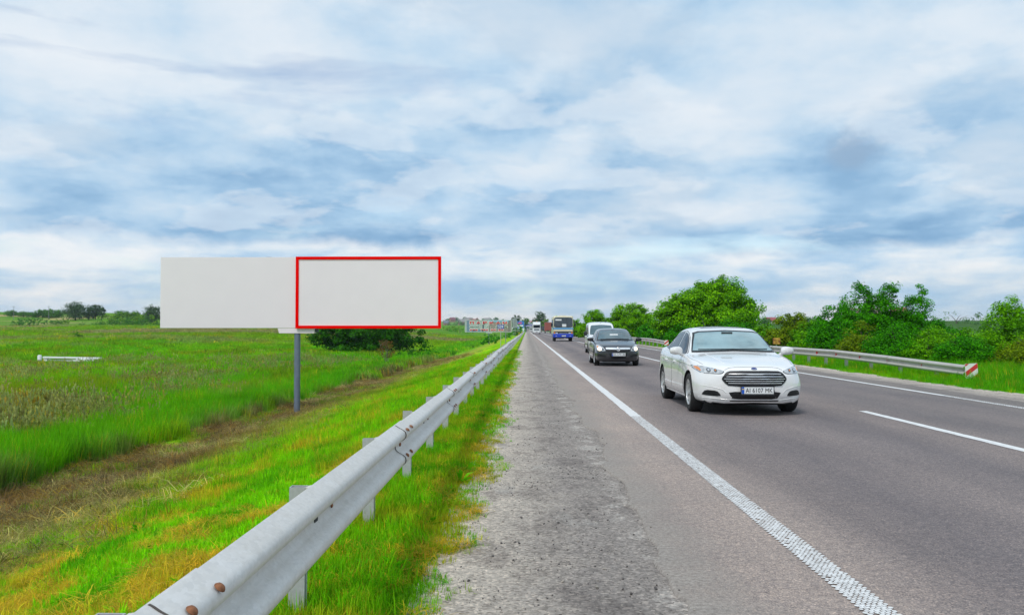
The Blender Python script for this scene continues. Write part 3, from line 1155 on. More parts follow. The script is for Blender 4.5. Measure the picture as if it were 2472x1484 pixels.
def right_rail(name, pts, label, seed, marker_y):
    """pts: (x, y, top) of the beam joints, nearest first; faces the road (-x)"""
    random.seed(seed)
    root = empty(name, (pts[0][0], pts[0][1], 0), label, 'guardrail')
    ox, oy = pts[0][0], pts[0][1]
    P = [(p[0] - ox, p[1] - oy, p[2]) for p in pts]
    for a, b in zip(P, P[1:]):
        w_panel((a[0], a[1]), (b[0], b[1] + 0.15), -1, a[2] - 0.312, b[2] - 0.312, M_GALV2).build('beam', M_GALV2, root, smooth=True)
    pm = post_mesh(M_GALV2, 0.62)
    sm = spacer_mesh(M_GALV2)
    rf = MB().prism([(-0.075, -0.06), (0.0, -0.05), (0.0, 0.05), (-0.075, 0.06)], 'y', -0.006, 0.006)
    rfm = rf.mesh('reflector', M_REDREF)
    L = P[-1][1]
    y = 1.6
    i = 0
    while y < min(L, 90):
        k = max(j for j in range(len(P) - 1) if P[j][1] <= y)
        f = (y - P[k][1]) / (P[k + 1][1] - P[k][1])
        x = P[k][0] * (1 - f) + P[k + 1][0] * f
        zt = P[k][2] * (1 - f) + P[k + 1][2] * f
        link('post', pm, root, (x + 0.10, y, zt - 0.66), (0, 0, math.pi + random.uniform(-0.05, 0.05)))
        link('spacer', sm, root, (x + 0.05, y, zt - 0.156), (0, 0, 0))
        if i % 2 == 0 or i < 5:
            link('reflector', rfm, root, (x - 0.008, y + 0.6, zt - 0.156), (0, 0, 0))
        y += 2.0
        i += 1
    # striped terminal board facing the traffic
    m = MB()
    m.box(-0.17, 0.17, -0.012, 0.012, -0.36, 0.05)
    bo = m.build('end_board', M_WHITE, root, loc=(0.07, -0.14, P[0][2]), rot=(0, R(-3), 0))
    for c in (-0.30, -0.02, 0.26):
        def clip(poly):
            out = []
            for (x, z) in poly:
                out.append((max(-0.168, min(0.168, x)), max(-0.358, min(0.048, z))))
            return out
        s0 = -0.156 + c
        pts2 = []
        for (x, z) in ((-0.168, s0 - 0.13), (0.168, s0 + 0.10), (0.168, s0 + 0.235), (-0.168, s0 + 0.005)):
            pts2.append((x, z))
        # cut the stripe to the board
        def cut(poly, lim, keep_below):
            res = []
            for i in range(len(poly)):
                a, b = poly[i], poly[(i + 1) % len(poly)]
                ina = (a[1] <= lim) if keep_below else (a[1] >= lim)
                inb = (b[1] <= lim) if keep_below else (b[1] >= lim)
                if ina: res.append(a)
                if ina != inb:
                    f = (lim - a[1]) / (b[1] - a[1])
                    res.append((a[0] + (b[0] - a[0]) * f, lim))
            return res
        pl = cut(pts2, 0.048, True)
        pl = cut(pl, -0.358, False) if len(pl) > 2 else pl
        if len(pl) > 2:
            MB().prism(pl, 'y', -0.015, -0.0125).build('stripe', M_REDREF, bo)
    return root


ra = [(12.2, 24.6, 0.43), (11.75, 28.7, 0.57), (11.5, 32.9, 0.66)] + [(11.45, 32.9 + 4 * k, 0.66) for k in range(1, 9)]
right_rail('guardrail', ra, 'weathered steel guardrail across the road ending in a large striped board beside the shrubs', 3, 24)
rb = [(11.0, 70.0, 0.52), (10.8, 74, 0.62), (10.7, 78, 0.66)] + [(10.7 - 0.1 * min(k, 4), 78 + 4 * k, 0.66) for k in range(1, 50)]
right_rail('guardrail', rb, 'far steel guardrail with small striped end board in front of the round maples', 4, 70)


# ================================================================== BILLBOARDS AND SIGNS
M_BOARD = pmat('blank_board', (0.885, 0.79, 0.83), 0.9, 0, 0.015, 1.5, spec=0.1)
M_REDFRAME = pmat('red_frame', (0.95, 0.0, 0.0), 0.9, 0, 0.02, spec=0.05)
M_POLE = pmat('grey_blue_pole', (0.165, 0.20, 0.265), 0.55, 0.2, 0.15, 5, dirt=((0.24, 0.13, 0.08), 5, 0.68))
M_STEEL = pmat('dull_steel', (0.33, 0.34, 0.35), 0.55, 0.5, 0.2, 8)
M_DKSTEEL = pmat('dark_steel', (0.07, 0.09, 0.10), 0.6, 0.3)


def big_billboard():
    d = 36.5
    x0, x1, x2 = X(381, d), X(713, d), X(1065, d)
    zt, zb = Z(619, d), Z(791.5, d)
    px_ = X(714, d)
    zg = float(height(np.array([px_]), np.array([d]))[0])
    root = empty('billboard', (px_, d, zg), 'large blank grey double billboard with red framed right panel on a grey post', 'billboard')
    o = lambda x, y, z: (x - px_, y, z - zg)
    a0 = o(x0, 0, 0)[0]; a1 = o(x1, 0, 0)[0]; a2 = o(x2, 0, 0)[0]
    t, b = zt - zg, zb - zg
    bevel(MB().box(a0, a1 - 0.02, -0.02, 0.16, b, t - 0.01).build('panel', M_BOARD, root), 0.006)
    bevel(MB().box(a1 + 0.01, a2 - 0.01, -0.10, 0.10, b - 0.01, t - 0.02).build('panel', M_BOARD, root), 0.006)
    w = 0.122
    fr = MB()
    fr.box(a1 - 0.005, a2, -0.135, -0.102, t - w, t)
    fr.box(a1 - 0.005, a2, -0.135, -0.102, b - 0.02, b - 0.02 + w)
    fr.box(a1 - 0.005, a1 - 0.005 + w, -0.135, -0.102, b - 0.02 + w, t - w)
    fr.box(a2 - w, a2, -0.135, -0.102, b - 0.02 + w, t - w)
    fr.build('red_frame', M_REDFRAME, root)
    # mounting box under the panels
    h = MB()
    xl, xr = X(668, d) - px_, X(757, d) - px_
    zb2 = Z(804, d) - zg
    h.prism([(xl, b - 0.013), (xl + 0.06, zb2), (xr, zb2), (xr + 0.02, b - 0.013)], 'y', -0.024, 0.30)
    h.build('mounting_box', M_BOARD, root)
    MB().box(xr + 0.022, xr + 0.14, 0.02, 0.2, b - 0.17, b - 0.03).build('bracket', M_DKSTEEL, root)
    p = MB()
    p.tube([(0, 0.12, -0.35), (0, 0.12, b + 0.05)], 0.125, 20)
    p.tube([(0, 0.12, b + 0.05), (0, 0.45, t - 0.25)], 0.11, 16)
    p.build('post', M_POLE, root, smooth=True)
    f = MB()
    f.lathe([(0.128, 0.0), (0.17, -0.02), (0.175, -0.06), (0.13, 0.05)], 20, 'z', c=(0, 0.12, 0.05))
    for k in range(8):
        th = k * math.pi / 4
        f.tube([(0.15 * math.cos(th), 0.12 + 0.15 * math.sin(th), -0.05), (0.15 * math.cos(th), 0.12 + 0.15 * math.sin(th), 0.10)], 0.017, 6)
    f.build('base_flange', pmat('rusty_flange', (0.30, 0.13, 0.06), 0.85, 0.2, 0.4, 20), root)
    # back frame rails and lamp arms peeping over the top
    bk = MB()
    for z in (t - 0.35, (t + b) / 2, b + 0.3):
        bk.box(a0 + 0.1, a2 - 0.1, 0.17, 0.27, z - 0.05, z + 0.05)
    for x in np.linspace(a0 + 0.3, a2 - 0.3, 9):
        bk.box(x - 0.03, x + 0.03, 0.272, 0.34, b + 0.05, t - 0.05)
    bk.build('back_frame', M_STEEL, root)
    for x, wd in ((X(552, d) - px_, 0.07), (X(640, d) - px_, 0.22), (X(724, d) - px_, 0.55), (X(890, d) - px_, 0.35)):
        MB().box(x - wd / 2, x + wd / 2, 0.30, 0.38, t - 0.06, t + 0.022).build('lamp_bar', M_DKSTEEL, root)
    return root


big_billboard()

M_BLUE = pmat('sign_blue', (0.010, 0.055, 0.42), 0.4, 0, 0.08)
M_LETTER_W = pmat('letter_white', (0.82, 0.82, 0.82), 0.5, 0, 0.03)
M_LETTER_R = pmat('letter_red', (0.72, 0.012, 0.02), 0.5, 0, 0.05)
M_LETTER_G = pmat('letter_green', (0.03, 0.11, 0.075), 0.5, 0, 0.05)


def brick_print(name, c1, c2, mortar, scale, bw=0.5, rh=0.25):
    m, t, p, out = base_mat(name)
    tc = N(t, 'ShaderNodeTexCoord')
    mp = N(t, 'ShaderNodeMapping')
    mp.inputs['Rotation'].default_value = (R(-90), 0, 0)
    t.links.new(tc.outputs['Object'], mp.inputs[0])
    b = N(t, 'ShaderNodeTexBrick')
    b.inputs['Color1'].default_value = (*c1, 1)
    b.inputs['Color2'].default_value = (*c2, 1)
    b.inputs['Mortar'].default_value = (*mortar, 1)
    b.inputs['Scale'].default_value = scale
    b.inputs['Mortar Size'].default_value = 0.03
    b.inputs['Brick Width'].default_value = bw
    b.inputs['Row Height'].default_value = rh
    t.links.new(mp.outputs[0], b.inputs[0])
    t.links.new(b.outputs[0], p.inputs['Base Color'])
    p.inputs['Roughness'].default_value = 0.6
    return m


def parkan():
    d = 227.0
    x0, x1 = X(1122.7, d), X(1234.7, d)
    zt, zb = Z(773, d), Z(801, d)
    xp = X(1180, d)
    zg = float(height(np.array([xp]), np.array([d]))[0])
    root = empty('billboard', (xp, d, zg), 'wide roadside billboard with red ПАРКАН lettering over a stone wall picture', 'billboard')
    a0, a1, t, b = x0 - xp, x1 - xp, zt - zg, zb - zg
    W, H = a1 - a0, t - b
    bevel(MB().box(a0, a1, 0.0, 0.25, b, t).build('panel', pmat('board_backing', (0.40, 0.45, 0.45), 0.6), root), 0.02)
    fr = MB()
    fr.box(a0 - 0.02, a1 + 0.02, -0.07, -0.002, t - 0.02, t + 0.07)
    fr.box(a0 - 0.02, a1 + 0.02, -0.07, -0.002, b - 0.07, b + 0.02)
    fr.box(a0 - 0.06, a0 + 0.03, -0.07, -0.002, b + 0.02, t - 0.02)
    fr.box(a1 - 0.03, a1 + 0.06, -0.07, -0.002, b + 0.02, t - 0.02)
    fr.build('frame', pmat('board_frame', (0.62, 0.66, 0.66), 0.5), root)
    Mblue = brick_print('printed_blue_stone', (0.10, 0.19, 0.30), (0.17, 0.28, 0.40), (0.30, 0.38, 0.46), 2.2)
    Mtan = brick_print('printed_brown_stone', (0.30, 0.24, 0.21), (0.20, 0.15, 0.14), (0.45, 0.42, 0.40), 2.0)
    Mgrey = pmat('printed_grey_wall', (0.43, 0.49, 0.48), 0.6, 0, 0.1, 1.2)
    Msky = pmat('printed_sky', (0.22, 0.50, 0.72), 0.6, 0, 0.1, 1)
    Mdk = pmat('printed_shadow', (0.06, 0.08, 0.11), 0.6, 0, 0.2, 2)

    def pr(f0, f1, g0, g1, m, y=-0.03):
        MB().box(a0 + f0 * W, a0 + f1 * W, y, -0.002, b + g0 * H, b + g1 * H).build('print', m, root)
    pr(0.002, 0.035, 0.01, 0.93, Mgrey)
    pr(0.035, 0.10, 0.01, 0.99, Mblue)
    pr(0.10, 0.375, 0.24, 0.98, Mgrey)
    pr(0.10, 0.375, 0.01, 0.24, Mblue)
    pr(0.375, 0.405, 0.01, 0.98, Mdk)
    pr(0.405, 0.495, 0.25, 0.98, Mgrey)
    pr(0.405, 0.495, 0.01, 0.25, Mblue)
    pr(0.505, 0.94, 0.01, 0.86, Mtan)
    pr(0.505, 0.94, 0.86, 0.99, Msky)
    pr(0.94, 0.955, 0.01, 0.98, Mdk)
    pr(0.955, 0.998, 0.01, 0.98, Mtan)
    MB().box(a0 + 0.4955 * W, a0 + 0.5045 * W, -0.05, -0.002, b + 0.01 * H, t - 0.01 * H).build('seam', M_LETTER_W, root)

    def line(body, f0, f1, g0, g1, m, space=1.0):
        cx, w = a0 + (f0 + f1) / 2 * W, (f1 - f0) * W
        cz, h = b + (g0 + g1) / 2 * H, (g1 - g0) * H
        text_mesh('lettering_outline', body, w + 0.22, h + 0.22, M_LETTER_W, 0.015, 0.085, root, (cx, -0.055, cz), space)
        text_mesh('lettering', body, w, h, m, 0.015, 0.045, root, (cx, -0.085, cz), space)
    n = 6
    for i, ch in enumerate('ПАРКАН'):
        f = 0.10 + i * (0.905 - 0.10 + 0.045) / n
        line(ch, f, f + 0.092, 0.68, 0.90, M_LETTER_R)
    line('ЦЕГЛА', 0.10, 0.315, 0.385, 0.50, M_LETTER_G, 1.2)
    line('ТА', 0.465, 0.545, 0.385, 0.50, M_LETTER_G, 1.2)
    line('БЛОКИ', 0.67, 0.91, 0.385, 0.50, M_LETTER_G, 1.2)
    line('096', 0.10, 0.275, 0.10, 0.25, M_LETTER_R, 1.25)
    line('780', 0.335, 0.495, 0.10, 0.25, M_LETTER_R, 1.25)
    line('50', 0.555, 0.665, 0.10, 0.25, M_LETTER_R, 1.25)
    line('50', 0.72, 0.83, 0.10, 0.25, M_LETTER_R, 1.25)
    h = MB()
    h.prism([(-0.75, b - 0.08), (-0.62, b - 0.30), (0.80, b - 0.30), (0.92, b - 0.08)], 'y', -0.02, 0.4)
    h.build('mounting_box', pmat('pale_box', (0.62, 0.66, 0.72), 0.6), root)
    MB().tube([(0, 0.15, -0.4), (0, 0.15, b - 0.2)], 0.17, 14).build('post', M_POLE, root, smooth=True)
    return root


parkan()


def km_sign():
    d = 100.0
    x = X(1208.7, d)
    zg = float(height(np.array([x]), np.array([d]))[0])
    root = empty('kilometre_sign', (x, d, zg), 'small blue sign reading 529 on a thin post behind the guardrail', 'sign')
    zc = Z(788.5, d) - zg
    MB().tube([(0, 0, -0.3), (0, 0, zc + 0.2)], 0.035, 8).build('post', pmat('concrete_grey_post', (0.42, 0.42, 0.40), 0.7), root, smooth=True)
    pl = bevel(MB().box(-0.355, 0.355, -0.065, -0.045, zc - 0.26, zc + 0.26).build('sign_plate', M_BLUE, root), 0.006)
    bd = MB()
    for q in ((-0.335, 0.335, zc + 0.225, zc + 0.24), (-0.335, 0.335, zc - 0.24, zc - 0.225)):
        bd.box(q[0], q[1], -0.069, -0.0655, q[2], q[3])
    bd.build('border', M_LETTER_W, pl)
    text_mesh('lettering', '529', 0.56, 0.30, M_LETTER_W, 0.003, 0.015, pl, (0, -0.072, zc))
    # a second post seen behind it carries a board edge-on
    d2 = 124.0
    x2 = X(1220.7, d2)
    zg2 = float(height(np.array([x2]), np.array([d2]))[0])
    r2 = empty('sign_post', (x2, d2, zg2), 'bare grey steel post between the blue 529 sign and the triangular sign', 'post')
    MB().tube([(0, 0, -0.3), (0, 0, Z(790, d2) - zg2)], 0.055, 10).build('post', M_STEEL, r2, smooth=True)
    MB().tube([(0, 0, Z(790, d2) - zg2), (0, 0, Z(790, d2) - zg2 + 0.02)], 0.06, 10).build('cap', M_DKSTEEL, r2, smooth=True)
    # back of a warning triangle over two plates
    d3 = 205.0
    x3 = X(1243.2, d3)
    zg3 = float(height(np.array([x3]), np.array([d3]))[0])
    r3 = empty('warning_sign', (x3, d3, zg3), 'grey backs of a triangular road sign and two plates on one post', 'sign')
    top = Z(764.4, d3) - zg3
    MB().tube([(0, 0, -0.3), (0, 0, top)], 0.045, 8).build('post', M_STEEL, r3, smooth=True)
    mg = pmat('sign_back', (0.36, 0.40, 0.43), 0.5, 0.4)
    tri = MB().prism([(-0.56, top - 1.12), (0.56, top - 1.12), (0.06, top - 0.04), (-0.06, top - 0.04)], 'y', 0.05, 0.075).build('triangle_plate', mg, r3)
    MB().box(-0.56, 0.56, 0.05, 0.072, top - 1.95, top - 1.17).build('plate', mg, r3)
    MB().box(-0.56, 0.56, 0.05, 0.072, top - 2.60, top - 2.0).build('plate', mg, r3)
    cl = MB()
    for z in (top - 0.9, top - 1.4, top - 1.75, top - 2.3):
        cl.box(-0.5, 0.5, 0.02, 0.048, z - 0.02, z + 0.02)
    cl.build('clamp', M_STEEL, r3)


km_sign()


def rusty_sign():
    d = 56.0
    x = X(1871, d)
    zg = float(height(np.array([x]), np.array([d]))[0])
    zc = Z(823, d) - zg
    root = empty('notice_board', (x, d, zg), 'small rust stained yellow notice board on a post behind the far guardrail', 'sign')
    M = pmat('rusted_yellow_paint', (0.62, 0.36, 0.06), 0.7, 0, 0.25, 9, dirt=((0.16, 0.04, 0.015), 7, 0.46))
    bevel(MB().box(-0.22, 0.22, -0.03, 0.0, zc - 0.20, zc + 0.20).build('plate', M, root), 0.005)
    b = MB()
    for q in ((-0.23, -0.205), (0.205, 0.23)):
        b.box(q[0], q[1], -0.035, 0.01, zc - 0.21, zc + 0.21)
    b.build('rim', pmat('rust_rim', (0.25, 0.09, 0.03), 0.85), root)
    MB().tube([(0, 0.04, -0.3), (0, 0.04, zc + 0.15)], 0.03, 8).build('post', M_STEEL, root, smooth=True)


rusty_sign()


# white painted concrete headwall in the meadow
def culvert():
    d = 88.0
    x0, x1 = X(93, d), X(229, d)
    xm = (x0 + x1) / 2
    zg = float(height(np.array([xm]), np.array([d]))[0])
    zt = Z(861, d) - zg
    M = pmat('whitewashed_concrete', (0.78, 0.79, 0.80), 0.75, 0, 0.08, 2, dirt=((0.45, 0.45, 0.40), 1.2, 0.64))
    root = empty('culvert_wall', (xm, d, zg), 'low white concrete culvert wall half sunk in the meadow grass', 'wall')
    w = (x1 - x0) / 2
    s = MB()
    s.add([(-w, 0, zt), (w, 0.4, zt - 0.10), (w, 0.9, zt - 0.10), (-w, 0.5, zt), (-w, 0, zt - 0.17), (w, 0.4, zt - 0.30), (w, 0.9, zt - 0.30), (-w, 0.5, zt - 0.17)],
          [(0, 1, 2, 3), (7, 6, 5, 4), (0, 4, 5, 1), (1, 5, 6, 2), (2, 6, 7, 3), (3, 7, 4, 0)])
    bevel(s.build('capping_slab', M, root), 0.04, 3)
    for a, b, dz in ((-w + 0.05, -w + 0.40, 0.165), (w * 0.18, w * 0.62, 0.25)):
        bevel(MB().box(a, b, 0.1, 0.75, -0.5, zt - dz).build('pier', M, root), 0.02)
    bevel(MB().box(-w + 0.45, w - 0.05, 0.30, 0.60, -0.4, zt - 0.32).build('wall', M, root), 0.02)
    xb = X(86, d)
    zgb = float(height(np.array([xb]), np.array([d]))[0])
    ztb = Z(857, d) - zgb
    b = empty('marker_post', (xb, d, zgb), 'stubby white marker post left of the white culvert wall', 'post')
    m = MB()
    m.lathe([(0.19, -0.3), (0.19, ztb - 0.07), (0.15, ztb - 0.02), (0.06, ztb), (0.001, ztb)], 14, 'z')
    m.build('shaft', M, b, smooth=True)
    m = MB()
    m.lathe([(0.20, ztb - 0.62), (0.205, ztb - 0.60), (0.205, ztb - 0.50), (0.20, ztb - 0.48)], 14, 'z')
    m.build('band', pmat('grey_band', (0.4, 0.4, 0.38), 0.8), b)


culvert()


# ================================================================== VEHICLES
def pchip(xs, ys, x):
    xs = np.asarray(xs, float); ys = np.asarray(ys, float)
    h = np.diff(xs); d = np.diff(ys) / h
    m = np.zeros(len(xs))
    m[0], m[-1] = d[0], d[-1]
    for i in range(1, len(xs) - 1):
        if d[i - 1] * d[i] > 0:
            w1, w2 = 2 * h[i] + h[i - 1], h[i] + 2 * h[i - 1]
            m[i] = (w1 + w2) / (w1 / d[i - 1] + w2 / d[i])
    x = np.clip(x, xs[0], xs[-1])
    k = np.clip(np.searchsorted(xs, x) - 1, 0, len(xs) - 2)
    t = (x - xs[k]) / h[k]
    return ((2 * t ** 3 - 3 * t ** 2 + 1) * ys[k] + (t ** 3 - 2 * t ** 2 + t) * h[k] * m[k]
            + (-2 * t ** 3 + 3 * t ** 2) * ys[k + 1] + (t ** 3 - t ** 2) * h[k] * m[k + 1])


def catmull(pts, per):
    """points through the control polygon; per = samples for each span"""
    P = [Vector(p) for p in pts]
    out = []
    for i in range(len(P) - 1):
        p0 = P[i - 1] if i else P[0] * 2 - P[1]
        p1, p2 = P[i], P[i + 1]
        p3 = P[i + 2] if i + 2 < len(P) else P[-1] * 2 - P[-2]
        # centripetal
        t0 = 0
        t1 = t0 + max(1e-4, (p1 - p0).length) ** 0.5
        t2 = t1 + max(1e-4, (p2 - p1).length) ** 0.5
        t3 = t2 + max(1e-4, (p3 - p2).length) ** 0.5
        for s in range(per[i]):
            t = t1 + (t2 - t1) * s / per[i]
            a1 = p0 * ((t1 - t) / (t1 - t0)) + p1 * ((t - t0) / (t1 - t0))
            a2 = p1 * ((t2 - t) / (t2 - t1)) + p2 * ((t - t1) / (t2 - t1))
            a3 = p2 * ((t3 - t) / (t3 - t2)) + p3 * ((t - t2) / (t3 - t2))
            b1 = a1 * ((t2 - t) / (t2 - t0)) + a2 * ((t - t0) / (t2 - t0))
            b2 = a2 * ((t3 - t) / (t3 - t1)) + a3 * ((t - t1) / (t3 - t1))
            out.append(b1 * ((t2 - t) / (t2 - t1)) + b2 * ((t - t1) / (t2 - t1)))
    out.append(P[-1])
    return out


def loft_body(T, stations, bend, arches=None, arch_r=0.37, arch_in=0.60, mats=None, name='body', wide=0.92, rear_bend=0.12):
    """T: table name -> (ys, values): zb, ws, wm, zm, wb, zs, wg, zg, wr, zt. Returns mesh (both halves, closed)."""
    ys = np.array(stations)
    tab = {k: pchip(v[0], v[1], ys) for k, v in T.items()}
    L = ys[-1]
    rings = []
    for i, y in enumerate(ys):
        g = {k: float(tab[k][i]) for k in tab}
        ctrl = [(0, g['zb']), (g['ws'] * 0.86, g['zb']), (g['ws'], g['zb'] + 0.07), (g['wm'], g['zm']), (g['wb'], g['zs']),
                (g['wb'] - 0.045, g['zs'] + 0.025), (g['wg'], g['zg']), (g['wr'], g['zt'] - 0.35 * (g['zt'] - g['zg'])), (0, g['zt'])]
        half = catmull(ctrl, [3, 3, 5, 6, 3, 8, 4, 6])
        ring = [(p.x, p.y) for p in half]
        ring = ring + [(-p.x, p.y) for p in reversed(half[1:-1])]
        rings.append(ring)
    n = len(rings[0])

    def warp(x, y, z):
        f = max(0.0, 1 - y / 1.5)
        r = max(0.0, 1 - (L - y) / 1.0)
        q = min(1.25, abs(x) / wide)
        return (x, y + bend * f * q ** 2.6 - rear_bend * r * q ** 2.2, z)
    vs, fs = [], []
    for ring, y in zip(rings, ys):
        for (x, z) in ring:
            vs.append(warp(x, y, z))
    m = len(rings)
    for i in range(m - 1):
        for k in range(n):
            k2 = (k + 1) % n
            fs.append((i * n + k, i * n + k2, (i + 1) * n + k2, (i + 1) * n + k))
    # end caps as shrinking rings
    for end, sgn in ((0, -1), (m - 1, 1)):
        ring = rings[end]
        cx, cz = 0.0, sum(p[1] for p in ring) / n
        prev = [end * n + k for k in range(n)]
        for s, push in ((0.92, 0.018), (0.75, 0.030), (0.5, 0.038), (0.25, 0.042)):
            cur = []
            for (x, z) in ring:
                p = warp(cx + (x - cx) * s, ys[end], cz + (z - cz) * s)
                cur.append(len(vs)); vs.append((p[0], p[1] + sgn * push, p[2]))
            for k in range(n):
                k2 = (k + 1) % n
                fs.append((prev[k], prev[k2], cur[k2], cur[k]) if sgn > 0 else (prev[k2], prev[k], cur[k], cur[k2]))
            prev = cur
        fs.append(tuple(prev))
    me = bpy.data.meshes.new(name)
    me.from_pydata(vs, [], fs)
    import bmesh
    bm = bmesh.new(); bm.from_mesh(me)
    bmesh.ops.recalc_face_normals(bm, faces=bm.faces)
    bm.to_mesh(me); bm.free()
    clean = me.copy()
    if arches:
        o = link('tmp_body', me)
        cut = MB()
        for (y, z) in arches:
            for sx in (-1, 1):
                b = MB()
                x0, x1 = sorted((sx * arch_in, sx * 1.4))
                b.lathe([(arch_r, x0), (arch_r, x1)], 40, 'x', (0, y, z))
                bs = len(cut.v)
                cut.add(b.v, b.f)
                cut.f.append(tuple(range(bs, bs + 40))); cut.mi.append(0)
                cut.f.append(tuple(range(bs + 40, bs + 80))); cut.mi.append(0)
        co = cut.build('tmp_cut', None)
        co.data.materials.clear()
        md = o.modifiers.new('b', 'BOOLEAN')
        md.object = co
        md.operation = 'DIFFERENCE'
        md.solver = 'EXACT'
        bpy.context.view_layer.update()
        dg = bpy.context.evaluated_depsgraph_get()
        me2 = bpy.data.meshes.new_from_object(o.evaluated_get(dg))
        bpy.data.objects.remove(o); bpy.data.objects.remove(co)
        me = me2
    me.materials.clear()
    for mt in mats: me.materials.append(mt)
    mi = []
    for p in me.polygons:
        idx = 0
        if arches:
            for (y, z) in arches:
                if all(math.hypot(me.vertices[v].co.y - y, me.vertices[v].co.z - z) < arch_r + 0.004 for v in p.vertices) and abs(p.center.x) > 0.3:
                    idx = 1
        if p.center.z < 0.24 and p.normal.z < -0.6:
            idx = 1
        mi.append(idx)
    me.polygons.foreach_set('material_index', mi)
    me.polygons.foreach_set('use_smooth', [True] * len(mi))
    me.set_sharp_from_angle(angle=R(38))
    bv = BVHTree.FromPolygons([v.co.copy() for v in clean.vertices], [tuple(p.vertices) for p in clean.polygons])
    return me, bv


def proj(bv, a, b, axis, side=1):
    """hit the body from in front (axis y: a=x,b=z), from a flank (axis x: a=y,b=z) or from above (axis z: a=x,b=y)"""
    if axis == 'y':
        o, d = Vector((a, -2, b)), Vector((0, 1, 0))
    elif axis == 'Y':
        o, d = Vector((a, 9, b)), Vector((0, -1, 0))
    elif axis == 'x':
        o, d = Vector((side * 3, a, b)), Vector((-side, 0, 0))
    else:
        o, d = Vector((a, b, 5)), Vector((0, 0, -1))
    h = bv.ray_cast(o, d)
    if h[0] is None:
        return None, None
    n = h[1]
    if n.dot(d) > 0: n = -n
    return h[0], n


def in_poly(p, poly):
    c = False
    j = len(poly) - 1
    for i in range(len(poly)):
        if (poly[i][1] > p[1]) != (poly[j][1] > p[1]) and p[0] < (poly[j][0] - poly[i][0]) * (p[1] - poly[i][1]) / (poly[j][1] - poly[i][1]) + poly[i][0]:
            c = not c
        j = i
    return c


def round_poly(poly, it=2, k=0.22):
    for _ in range(it):
        out = []
        for i in range(len(poly)):
            a, b = poly[i], poly[(i + 1) % len(poly)]
            out.append((a[0] + (b[0] - a[0]) * k, a[1] + (b[1] - a[1]) * k))
            out.append((a[0] + (b[0] - a[0]) * (1 - k), a[1] + (b[1] - a[1]) * (1 - k)))
        poly = out
    return poly


def inset(poly, d):
    cx = sum(p[0] for p in poly) / len(poly); cy = sum(p[1] for p in poly) / len(poly)
    w = max(p[0] for p in poly) - min(p[0] for p in poly); h = max(p[1] for p in poly) - min(p[1] for p in poly)
    return [(cx + (p[0] - cx) * (1 - 2 * d / w), cy + (p[1] - cy) * (1 - 2 * d / h)) for p in poly]


def patch(bv, name, poly, axis, off, mat, parent, step=0.05, side=1, rim=0.012, flat=False):
    """a panel with this outline that follows the body surface, standing off mm proud, with closed edges"""
    # subdivide the outline
    out = []
    for i in range(len(poly)):
        a, b = poly[i], poly[(i + 1) % len(poly)]
        n = max(1, int(math.hypot(b[0] - a[0], b[1] - a[1]) / step))
        for s in range(n):
            out.append((a[0] + (b[0] - a[0]) * s / n, a[1] + (b[1] - a[1]) * s / n))
    nb = len(out)
    pts = list(out)
    x0, x1 = min(p[0] for p in out), max(p[0] for p in out)
    y0, y1 = min(p[1] for p in out), max(p[1] for p in out)
    shr = inset(out, step * 0.4)
    xx = x0 + step / 2
    while xx < x1:
        yy = y0 + step / 2
        while yy < y1:
            if in_poly((xx, yy), shr): pts.append((xx, yy))
            yy += step
        xx += step
    res = delaunay_2d_cdt([Vector(p) for p in pts], [(i, (i + 1) % nb) for i in range(nb)], [], 1, 1e-5)
    co, faces = res[0], res[2]
    vs, ns = [], []
    for c in co:
        h, n = proj(bv, c.x, c.y, axis, side)
        if h is None:
            # outside the silhouette: nearest surface point
            q = {'y': Vector((c.x, 0.4, c.y)), 'Y': Vector((c.x, 4.4, c.y)), 'x': Vector((side * 0.9, c.x, c.y)), 'z': Vector((c.x, c.y, 1))}[axis]
            h, n, _, _ = bv.find_nearest(q)
        vs.append(h + n * off); ns.append(n)
    fs = [tuple(f) for f in faces]
    edges = {}
    for f in fs:
        for i in range(len(f)):
            e = (f[i], f[(i + 1) % len(f)])
            edges[e] = 1
    base = len(vs)
    extra, fs2 = {}, []
    for (a, b) in edges:
        if (b, a) not in edges:
            for v in (a, b):
                if v not in extra:
                    extra[v] = len(vs)
                    vs.append(vs[v] - ns[v] * (off + rim))
            fs2.append((b, a, extra[a], extra[b]))
    me = bpy.data.meshes.new(name)
    me.from_pydata([tuple(v) for v in vs], [], fs + fs2)
    me.materials.append(mat)
    import bmesh
    bm = bmesh.new(); bm.from_mesh(me)
    bmesh.ops.recalc_face_normals(bm, faces=bm.faces)
    bm.to_mesh(me); bm.free()
    # make sure the visible side looks outward
    d = {'y': Vector((0, -1, 0)), 'Y': Vector((0, 1, 0)), 'x': Vector((side, 0, 0)), 'z': Vector((0, 0, 1))}[axis]
    s = sum(me.polygons[i].normal.dot(d) * me.polygons[i].area for i in range(min(len(fs), len(me.polygons))))
    if s < 0:
        me.flip_normals()
    me.polygons.foreach_set('use_smooth', [True] * len(me.polygons))
    me.set_sharp_from_angle(angle=R(35))
    return link(name, me, parent)


def bead(bv, name, pts, axis, r, mat, parent, side=1, lift=0.0, step=0.06):
    """a thin strip along a line on the body: shut lines, chrome trims"""
    path = []
    for a, b in zip(pts, pts[1:]):
        n = max(1, int(math.hypot(b[0] - a[0], b[1] - a[1]) / step))
        for s in range(n):
            path.append((a[0] + (b[0] - a[0]) * s / n, a[1] + (b[1] - a[1]) * s / n))
    path.append(pts[-1])
    P = []
    for p in path:
        h, n = proj(bv, p[0], p[1], axis, side)
        if h is not None: P.append(h + n * lift)
    if len(P) < 2: return None
    return MB().tube(P, r, 5).build(name, mat, parent)


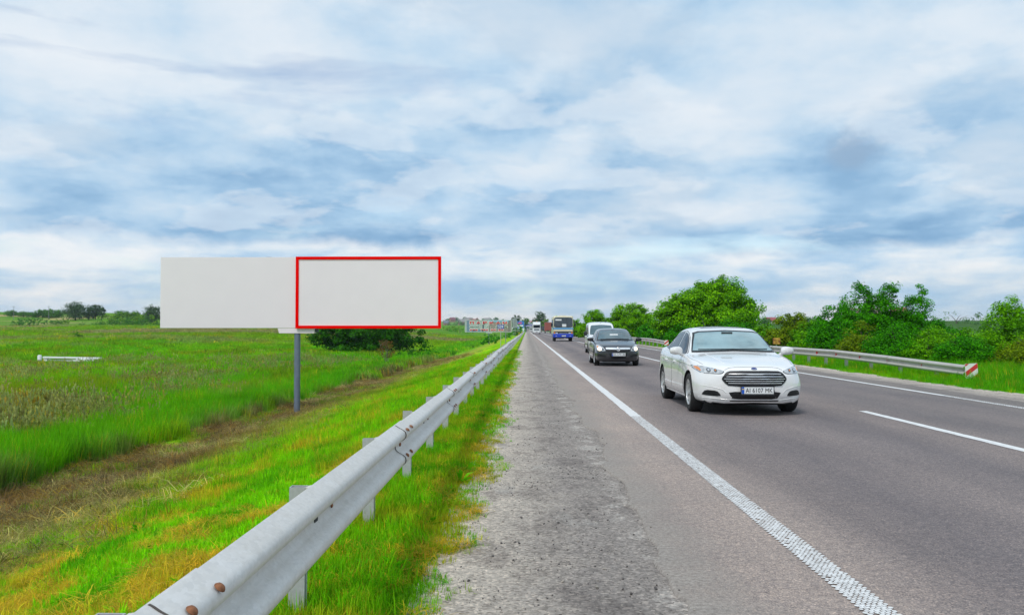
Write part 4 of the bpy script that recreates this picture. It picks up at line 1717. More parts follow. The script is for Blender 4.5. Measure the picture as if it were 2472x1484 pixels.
def wheel_parts(parent, x, y, r, w, side, spokes, Mt, Mr, Mh):
    """tyre with rim, spokes and hub; side = +1/-1 outward"""
    t = MB()
    ri = r * 0.66
    pr = [(ri, -w / 2 + 0.01), (ri + 0.03, -w / 2), (r - 0.03, -w / 2), (r - 0.008, -w / 2 + 0.02), (r, -w / 2 + 0.05), (r, w / 2 - 0.05), (r - 0.008, w / 2 - 0.02), (r - 0.03, w / 2), (ri + 0.03, w / 2), (ri, w / 2 - 0.01)]
    t.lathe(pr, 32, 'x', close=True)
    ty = t.build('wheel', Mt, parent, smooth=True, loc=(x, y, r))
    rm = MB()
    s = side
    rm.lathe([(ri + 0.002, s * (w / 2 - 0.004)), (ri - 0.012, s * (w / 2 - 0.006)), (ri - 0.03, s * (w / 2 - 0.05)), (ri - 0.035, -s * w * 0.3)], 32, 'x')
    for k in range(spokes):
        th = 2 * math.pi * k / spokes + 0.3
        M = Matrix.Rotation(th, 4, 'X')
        for q in (-0.035, 0.035):
            rm.box(min(s * (w / 2 - 0.05), s * (w / 2 - 0.015)), max(s * (w / 2 - 0.05), s * (w / 2 - 0.015)), q - 0.016, q + 0.016, 0.03, ri - 0.015, M)
    rm.build('rim', Mr, ty, smooth=False)
    hb = MB()
    hb.lathe([(0.0005, s * (w / 2 - 0.008)), (0.045, s * (w / 2 - 0.01)), (0.055, s * (w / 2 - 0.03)), (0.06, s * (w / 2 - 0.07))], 16, 'x')
    hb.build('hub_cap', Mr, ty, smooth=True)
    dk = MB()
    dk.lathe([(0.0005, s * (w / 2 - 0.085)), (ri - 0.034, s * (w / 2 - 0.085))], 24, 'x')
    dk.build('brake_disc', Mh, ty)
    return ty


M_TYRE = pmat('tyre_rubber', (0.018, 0.018, 0.018), 0.8, 0, 0.2, 30, bump=0.2)
M_WELL = pmat('wheel_well', (0.010, 0.010, 0.011), 0.9, 0, 0.2)
M_ALLOY = pmat('alloy', (0.62, 0.63, 0.64), 0.35, 0.7, 0.08)
M_CHROME = pmat('chrome', (0.86, 0.87, 0.88), 0.28, 0.75, 0.03)
M_BLACK = pmat('black_plastic', (0.014, 0.015, 0.017), 0.45, 0, 0.2)
M_GRILLE = pmat('grille_black', (0.008, 0.009, 0.011), 0.5, 0, 0.2)
M_PLATE = pmat('plate_white', (0.76, 0.78, 0.78), 0.4, 0, 0.03)
M_INK = pmat('plate_ink', (0.02, 0.02, 0.022), 0.5)
M_PLATEBLUE = pmat('plate_blue', (0.01, 0.10, 0.50), 0.4)
M_YELLOW = pmat('plate_yellow', (0.80, 0.55, 0.02), 0.4)
M_AMBER = pmat('amber_lens', (0.85, 0.25, 0.02), 0.15, 0, 0.1, coat=0.6)
M_LENS = pmat('lamp_lens', (0.55, 0.57, 0.58), 0.10, 0.35, 0.35, 18, coat=1.0)
M_LAMPDARK = pmat('lamp_dark', (0.13, 0.14, 0.15), 0.2, 0.3, 0.4, 25, coat=1.0)
M_LAMPON = pmat('lit_lamp', (1.0, 0.9, 0.7), 0.2, emit=((1.0, 0.80, 0.48), 2.6))
M_SIDEGLASS = pmat('tinted_side_glass', (0.012, 0.017, 0.026), 0.08, 0, 0.1, spec=0.16)
M_SEAM = pmat('shut_line', (0.10, 0.10, 0.10), 0.8)


def glass_mat(name, tone, haze):
    """windscreen: opaque, reflects the sky; a dim blue-green cabin is painted into its base colour"""
    m, t, p, out = base_mat(name)
    L = t.links.new
    tc = N(t, 'ShaderNodeTexCoord')
    n = N(t, 'ShaderNodeTexNoise')
    n.inputs['Scale'].default_value = 2.2
    n.inputs['Detail'].default_value = 4
    L(tc.outputs['Object'], n.inputs[0])
    c = ramp(t, n.outputs[0], [(0.30, tuple(v * 0.6 for v in tone)), (0.5, tone), (0.72, tuple(v * 1.25 for v in tone))])
    L(c, p.inputs['Base Color'])
    p.inputs['Roughness'].default_value = 0.05
    p.inputs['IOR'].default_value = 1.52
    p.inputs['Specular IOR Level'].default_value = haze
    p.inputs['Coat Weight'].default_value = 1.0
    p.inputs['Coat Roughness'].default_value = 0.02
    return m


M_SCREEN = glass_mat('windscreen_glass', (0.225, 0.350, 0.375), 0.8)
M_SCREEN_DK = glass_mat('windscreen_dark', (0.075, 0.125, 0.140), 0.7)
M_INT = pmat('cabin_trim', (0.030, 0.034, 0.036), 0.8)


def number_plate(parent, x, y, z, body, w=0.52, h=0.112, tilt=0.0):
    pl = MB().box(-w / 2, w / 2, -0.006, 0.012, -h / 2, h / 2).build('number_plate', M_PLATE, parent, loc=(x, y, z), rot=(tilt, 0, 0))
    fr = MB()
    e = 0.012
    fr.box(-w / 2 - e, w / 2 + e, -0.009, 0.010, h / 2, h / 2 + e)
    fr.box(-w / 2 - e, w / 2 + e, -0.009, 0.010, -h / 2 - 0.032, -h / 2)
    fr.box(-w / 2 - e, -w / 2, -0.009, 0.010, -h / 2, h / 2)
    fr.box(w / 2, w / 2 + e, -0.009, 0.010, -h / 2, h / 2)
    fr.build('plate_frame', M_BLACK, pl)
    MB().box(-w / 2 + 0.003, -w / 2 + 0.045, -0.0085, -0.0062, -h / 2 + 0.003, h / 2 - 0.003).build('country_band', M_PLATEBLUE, pl)
    MB().box(-w / 2 + 0.010, -w / 2 + 0.038, -0.010, -0.0088, 0.012, 0.026).build('flag_half', M_YELLOW, pl)
    if body:
        text_mesh('plate_text', body, w - 0.085, h * 0.66, M_INK, 0.001, 0.0, pl, (0.026, -0.0085, 0), 1.05)
    return pl


def mirror(parent, x, y, z, side, mat, w=0.22, h=0.15, d=0.12):
    """door mirror: shell on a short stalk, glass behind"""
    import bmesh
    bm = bmesh.new()
    bmesh.ops.create_uvsphere(bm, u_segments=16, v_segments=10, radius=0.5)
    for v in bm.verts:
        c = v.co
        c.x = math.copysign(abs(c.x * 2) ** 0.75 / 2, c.x) * w
        c.z = math.copysign(abs(c.z * 2) ** 0.85 / 2, c.z) * h * (1 - 0.25 * side * c.x / w)
        c.y = c.y * d * (1.25 if c.y < 0 else 0.7)
    me = bpy.data.meshes.new('mirror')
    bm.to_mesh(me); bm.free()
    me.materials.append(mat)
    me.polygons.foreach_set('use_smooth', [True] * len(me.polygons))
    o = link('mirror', me, parent, (x, y, z))
    MB().tube([(-side * w * 0.30, 0.02, -h * 0.30), (-side * w * 0.62, 0.05, -h * 0.62), (-side * w * 0.85, 0.08, -h * 0.78)], [0.035, 0.028, 0.035], 8).build('mirror_stalk', mat, o, smooth=True)
    b = MB()
    b.box(-w * 0.42, w * 0.42, d * 0.33, d * 0.345, -h * 0.36, h * 0.36)
    b.build('mirror_glass', M_CHROME, o)
    return o


def car_paint(name, col, flake=0.0, rough=0.22, dirt=(0.30, 0.27, 0.23)):
    """clear-coated paint with road dust low down on the body"""
    m, t, p, out = base_mat(name)
    L = t.links.new
    tc = N(t, 'ShaderNodeTexCoord')
    sep = N(t, 'ShaderNodeSeparateXYZ')
    L(tc.outputs['Object'], sep.inputs[0])
    n = N(t, 'ShaderNodeTexNoise')
    n.inputs['Scale'].default_value = 7
    n.inputs['Detail'].default_value = 7
    n.inputs['Roughness'].default_value = 0.65
    L(tc.outputs['Object'], n.inputs[0])
    hz = math_node(t, 'SUBTRACT', 0.62, sep.outputs[2])
    f = math_node(t, 'MULTIPLY', math_node(t, 'MULTIPLY', hz, 1.9, True), ramp(t, n.outputs[0], [(0.35, (0.05,) * 3), (0.65, (0.8,) * 3)]), True)
    f = math_node(t, 'MULTIPLY', f, 0.6)
    c = mixcol(t, f, col, dirt)
    L(c, p.inputs['Base Color'])
    p.inputs['Metallic'].default_value = flake
    p.inputs['Roughness'].default_value = rough
    p.inputs['Coat Weight'].default_value = 1.0
    p.inputs['Coat Roughness'].default_value = 0.035
    return m


# ------------------------------------------------------------------ white sedan
def sedan():
    root = empty('sedan', (3.72, 14.4, 0), 'white four door sedan with wide chrome barred grille, nearest oncoming car', 'car')
    W = car_paint('white_car_paint', (0.88, 0.875, 0.865))
    T = {
        'zb': ([0, 0.05, 0.12, 0.5, 1.5, 3.5, 4.5, 4.80, 4.87], [0.30, 0.225, 0.195, 0.19, 0.185, 0.185, 0.21, 0.28, 0.36]),
        'ws': ([0, 0.05, 0.15, 0.6, 1.2, 2.5, 3.8, 4.5, 4.87], [0.66, 0.76, 0.82, 0.885, 0.895, 0.895, 0.895, 0.86, 0.74]),
        'wm': ([0, 0.05, 0.15, 0.6, 1.2, 2.5, 3.8, 4.5, 4.87], [0.74, 0.82, 0.87, 0.918, 0.925, 0.922, 0.926, 0.895, 0.80]),
        'zm': ([0, 0.2, 1.2, 2.5, 4.0, 4.87], [0.48, 0.52, 0.58, 0.58, 0.62, 0.62]),
        'wb': ([0, 0.05, 0.15, 0.6, 1.2, 2.0, 3.2, 4.2, 4.87], [0.66, 0.73, 0.775, 0.845, 0.875, 0.885, 0.885, 0.855, 0.70]),
        'zs': ([0, 0.05, 0.15, 0.45, 0.9, 1.5, 2.5, 3.6, 4.3, 4.75, 4.87], [0.66, 0.705, 0.745, 0.815, 0.885, 0.935, 0.955, 0.985, 1.02, 1.00, 0.90]),
        'wg': ([0, 0.1, 0.6, 1.3, 1.5, 2.1, 2.5, 3.2, 3.8, 4.3, 4.87], [0.56, 0.64, 0.72, 0.745, 0.735, 0.625, 0.60, 0.59, 0.59, 0.62, 0.58]),
        'zg': ([0, 0.06, 0.15, 0.45, 0.9, 1.35, 1.55, 1.8, 2.12, 2.45, 2.9, 3.3, 3.7, 4.1, 4.4, 4.75, 4.87], [0.69, 0.745, 0.785, 0.86, 0.925, 0.97, 1.02, 1.17, 1.335, 1.40, 1.412, 1.395, 1.33, 1.19, 1.09, 1.06, 0.93]),
        'wr': ([0, 0.2, 1.3, 1.6, 2.1, 2.6, 3.6, 4.3, 4.87], [0.40, 0.46, 0.50, 0.52, 0.47, 0.45, 0.43, 0.46, 0.42]),
        'zt': ([0, 0.05, 0.12, 0.3, 0.6, 1.0, 1.30, 1.42, 1.8, 2.15, 2.5, 2.9, 3.3, 3.7, 4.1, 4.4, 4.75, 4.87], [0.715, 0.775, 0.815, 0.855, 0.905, 0.965, 1.005, 1.03, 1.235, 1.405, 1.465, 1.478, 1.46, 1.395, 1.245, 1.135, 1.095, 0.95]),
    }
    st = [0, 0.02, 0.05, 0.085, 0.12, 0.17, 0.23, 0.30, 0.38] + list(np.arange(0.48, 4.5, 0.085)) + [4.55, 4.62, 4.69, 4.75, 4.80, 4.84, 4.87]
    AR = [(0.965, 0.335), (3.815, 0.335)]
    me, bv = loft_body(T, st, 0.34, AR, 0.385, 0.60, [W, M_WELL])
    link('body', me, root)
    # front end
    gr = [(-0.36, 0.728), (0.36, 0.728), (0.44, 0.705), (0.515, 0.615), (0.47, 0.555), (0.40, 0.502), (-0.40, 0.502), (-0.47, 0.555), (-0.515, 0.615), (-0.44, 0.705)]
    gr = round_poly(gr, 1, 0.2)
    patch(bv, 'grille_surround', [(p[0] * 1.035, 0.615 + (p[1] - 0.615) * 1.10) for p in gr], 'y', 0.010, M_BLACK, root, 0.03)
    g = patch(bv, 'grille', gr, 'y', 0.016, M_GRILLE, root, 0.04)
    for i, z in enumerate((0.684, 0.649, 0.614, 0.579, 0.544)):
        hw = [0.415, 0.455, 0.485, 0.460, 0.425][i]
        patch(bv, 'grille_bar', [(-hw, z - 0.0045), (hw, z - 0.0045), (hw, z + 0.0045), (-hw, z + 0.0045)], 'y', 0.032, M_CHROME, g, 0.05)
    lo = [(-0.43, 0.405), (0.43, 0.405), (0.36, 0.285), (-0.36, 0.285)]
    lg = patch(bv, 'lower_intake', round_poly(lo, 1, 0.12), 'y', 0.006, M_GRILLE, root, 0.04)
    for z in (0.325, 0.36):
        patch(bv, 'intake_slat', [(-0.36, z - 0.004), (0.36, z - 0.004), (0.36, z + 0.004), (-0.36, z + 0.004)], 'y', 0.014, M_BLACK, lg, 0.06)
    patch(bv, 'bumper_slit', [(-0.40, 0.262), (0.40, 0.262), (0.39, 0.245), (-0.39, 0.245)], 'y', 0.004, M_GRILLE, root, 0.05)
    for s in (-1, 1):
        fg = [(s * 0.54, 0.325), (s * 0.55, 0.365), (s * 0.60, 0.415), (s * 0.76, 0.425), (s * 0.805, 0.36), (s * 0.80, 0.335)]
        f = patch(bv, 'fog_bezel', round_poly(fg, 1, 0.2), 'y', 0.005, M_BLACK, root, 0.03)
        for z in (0.35, 0.372, 0.394):
            patch(bv, 'bezel_slat', [(s * 0.60, z - 0.003), (s * 0.77, z - 0.003), (s * 0.77, z + 0.003), (s * 0.60, z + 0.003)], 'y', 0.011, M_GRILLE, f, 0.04)
        hl = [(s * 0.475, 0.735), (s * 0.535, 0.690), (s * 0.80, 0.700), (s * 0.865, 0.755), (s * 0.872, 0.805), (s * 0.80, 0.805), (s * 0.62, 0.775)]
        patch(bv, 'headlight_rim', round_poly([(0.68 * s + (p[0] - 0.68 * s) * 1.05, 0.745 + (p[1] - 0.745) * 1.13) for p in hl], 1, 0.15), 'y', 0.002, M_BLACK, root, 0.03)
        h = patch(bv, 'headlight', round_poly(hl, 1, 0.15), 'y', 0.008, M_LENS, root, 0.03)
        patch(bv, 'turn_signal', round_poly([(s * 0.79, 0.715), (s * 0.852, 0.762), (s * 0.860, 0.796), (s * 0.81, 0.795)], 1), 'y', 0.0125, M_AMBER, h, 0.02)
        for cx, cz, r, m in ((0.70, 0.743, 0.030, M_LAMPDARK), (0.605, 0.738, 0.025, M_LAMPDARK), (0.70, 0.743, 0.014, M_CHROME), (0.605, 0.740, 0.010, M_AMBER)):
            c = [(s * cx + r * math.cos(k * math.pi / 6), cz + r * math.sin(k * math.pi / 6)) for k in range(12)]
            patch(bv, 'lamp', c, 'y', 0.0125 + (0.004 if r < 0.02 else 0), m, h, 0.02)
    # bonnet shut line and emblem
    bead(bv, 'bonnet_line', [(-0.47, 0.752), (-0.40, 0.785), (-0.30, 0.797), (0.0, 0.803), (0.30, 0.797), (0.40, 0.785), (0.47, 0.752)], 'y', 0.0045, M_SEAM, root)
    ov = [(0.052 * math.cos(k * math.pi / 10), 0.773 + 0.020 * math.sin(k * math.pi / 10)) for k in range(20)]
    e = patch(bv, 'emblem', ov, 'y', 0.006, M_CHROME, root, 0.02)
    patch(bv, 'emblem_field', [(p[0] * 0.86, 0.773 + (p[1] - 0.773) * 0.80) for p in ov], 'y', 0.010, pmat('emblem_blue', (0.01, 0.04, 0.22), 0.2), e, 0.02)
    hp, hn = proj(bv, 0, 0.773, 'y')
    text_mesh('emblem_script', 'Ford', 0.056, 0.020, M_LETTER_W, 0.0006, 0.0, e, (0, hp.y - 0.016, 0.773))
    # pressed creases on bonnet, bumper and flanks
    for s in (-1, 1):
        bead(bv, 'bonnet_crease', [(s * 0.42, 0.36), (s * 0.46, 0.70), (s * 0.54, 1.30)], 'z', 0.006, W, root)
        bead(bv, 'bumper_crease', [(s * 0.83, 0.50), (s * 0.66, 0.475), (s * 0.52, 0.44), (s * 0.46, 0.38)], 'y', 0.008, W, root)
        bead(bv, 'chin_crease', [(s * 0.84, 0.295), (s * 0.60, 0.285), (s * 0.44, 0.272), (0, 0.272)], 'y', 0.009, W, root)
        bead(bv, 'flank_crease', [(0.55, 0.77), (1.4, 0.835), (2.6, 0.865), (3.9, 0.90), (4.5, 0.93)], 'x', 0.008, W, root, s)
    # plate
    hp, _ = proj(bv, 0.024, 0.435, 'y')
    number_plate(root, 0.024, hp.y - 0.03, 0.432, 'AI 6107 MK')
    # glass
    ws = [(-0.735, 1.012), (-0.66, 1.012), (0, 1.035), (0.66, 1.012), (0.735, 1.012), (0.665, 1.20), (0.60, 1.352), (0.50, 1.378), (0, 1.398), (-0.50, 1.378), (-0.60, 1.352), (-0.665, 1.20)]
    patch(bv, 'windscreen_seal', [(p[0] * 1.012, 1.2 + (p[1] - 1.2) * 1.03) for p in ws], 'y', 0.006, M_BLACK, root, 0.035)
    wsg = patch(bv, 'windscreen', inset(ws, 0.022), 'y', 0.011, M_SCREEN, root, 0.045)
    MB().box(-0.10, 0.10, -0.02, 0.01, -0.028, 0.028).build('interior_mirror', M_INT, wsg, loc=(0.0, proj(bv, 0, 1.345, 'y')[0].y - 0.008, 1.345))
    for x0, x1 in ((-0.62, 0.02), (0.02, 0.62)):
        bead(bv, 'wiper', [(x0, 1.045 if x0 < 0 else 1.05), (x1, 1.052)], 'y', 0.007, M_BLACK, root, lift=0.02)
    for s in (-1, 1):
        sg = [(1.62, 0.975), (2.62, 0.985), (2.62, 1.372), (2.30, 1.335), (2.05, 1.255)]
        patch(bv, 'side_window', round_poly(sg, 1, 0.08), 'x', 0.004, M_SIDEGLASS, root, 0.08, s)
        sg = [(2.70, 0.988), (3.56, 1.01), (3.50, 1.24), (3.22, 1.345), (2.70, 1.376)]
        patch(bv, 'side_window', round_poly(sg, 1, 0.08), 'x', 0.004, M_SIDEGLASS, root, 0.08, s)
        patch(bv, 'side_window', round_poly([(3.62, 1.025), (3.98, 1.06), (3.60, 1.21)], 1, 0.1), 'x', 0.004, M_SIDEGLASS, root, 0.08, s)
        bead(bv, 'window_trim', [(1.55, 0.962), (2.6, 0.972), (3.6, 0.998), (4.02, 1.045)], 'x', 0.007, M_CHROME, root, s)
        bead(bv, 'window_trim', [(1.58, 0.985), (2.03, 1.268), (2.3, 1.352), (2.62, 1.392), (3.22, 1.365), (3.55, 1.262), (4.04, 1.06)], 'x', 0.006, M_BLACK, root, s)
        for yy in ([(1.48, 0.27), (1.40, 0.55), (1.46, 0.93)], [(2.64, 0.27), (2.66, 0.96)], [(3.40, 0.44), (3.66, 0.75), (3.70, 0.98)]):
            bead(bv, 'door_line', yy, 'x', 0.0035, M_SEAM, root, s)
        bead(bv, 'bonnet_line', [(0.50, 0.83), (0.75, 0.875), (1.1, 0.915), (1.42, 0.955)], 'x', 0.003, M_SEAM, root, s)
        bead(bv, 'sill_trim', [(1.40, 0.245), (3.40, 0.245)], 'x', 0.014, W, root, s)
        for yy in (2.42, 3.38):
            patch(bv, 'door_handle', [(yy - 0.10, 0.815), (yy + 0.10, 0.82), (yy + 0.10, 0.845), (yy - 0.10, 0.84)], 'x', 0.028, W, root, 0.04, s)
        mirror(root, s * 1.005, 1.62, 1.035, s, W, 0.235, 0.15, 0.13)
        for (yy, zz) in AR:
            wheel_parts(root, s * 0.80, yy, 0.335, 0.225, s, 5, M_TYRE, M_ALLOY, M_WELL)
    # sunroof, aerial, rear lamps
    patch(bv, 'sunroof', [(-0.40, 2.42), (0.40, 2.42), (0.40, 2.85), (-0.40, 2.85)], 'z', 0.004, M_SIDEGLASS, root, 0.08)
    MB().tube([(-0.12, 3.35, 1.45), (-0.16, 3.50, 1.62)], [0.012, 0.004], 6).build('aerial', M_BLACK, root)
    patch(bv, 'rear_window', [(-0.58, 1.14), (0.58, 1.14), (0.50, 1.35), (-0.50, 1.35)], 'Y', 0.005, M_SIDEGLASS, root, 0.07)
    for s in (-1, 1):
        patch(bv, 'tail_lamp', round_poly([(s * 0.48, 0.90), (s * 0.78, 0.90), (s * 0.77, 1.0), (s * 0.5, 0.99)], 1), 'Y', 0.006, M_REDREF, root, 0.05)
    u = MB()
    u.box(-0.58, 0.58, 0.45, 4.4, 0.16, 0.22)
    u.build('underbody', M_WELL, root)
    return root


sedan()


# ------------------------------------------------------------------ dark hatchback
def hatchback():
    root = empty('hatchback', (3.52, 33.9, 0), 'dark grey hatchback with lit headlights following the white sedan', 'car')
    W = car_paint('charcoal_car_paint', (0.030, 0.032, 0.038), 0.35, 0.3, (0.10, 0.095, 0.09))
    T = {
        'zb': ([0, 0.05, 0.12, 0.5, 3.6, 4.1, 4.25], [0.29, 0.215, 0.185, 0.18, 0.18, 0.26, 0.34]),
        'ws': ([0, 0.05, 0.15, 0.6, 1.2, 3.2, 4.0, 4.25], [0.62, 0.72, 0.78, 0.845, 0.855, 0.855, 0.83, 0.74]),
        'wm': ([0, 0.05, 0.15, 0.6, 1.2, 3.2, 4.0, 4.25], [0.70, 0.78, 0.82, 0.872, 0.876, 0.878, 0.855, 0.78]),
        'zm': ([0, 0.2, 1.2, 2.5, 4.25], [0.46, 0.50, 0.56, 0.58, 0.62]),
        'wb': ([0, 0.05, 0.15, 0.6, 1.2, 2.0, 3.2, 4.25], [0.63, 0.70, 0.74, 0.81, 0.845, 0.85, 0.845, 0.72]),
        'zs': ([0, 0.05, 0.15, 0.45, 0.9, 1.4, 2.5, 3.6, 4.25], [0.62, 0.675, 0.725, 0.80, 0.875, 0.92, 0.95, 0.99, 0.96]),
        'wg': ([0, 0.1, 0.6, 1.1, 1.35, 1.9, 2.3, 3.2, 3.9, 4.25], [0.54, 0.62, 0.70, 0.715, 0.70, 0.60, 0.575, 0.57, 0.56, 0.54]),
        'zg': ([0, 0.06, 0.15, 0.45, 0.9, 1.15, 1.35, 1.6, 1.95, 2.25, 2.8, 3.4, 3.8, 4.1, 4.25], [0.655, 0.72, 0.765, 0.845, 0.92, 0.955, 1.02, 1.17, 1.335, 1.395, 1.41, 1.385, 1.32, 1.12, 0.99]),
        'wr': ([0, 0.2, 1.2, 1.6, 2.1, 2.6, 3.6, 4.25], [0.38, 0.44, 0.48, 0.50, 0.45, 0.43, 0.42, 0.40]),
        'zt': ([0, 0.05, 0.12, 0.3, 0.6, 1.0, 1.18, 1.5, 1.95, 2.3, 2.8, 3.4, 3.8, 4.1, 4.25], [0.68, 0.74, 0.785, 0.84, 0.90, 0.975, 1.01, 1.19, 1.40, 1.46, 1.475, 1.45, 1.38, 1.16, 1.0]),
    }
    st = [0, 0.02, 0.05, 0.085, 0.12, 0.17, 0.24, 0.32] + list(np.arange(0.42, 4.0, 0.10)) + [4.06, 4.12, 4.17, 4.21, 4.25]
    AR = [(0.86, 0.315), (3.47, 0.315)]
    me, bv = loft_body(T, st, 0.30, AR, 0.36, 0.56, [W, M_WELL], wide=0.86)
    link('body', me, root)
    g = patch(bv, 'grille', round_poly([(-0.47, 0.655), (0.47, 0.655), (0.44, 0.555), (-0.44, 0.555)], 1, 0.1), 'y', 0.005, M_GRILLE, root, 0.05)
    patch(bv, 'chrome_bar', round_poly([(-0.475, 0.715), (0.475, 0.715), (0.455, 0.645), (-0.455, 0.645)], 1, 0.08), 'y', 0.020, M_CHROME, root, 0.05)
    hp, _ = proj(bv, 0, 0.66, 'y')
    em = MB()
    em.lathe([(0.050, -0.004), (0.062, -0.010), (0.074, -0.004), (0.062, 0.006)], 24, 'y', (0, 0, 0), close=True)
    e = em.build('emblem', M_CHROME, root, smooth=True, loc=(0, hp.y - 0.03, 0.66))
    MB().prism([(-0.085, -0.006), (-0.02, 0.012), (-0.005, 0.0), (0.085, 0.006), (0.02, -0.012), (0.005, 0.0)], 'y', -0.012, -0.004).build('emblem_bolt', M_CHROME, e)
    lo = [(-0.36, 0.52), (0.36, 0.52), (0.27, 0.29), (-0.27, 0.29)]
    lg = patch(bv, 'lower_grille', round_poly(lo, 1, 0.15), 'y', 0.005, M_GRILLE, root, 0.05)
    for z in (0.33, 0.37, 0.41):
        patch(bv, 'grille_slat', [(-0.27, z - 0.006), (0.27, z - 0.006), (0.27, z + 0.006), (-0.27, z + 0.006)], 'y', 0.013, M_BLACK, lg, 0.07)
    for s in (-1, 1):
        bead(bv, 'grille_edge', [(s * 0.46, 0.56), (s * 0.36, 0.42), (s * 0.28, 0.28), (0, 0.27)], 'y', 0.013, W, root)
        f = patch(bv, 'side_intake', round_poly([(s * 0.44, 0.34), (s * 0.76, 0.38), (s * 0.77, 0.47), (s * 0.50, 0.45)], 1, 0.15), 'y', 0.004, M_GRILLE, root, 0.05)
        for z in (0.39, 0.42):
            patch(bv, 'intake_slat', [(s * 0.52, z), (s * 0.74, z + 0.012), (s * 0.74, z + 0.022), (s * 0.52, z + 0.010)], 'y', 0.011, M_BLACK, f, 0.06)
        hl = [(s * 0.475, 0.60), (s * 0.56, 0.585), (s * 0.745, 0.60), (s * 0.80, 0.66), (s * 0.808, 0.76), (s * 0.785, 0.825), (s * 0.70, 0.815), (s * 0.55, 0.72)]
        h = patch(bv, 'headlight', round_poly(hl, 1, 0.15), 'y', 0.008, M_LENS, root, 0.035)
        for cx, cz, r, m in ((0.695, 0.665, 0.066, M_LAMPON), (0.575, 0.645, 0.040, M_LAMPDARK), (0.755, 0.745, 0.030, M_AMBER)):
            c = [(s * cx + r * math.cos(k * math.pi / 6), cz + r * math.sin(k * math.pi / 6)) for k in range(12)]
            patch(bv, 'lamp', c, 'y', 0.013, m, h, 0.03)
    bead(bv, 'bonnet_line', [(-0.46, 0.722), (0, 0.735), (0.46, 0.722)], 'y', 0.004, M_SEAM, root)
    hp, _ = proj(bv, 0.01, 0.455, 'y')
    number_plate(root, 0.01, hp.y - 0.03, 0.458, 'KA 5791 BB')
    ws = [(-0.705, 0.985), (0, 1.01), (0.705, 0.985), (0.64, 1.19), (0.575, 1.345), (0.48, 1.375), (0, 1.39), (-0.48, 1.375), (-0.575, 1.345), (-0.64, 1.19)]
    patch(bv, 'windscreen_seal', [(p[0] * 1.015, 1.19 + (p[1] - 1.19) * 1.035) for p in ws], 'y', 0.003, M_BLACK, root, 0.07)
    wsg = patch(bv, 'windscreen', inset(ws, 0.022), 'y', 0.009, M_SCREEN_DK, root, 0.07)
    bead(bv, 'wiper', [(-0.58, 1.02), (0.55, 1.03)], 'y', 0.008, M_BLACK, root, lift=0.02)
    MB().box(-0.16, 0.16, -0.012, 0.0, -0.035, 0.035).build('paper_sheet', M_PLATE, wsg, loc=(-0.02, proj(bv, 0, 1.20, 'y')[0].y - 0.012, 1.20), rot=(R(-25), 0, 0))
    for s in (-1, 1):
        patch(bv, 'side_window', round_poly([(1.42, 0.955), (2.35, 0.97), (2.33, 1.37), (2.08, 1.325), (1.84, 1.235)], 1, 0.08), 'x', 0.004, M_SIDEGLASS, root, 0.09, s)
        patch(bv, 'side_window', round_poly([(2.43, 0.972), (3.25, 1.0), (3.15, 1.33), (2.43, 1.375)], 1, 0.08), 'x', 0.004, M_SIDEGLASS, root, 0.09, s)
        patch(bv, 'side_window', round_poly([(3.32, 1.01), (3.75, 1.06), (3.36, 1.28)], 1, 0.1), 'x', 0.004, M_SIDEGLASS, root, 0.09, s)
        for yy in ([(1.30, 0.27), (1.26, 0.6), (1.32, 0.93)], [(2.38, 0.27), (2.39, 0.95)]):
            bead(bv, 'door_line', yy, 'x', 0.0035, M_INK, root, s)
        bead(bv, 'side_moulding', [(1.35, 0.53), (3.05, 0.55)], 'x', 0.022, M_BLACK, root, s)
        for yy in (2.18, 3.02):
            patch(bv, 'door_handle', [(yy - 0.09, 0.80), (yy + 0.09, 0.805), (yy + 0.09, 0.835), (yy - 0.09, 0.83)], 'x', 0.026, W, root, 0.05, s)
        mirror(root, s * 0.97, 1.42, 1.02, s, M_BLACK, 0.25, 0.15, 0.13)
        for (yy, zz) in AR:
            wheel_parts(root, s * 0.765, yy, 0.315, 0.20, s, 7, M_TYRE, M_ALLOY, M_WELL)
    patch(bv, 'rear_window', [(-0.52, 1.12), (0.52, 1.12), (0.47, 1.34), (-0.47, 1.34)], 'Y', 0.005, M_SIDEGLASS, root, 0.08)
    for s in (-1, 1):
        patch(bv, 'tail_lamp', round_poly([(s * 0.56, 0.85), (s * 0.72, 0.85), (s * 0.69, 1.05), (s * 0.58, 1.05)], 1), 'Y', 0.006, M_REDREF, root, 0.05)
    MB().box(-0.55, 0.55, 0.42, 3.9, 0.155, 0.215).build('underbody', M_WELL, root)
    return root


hatchback()


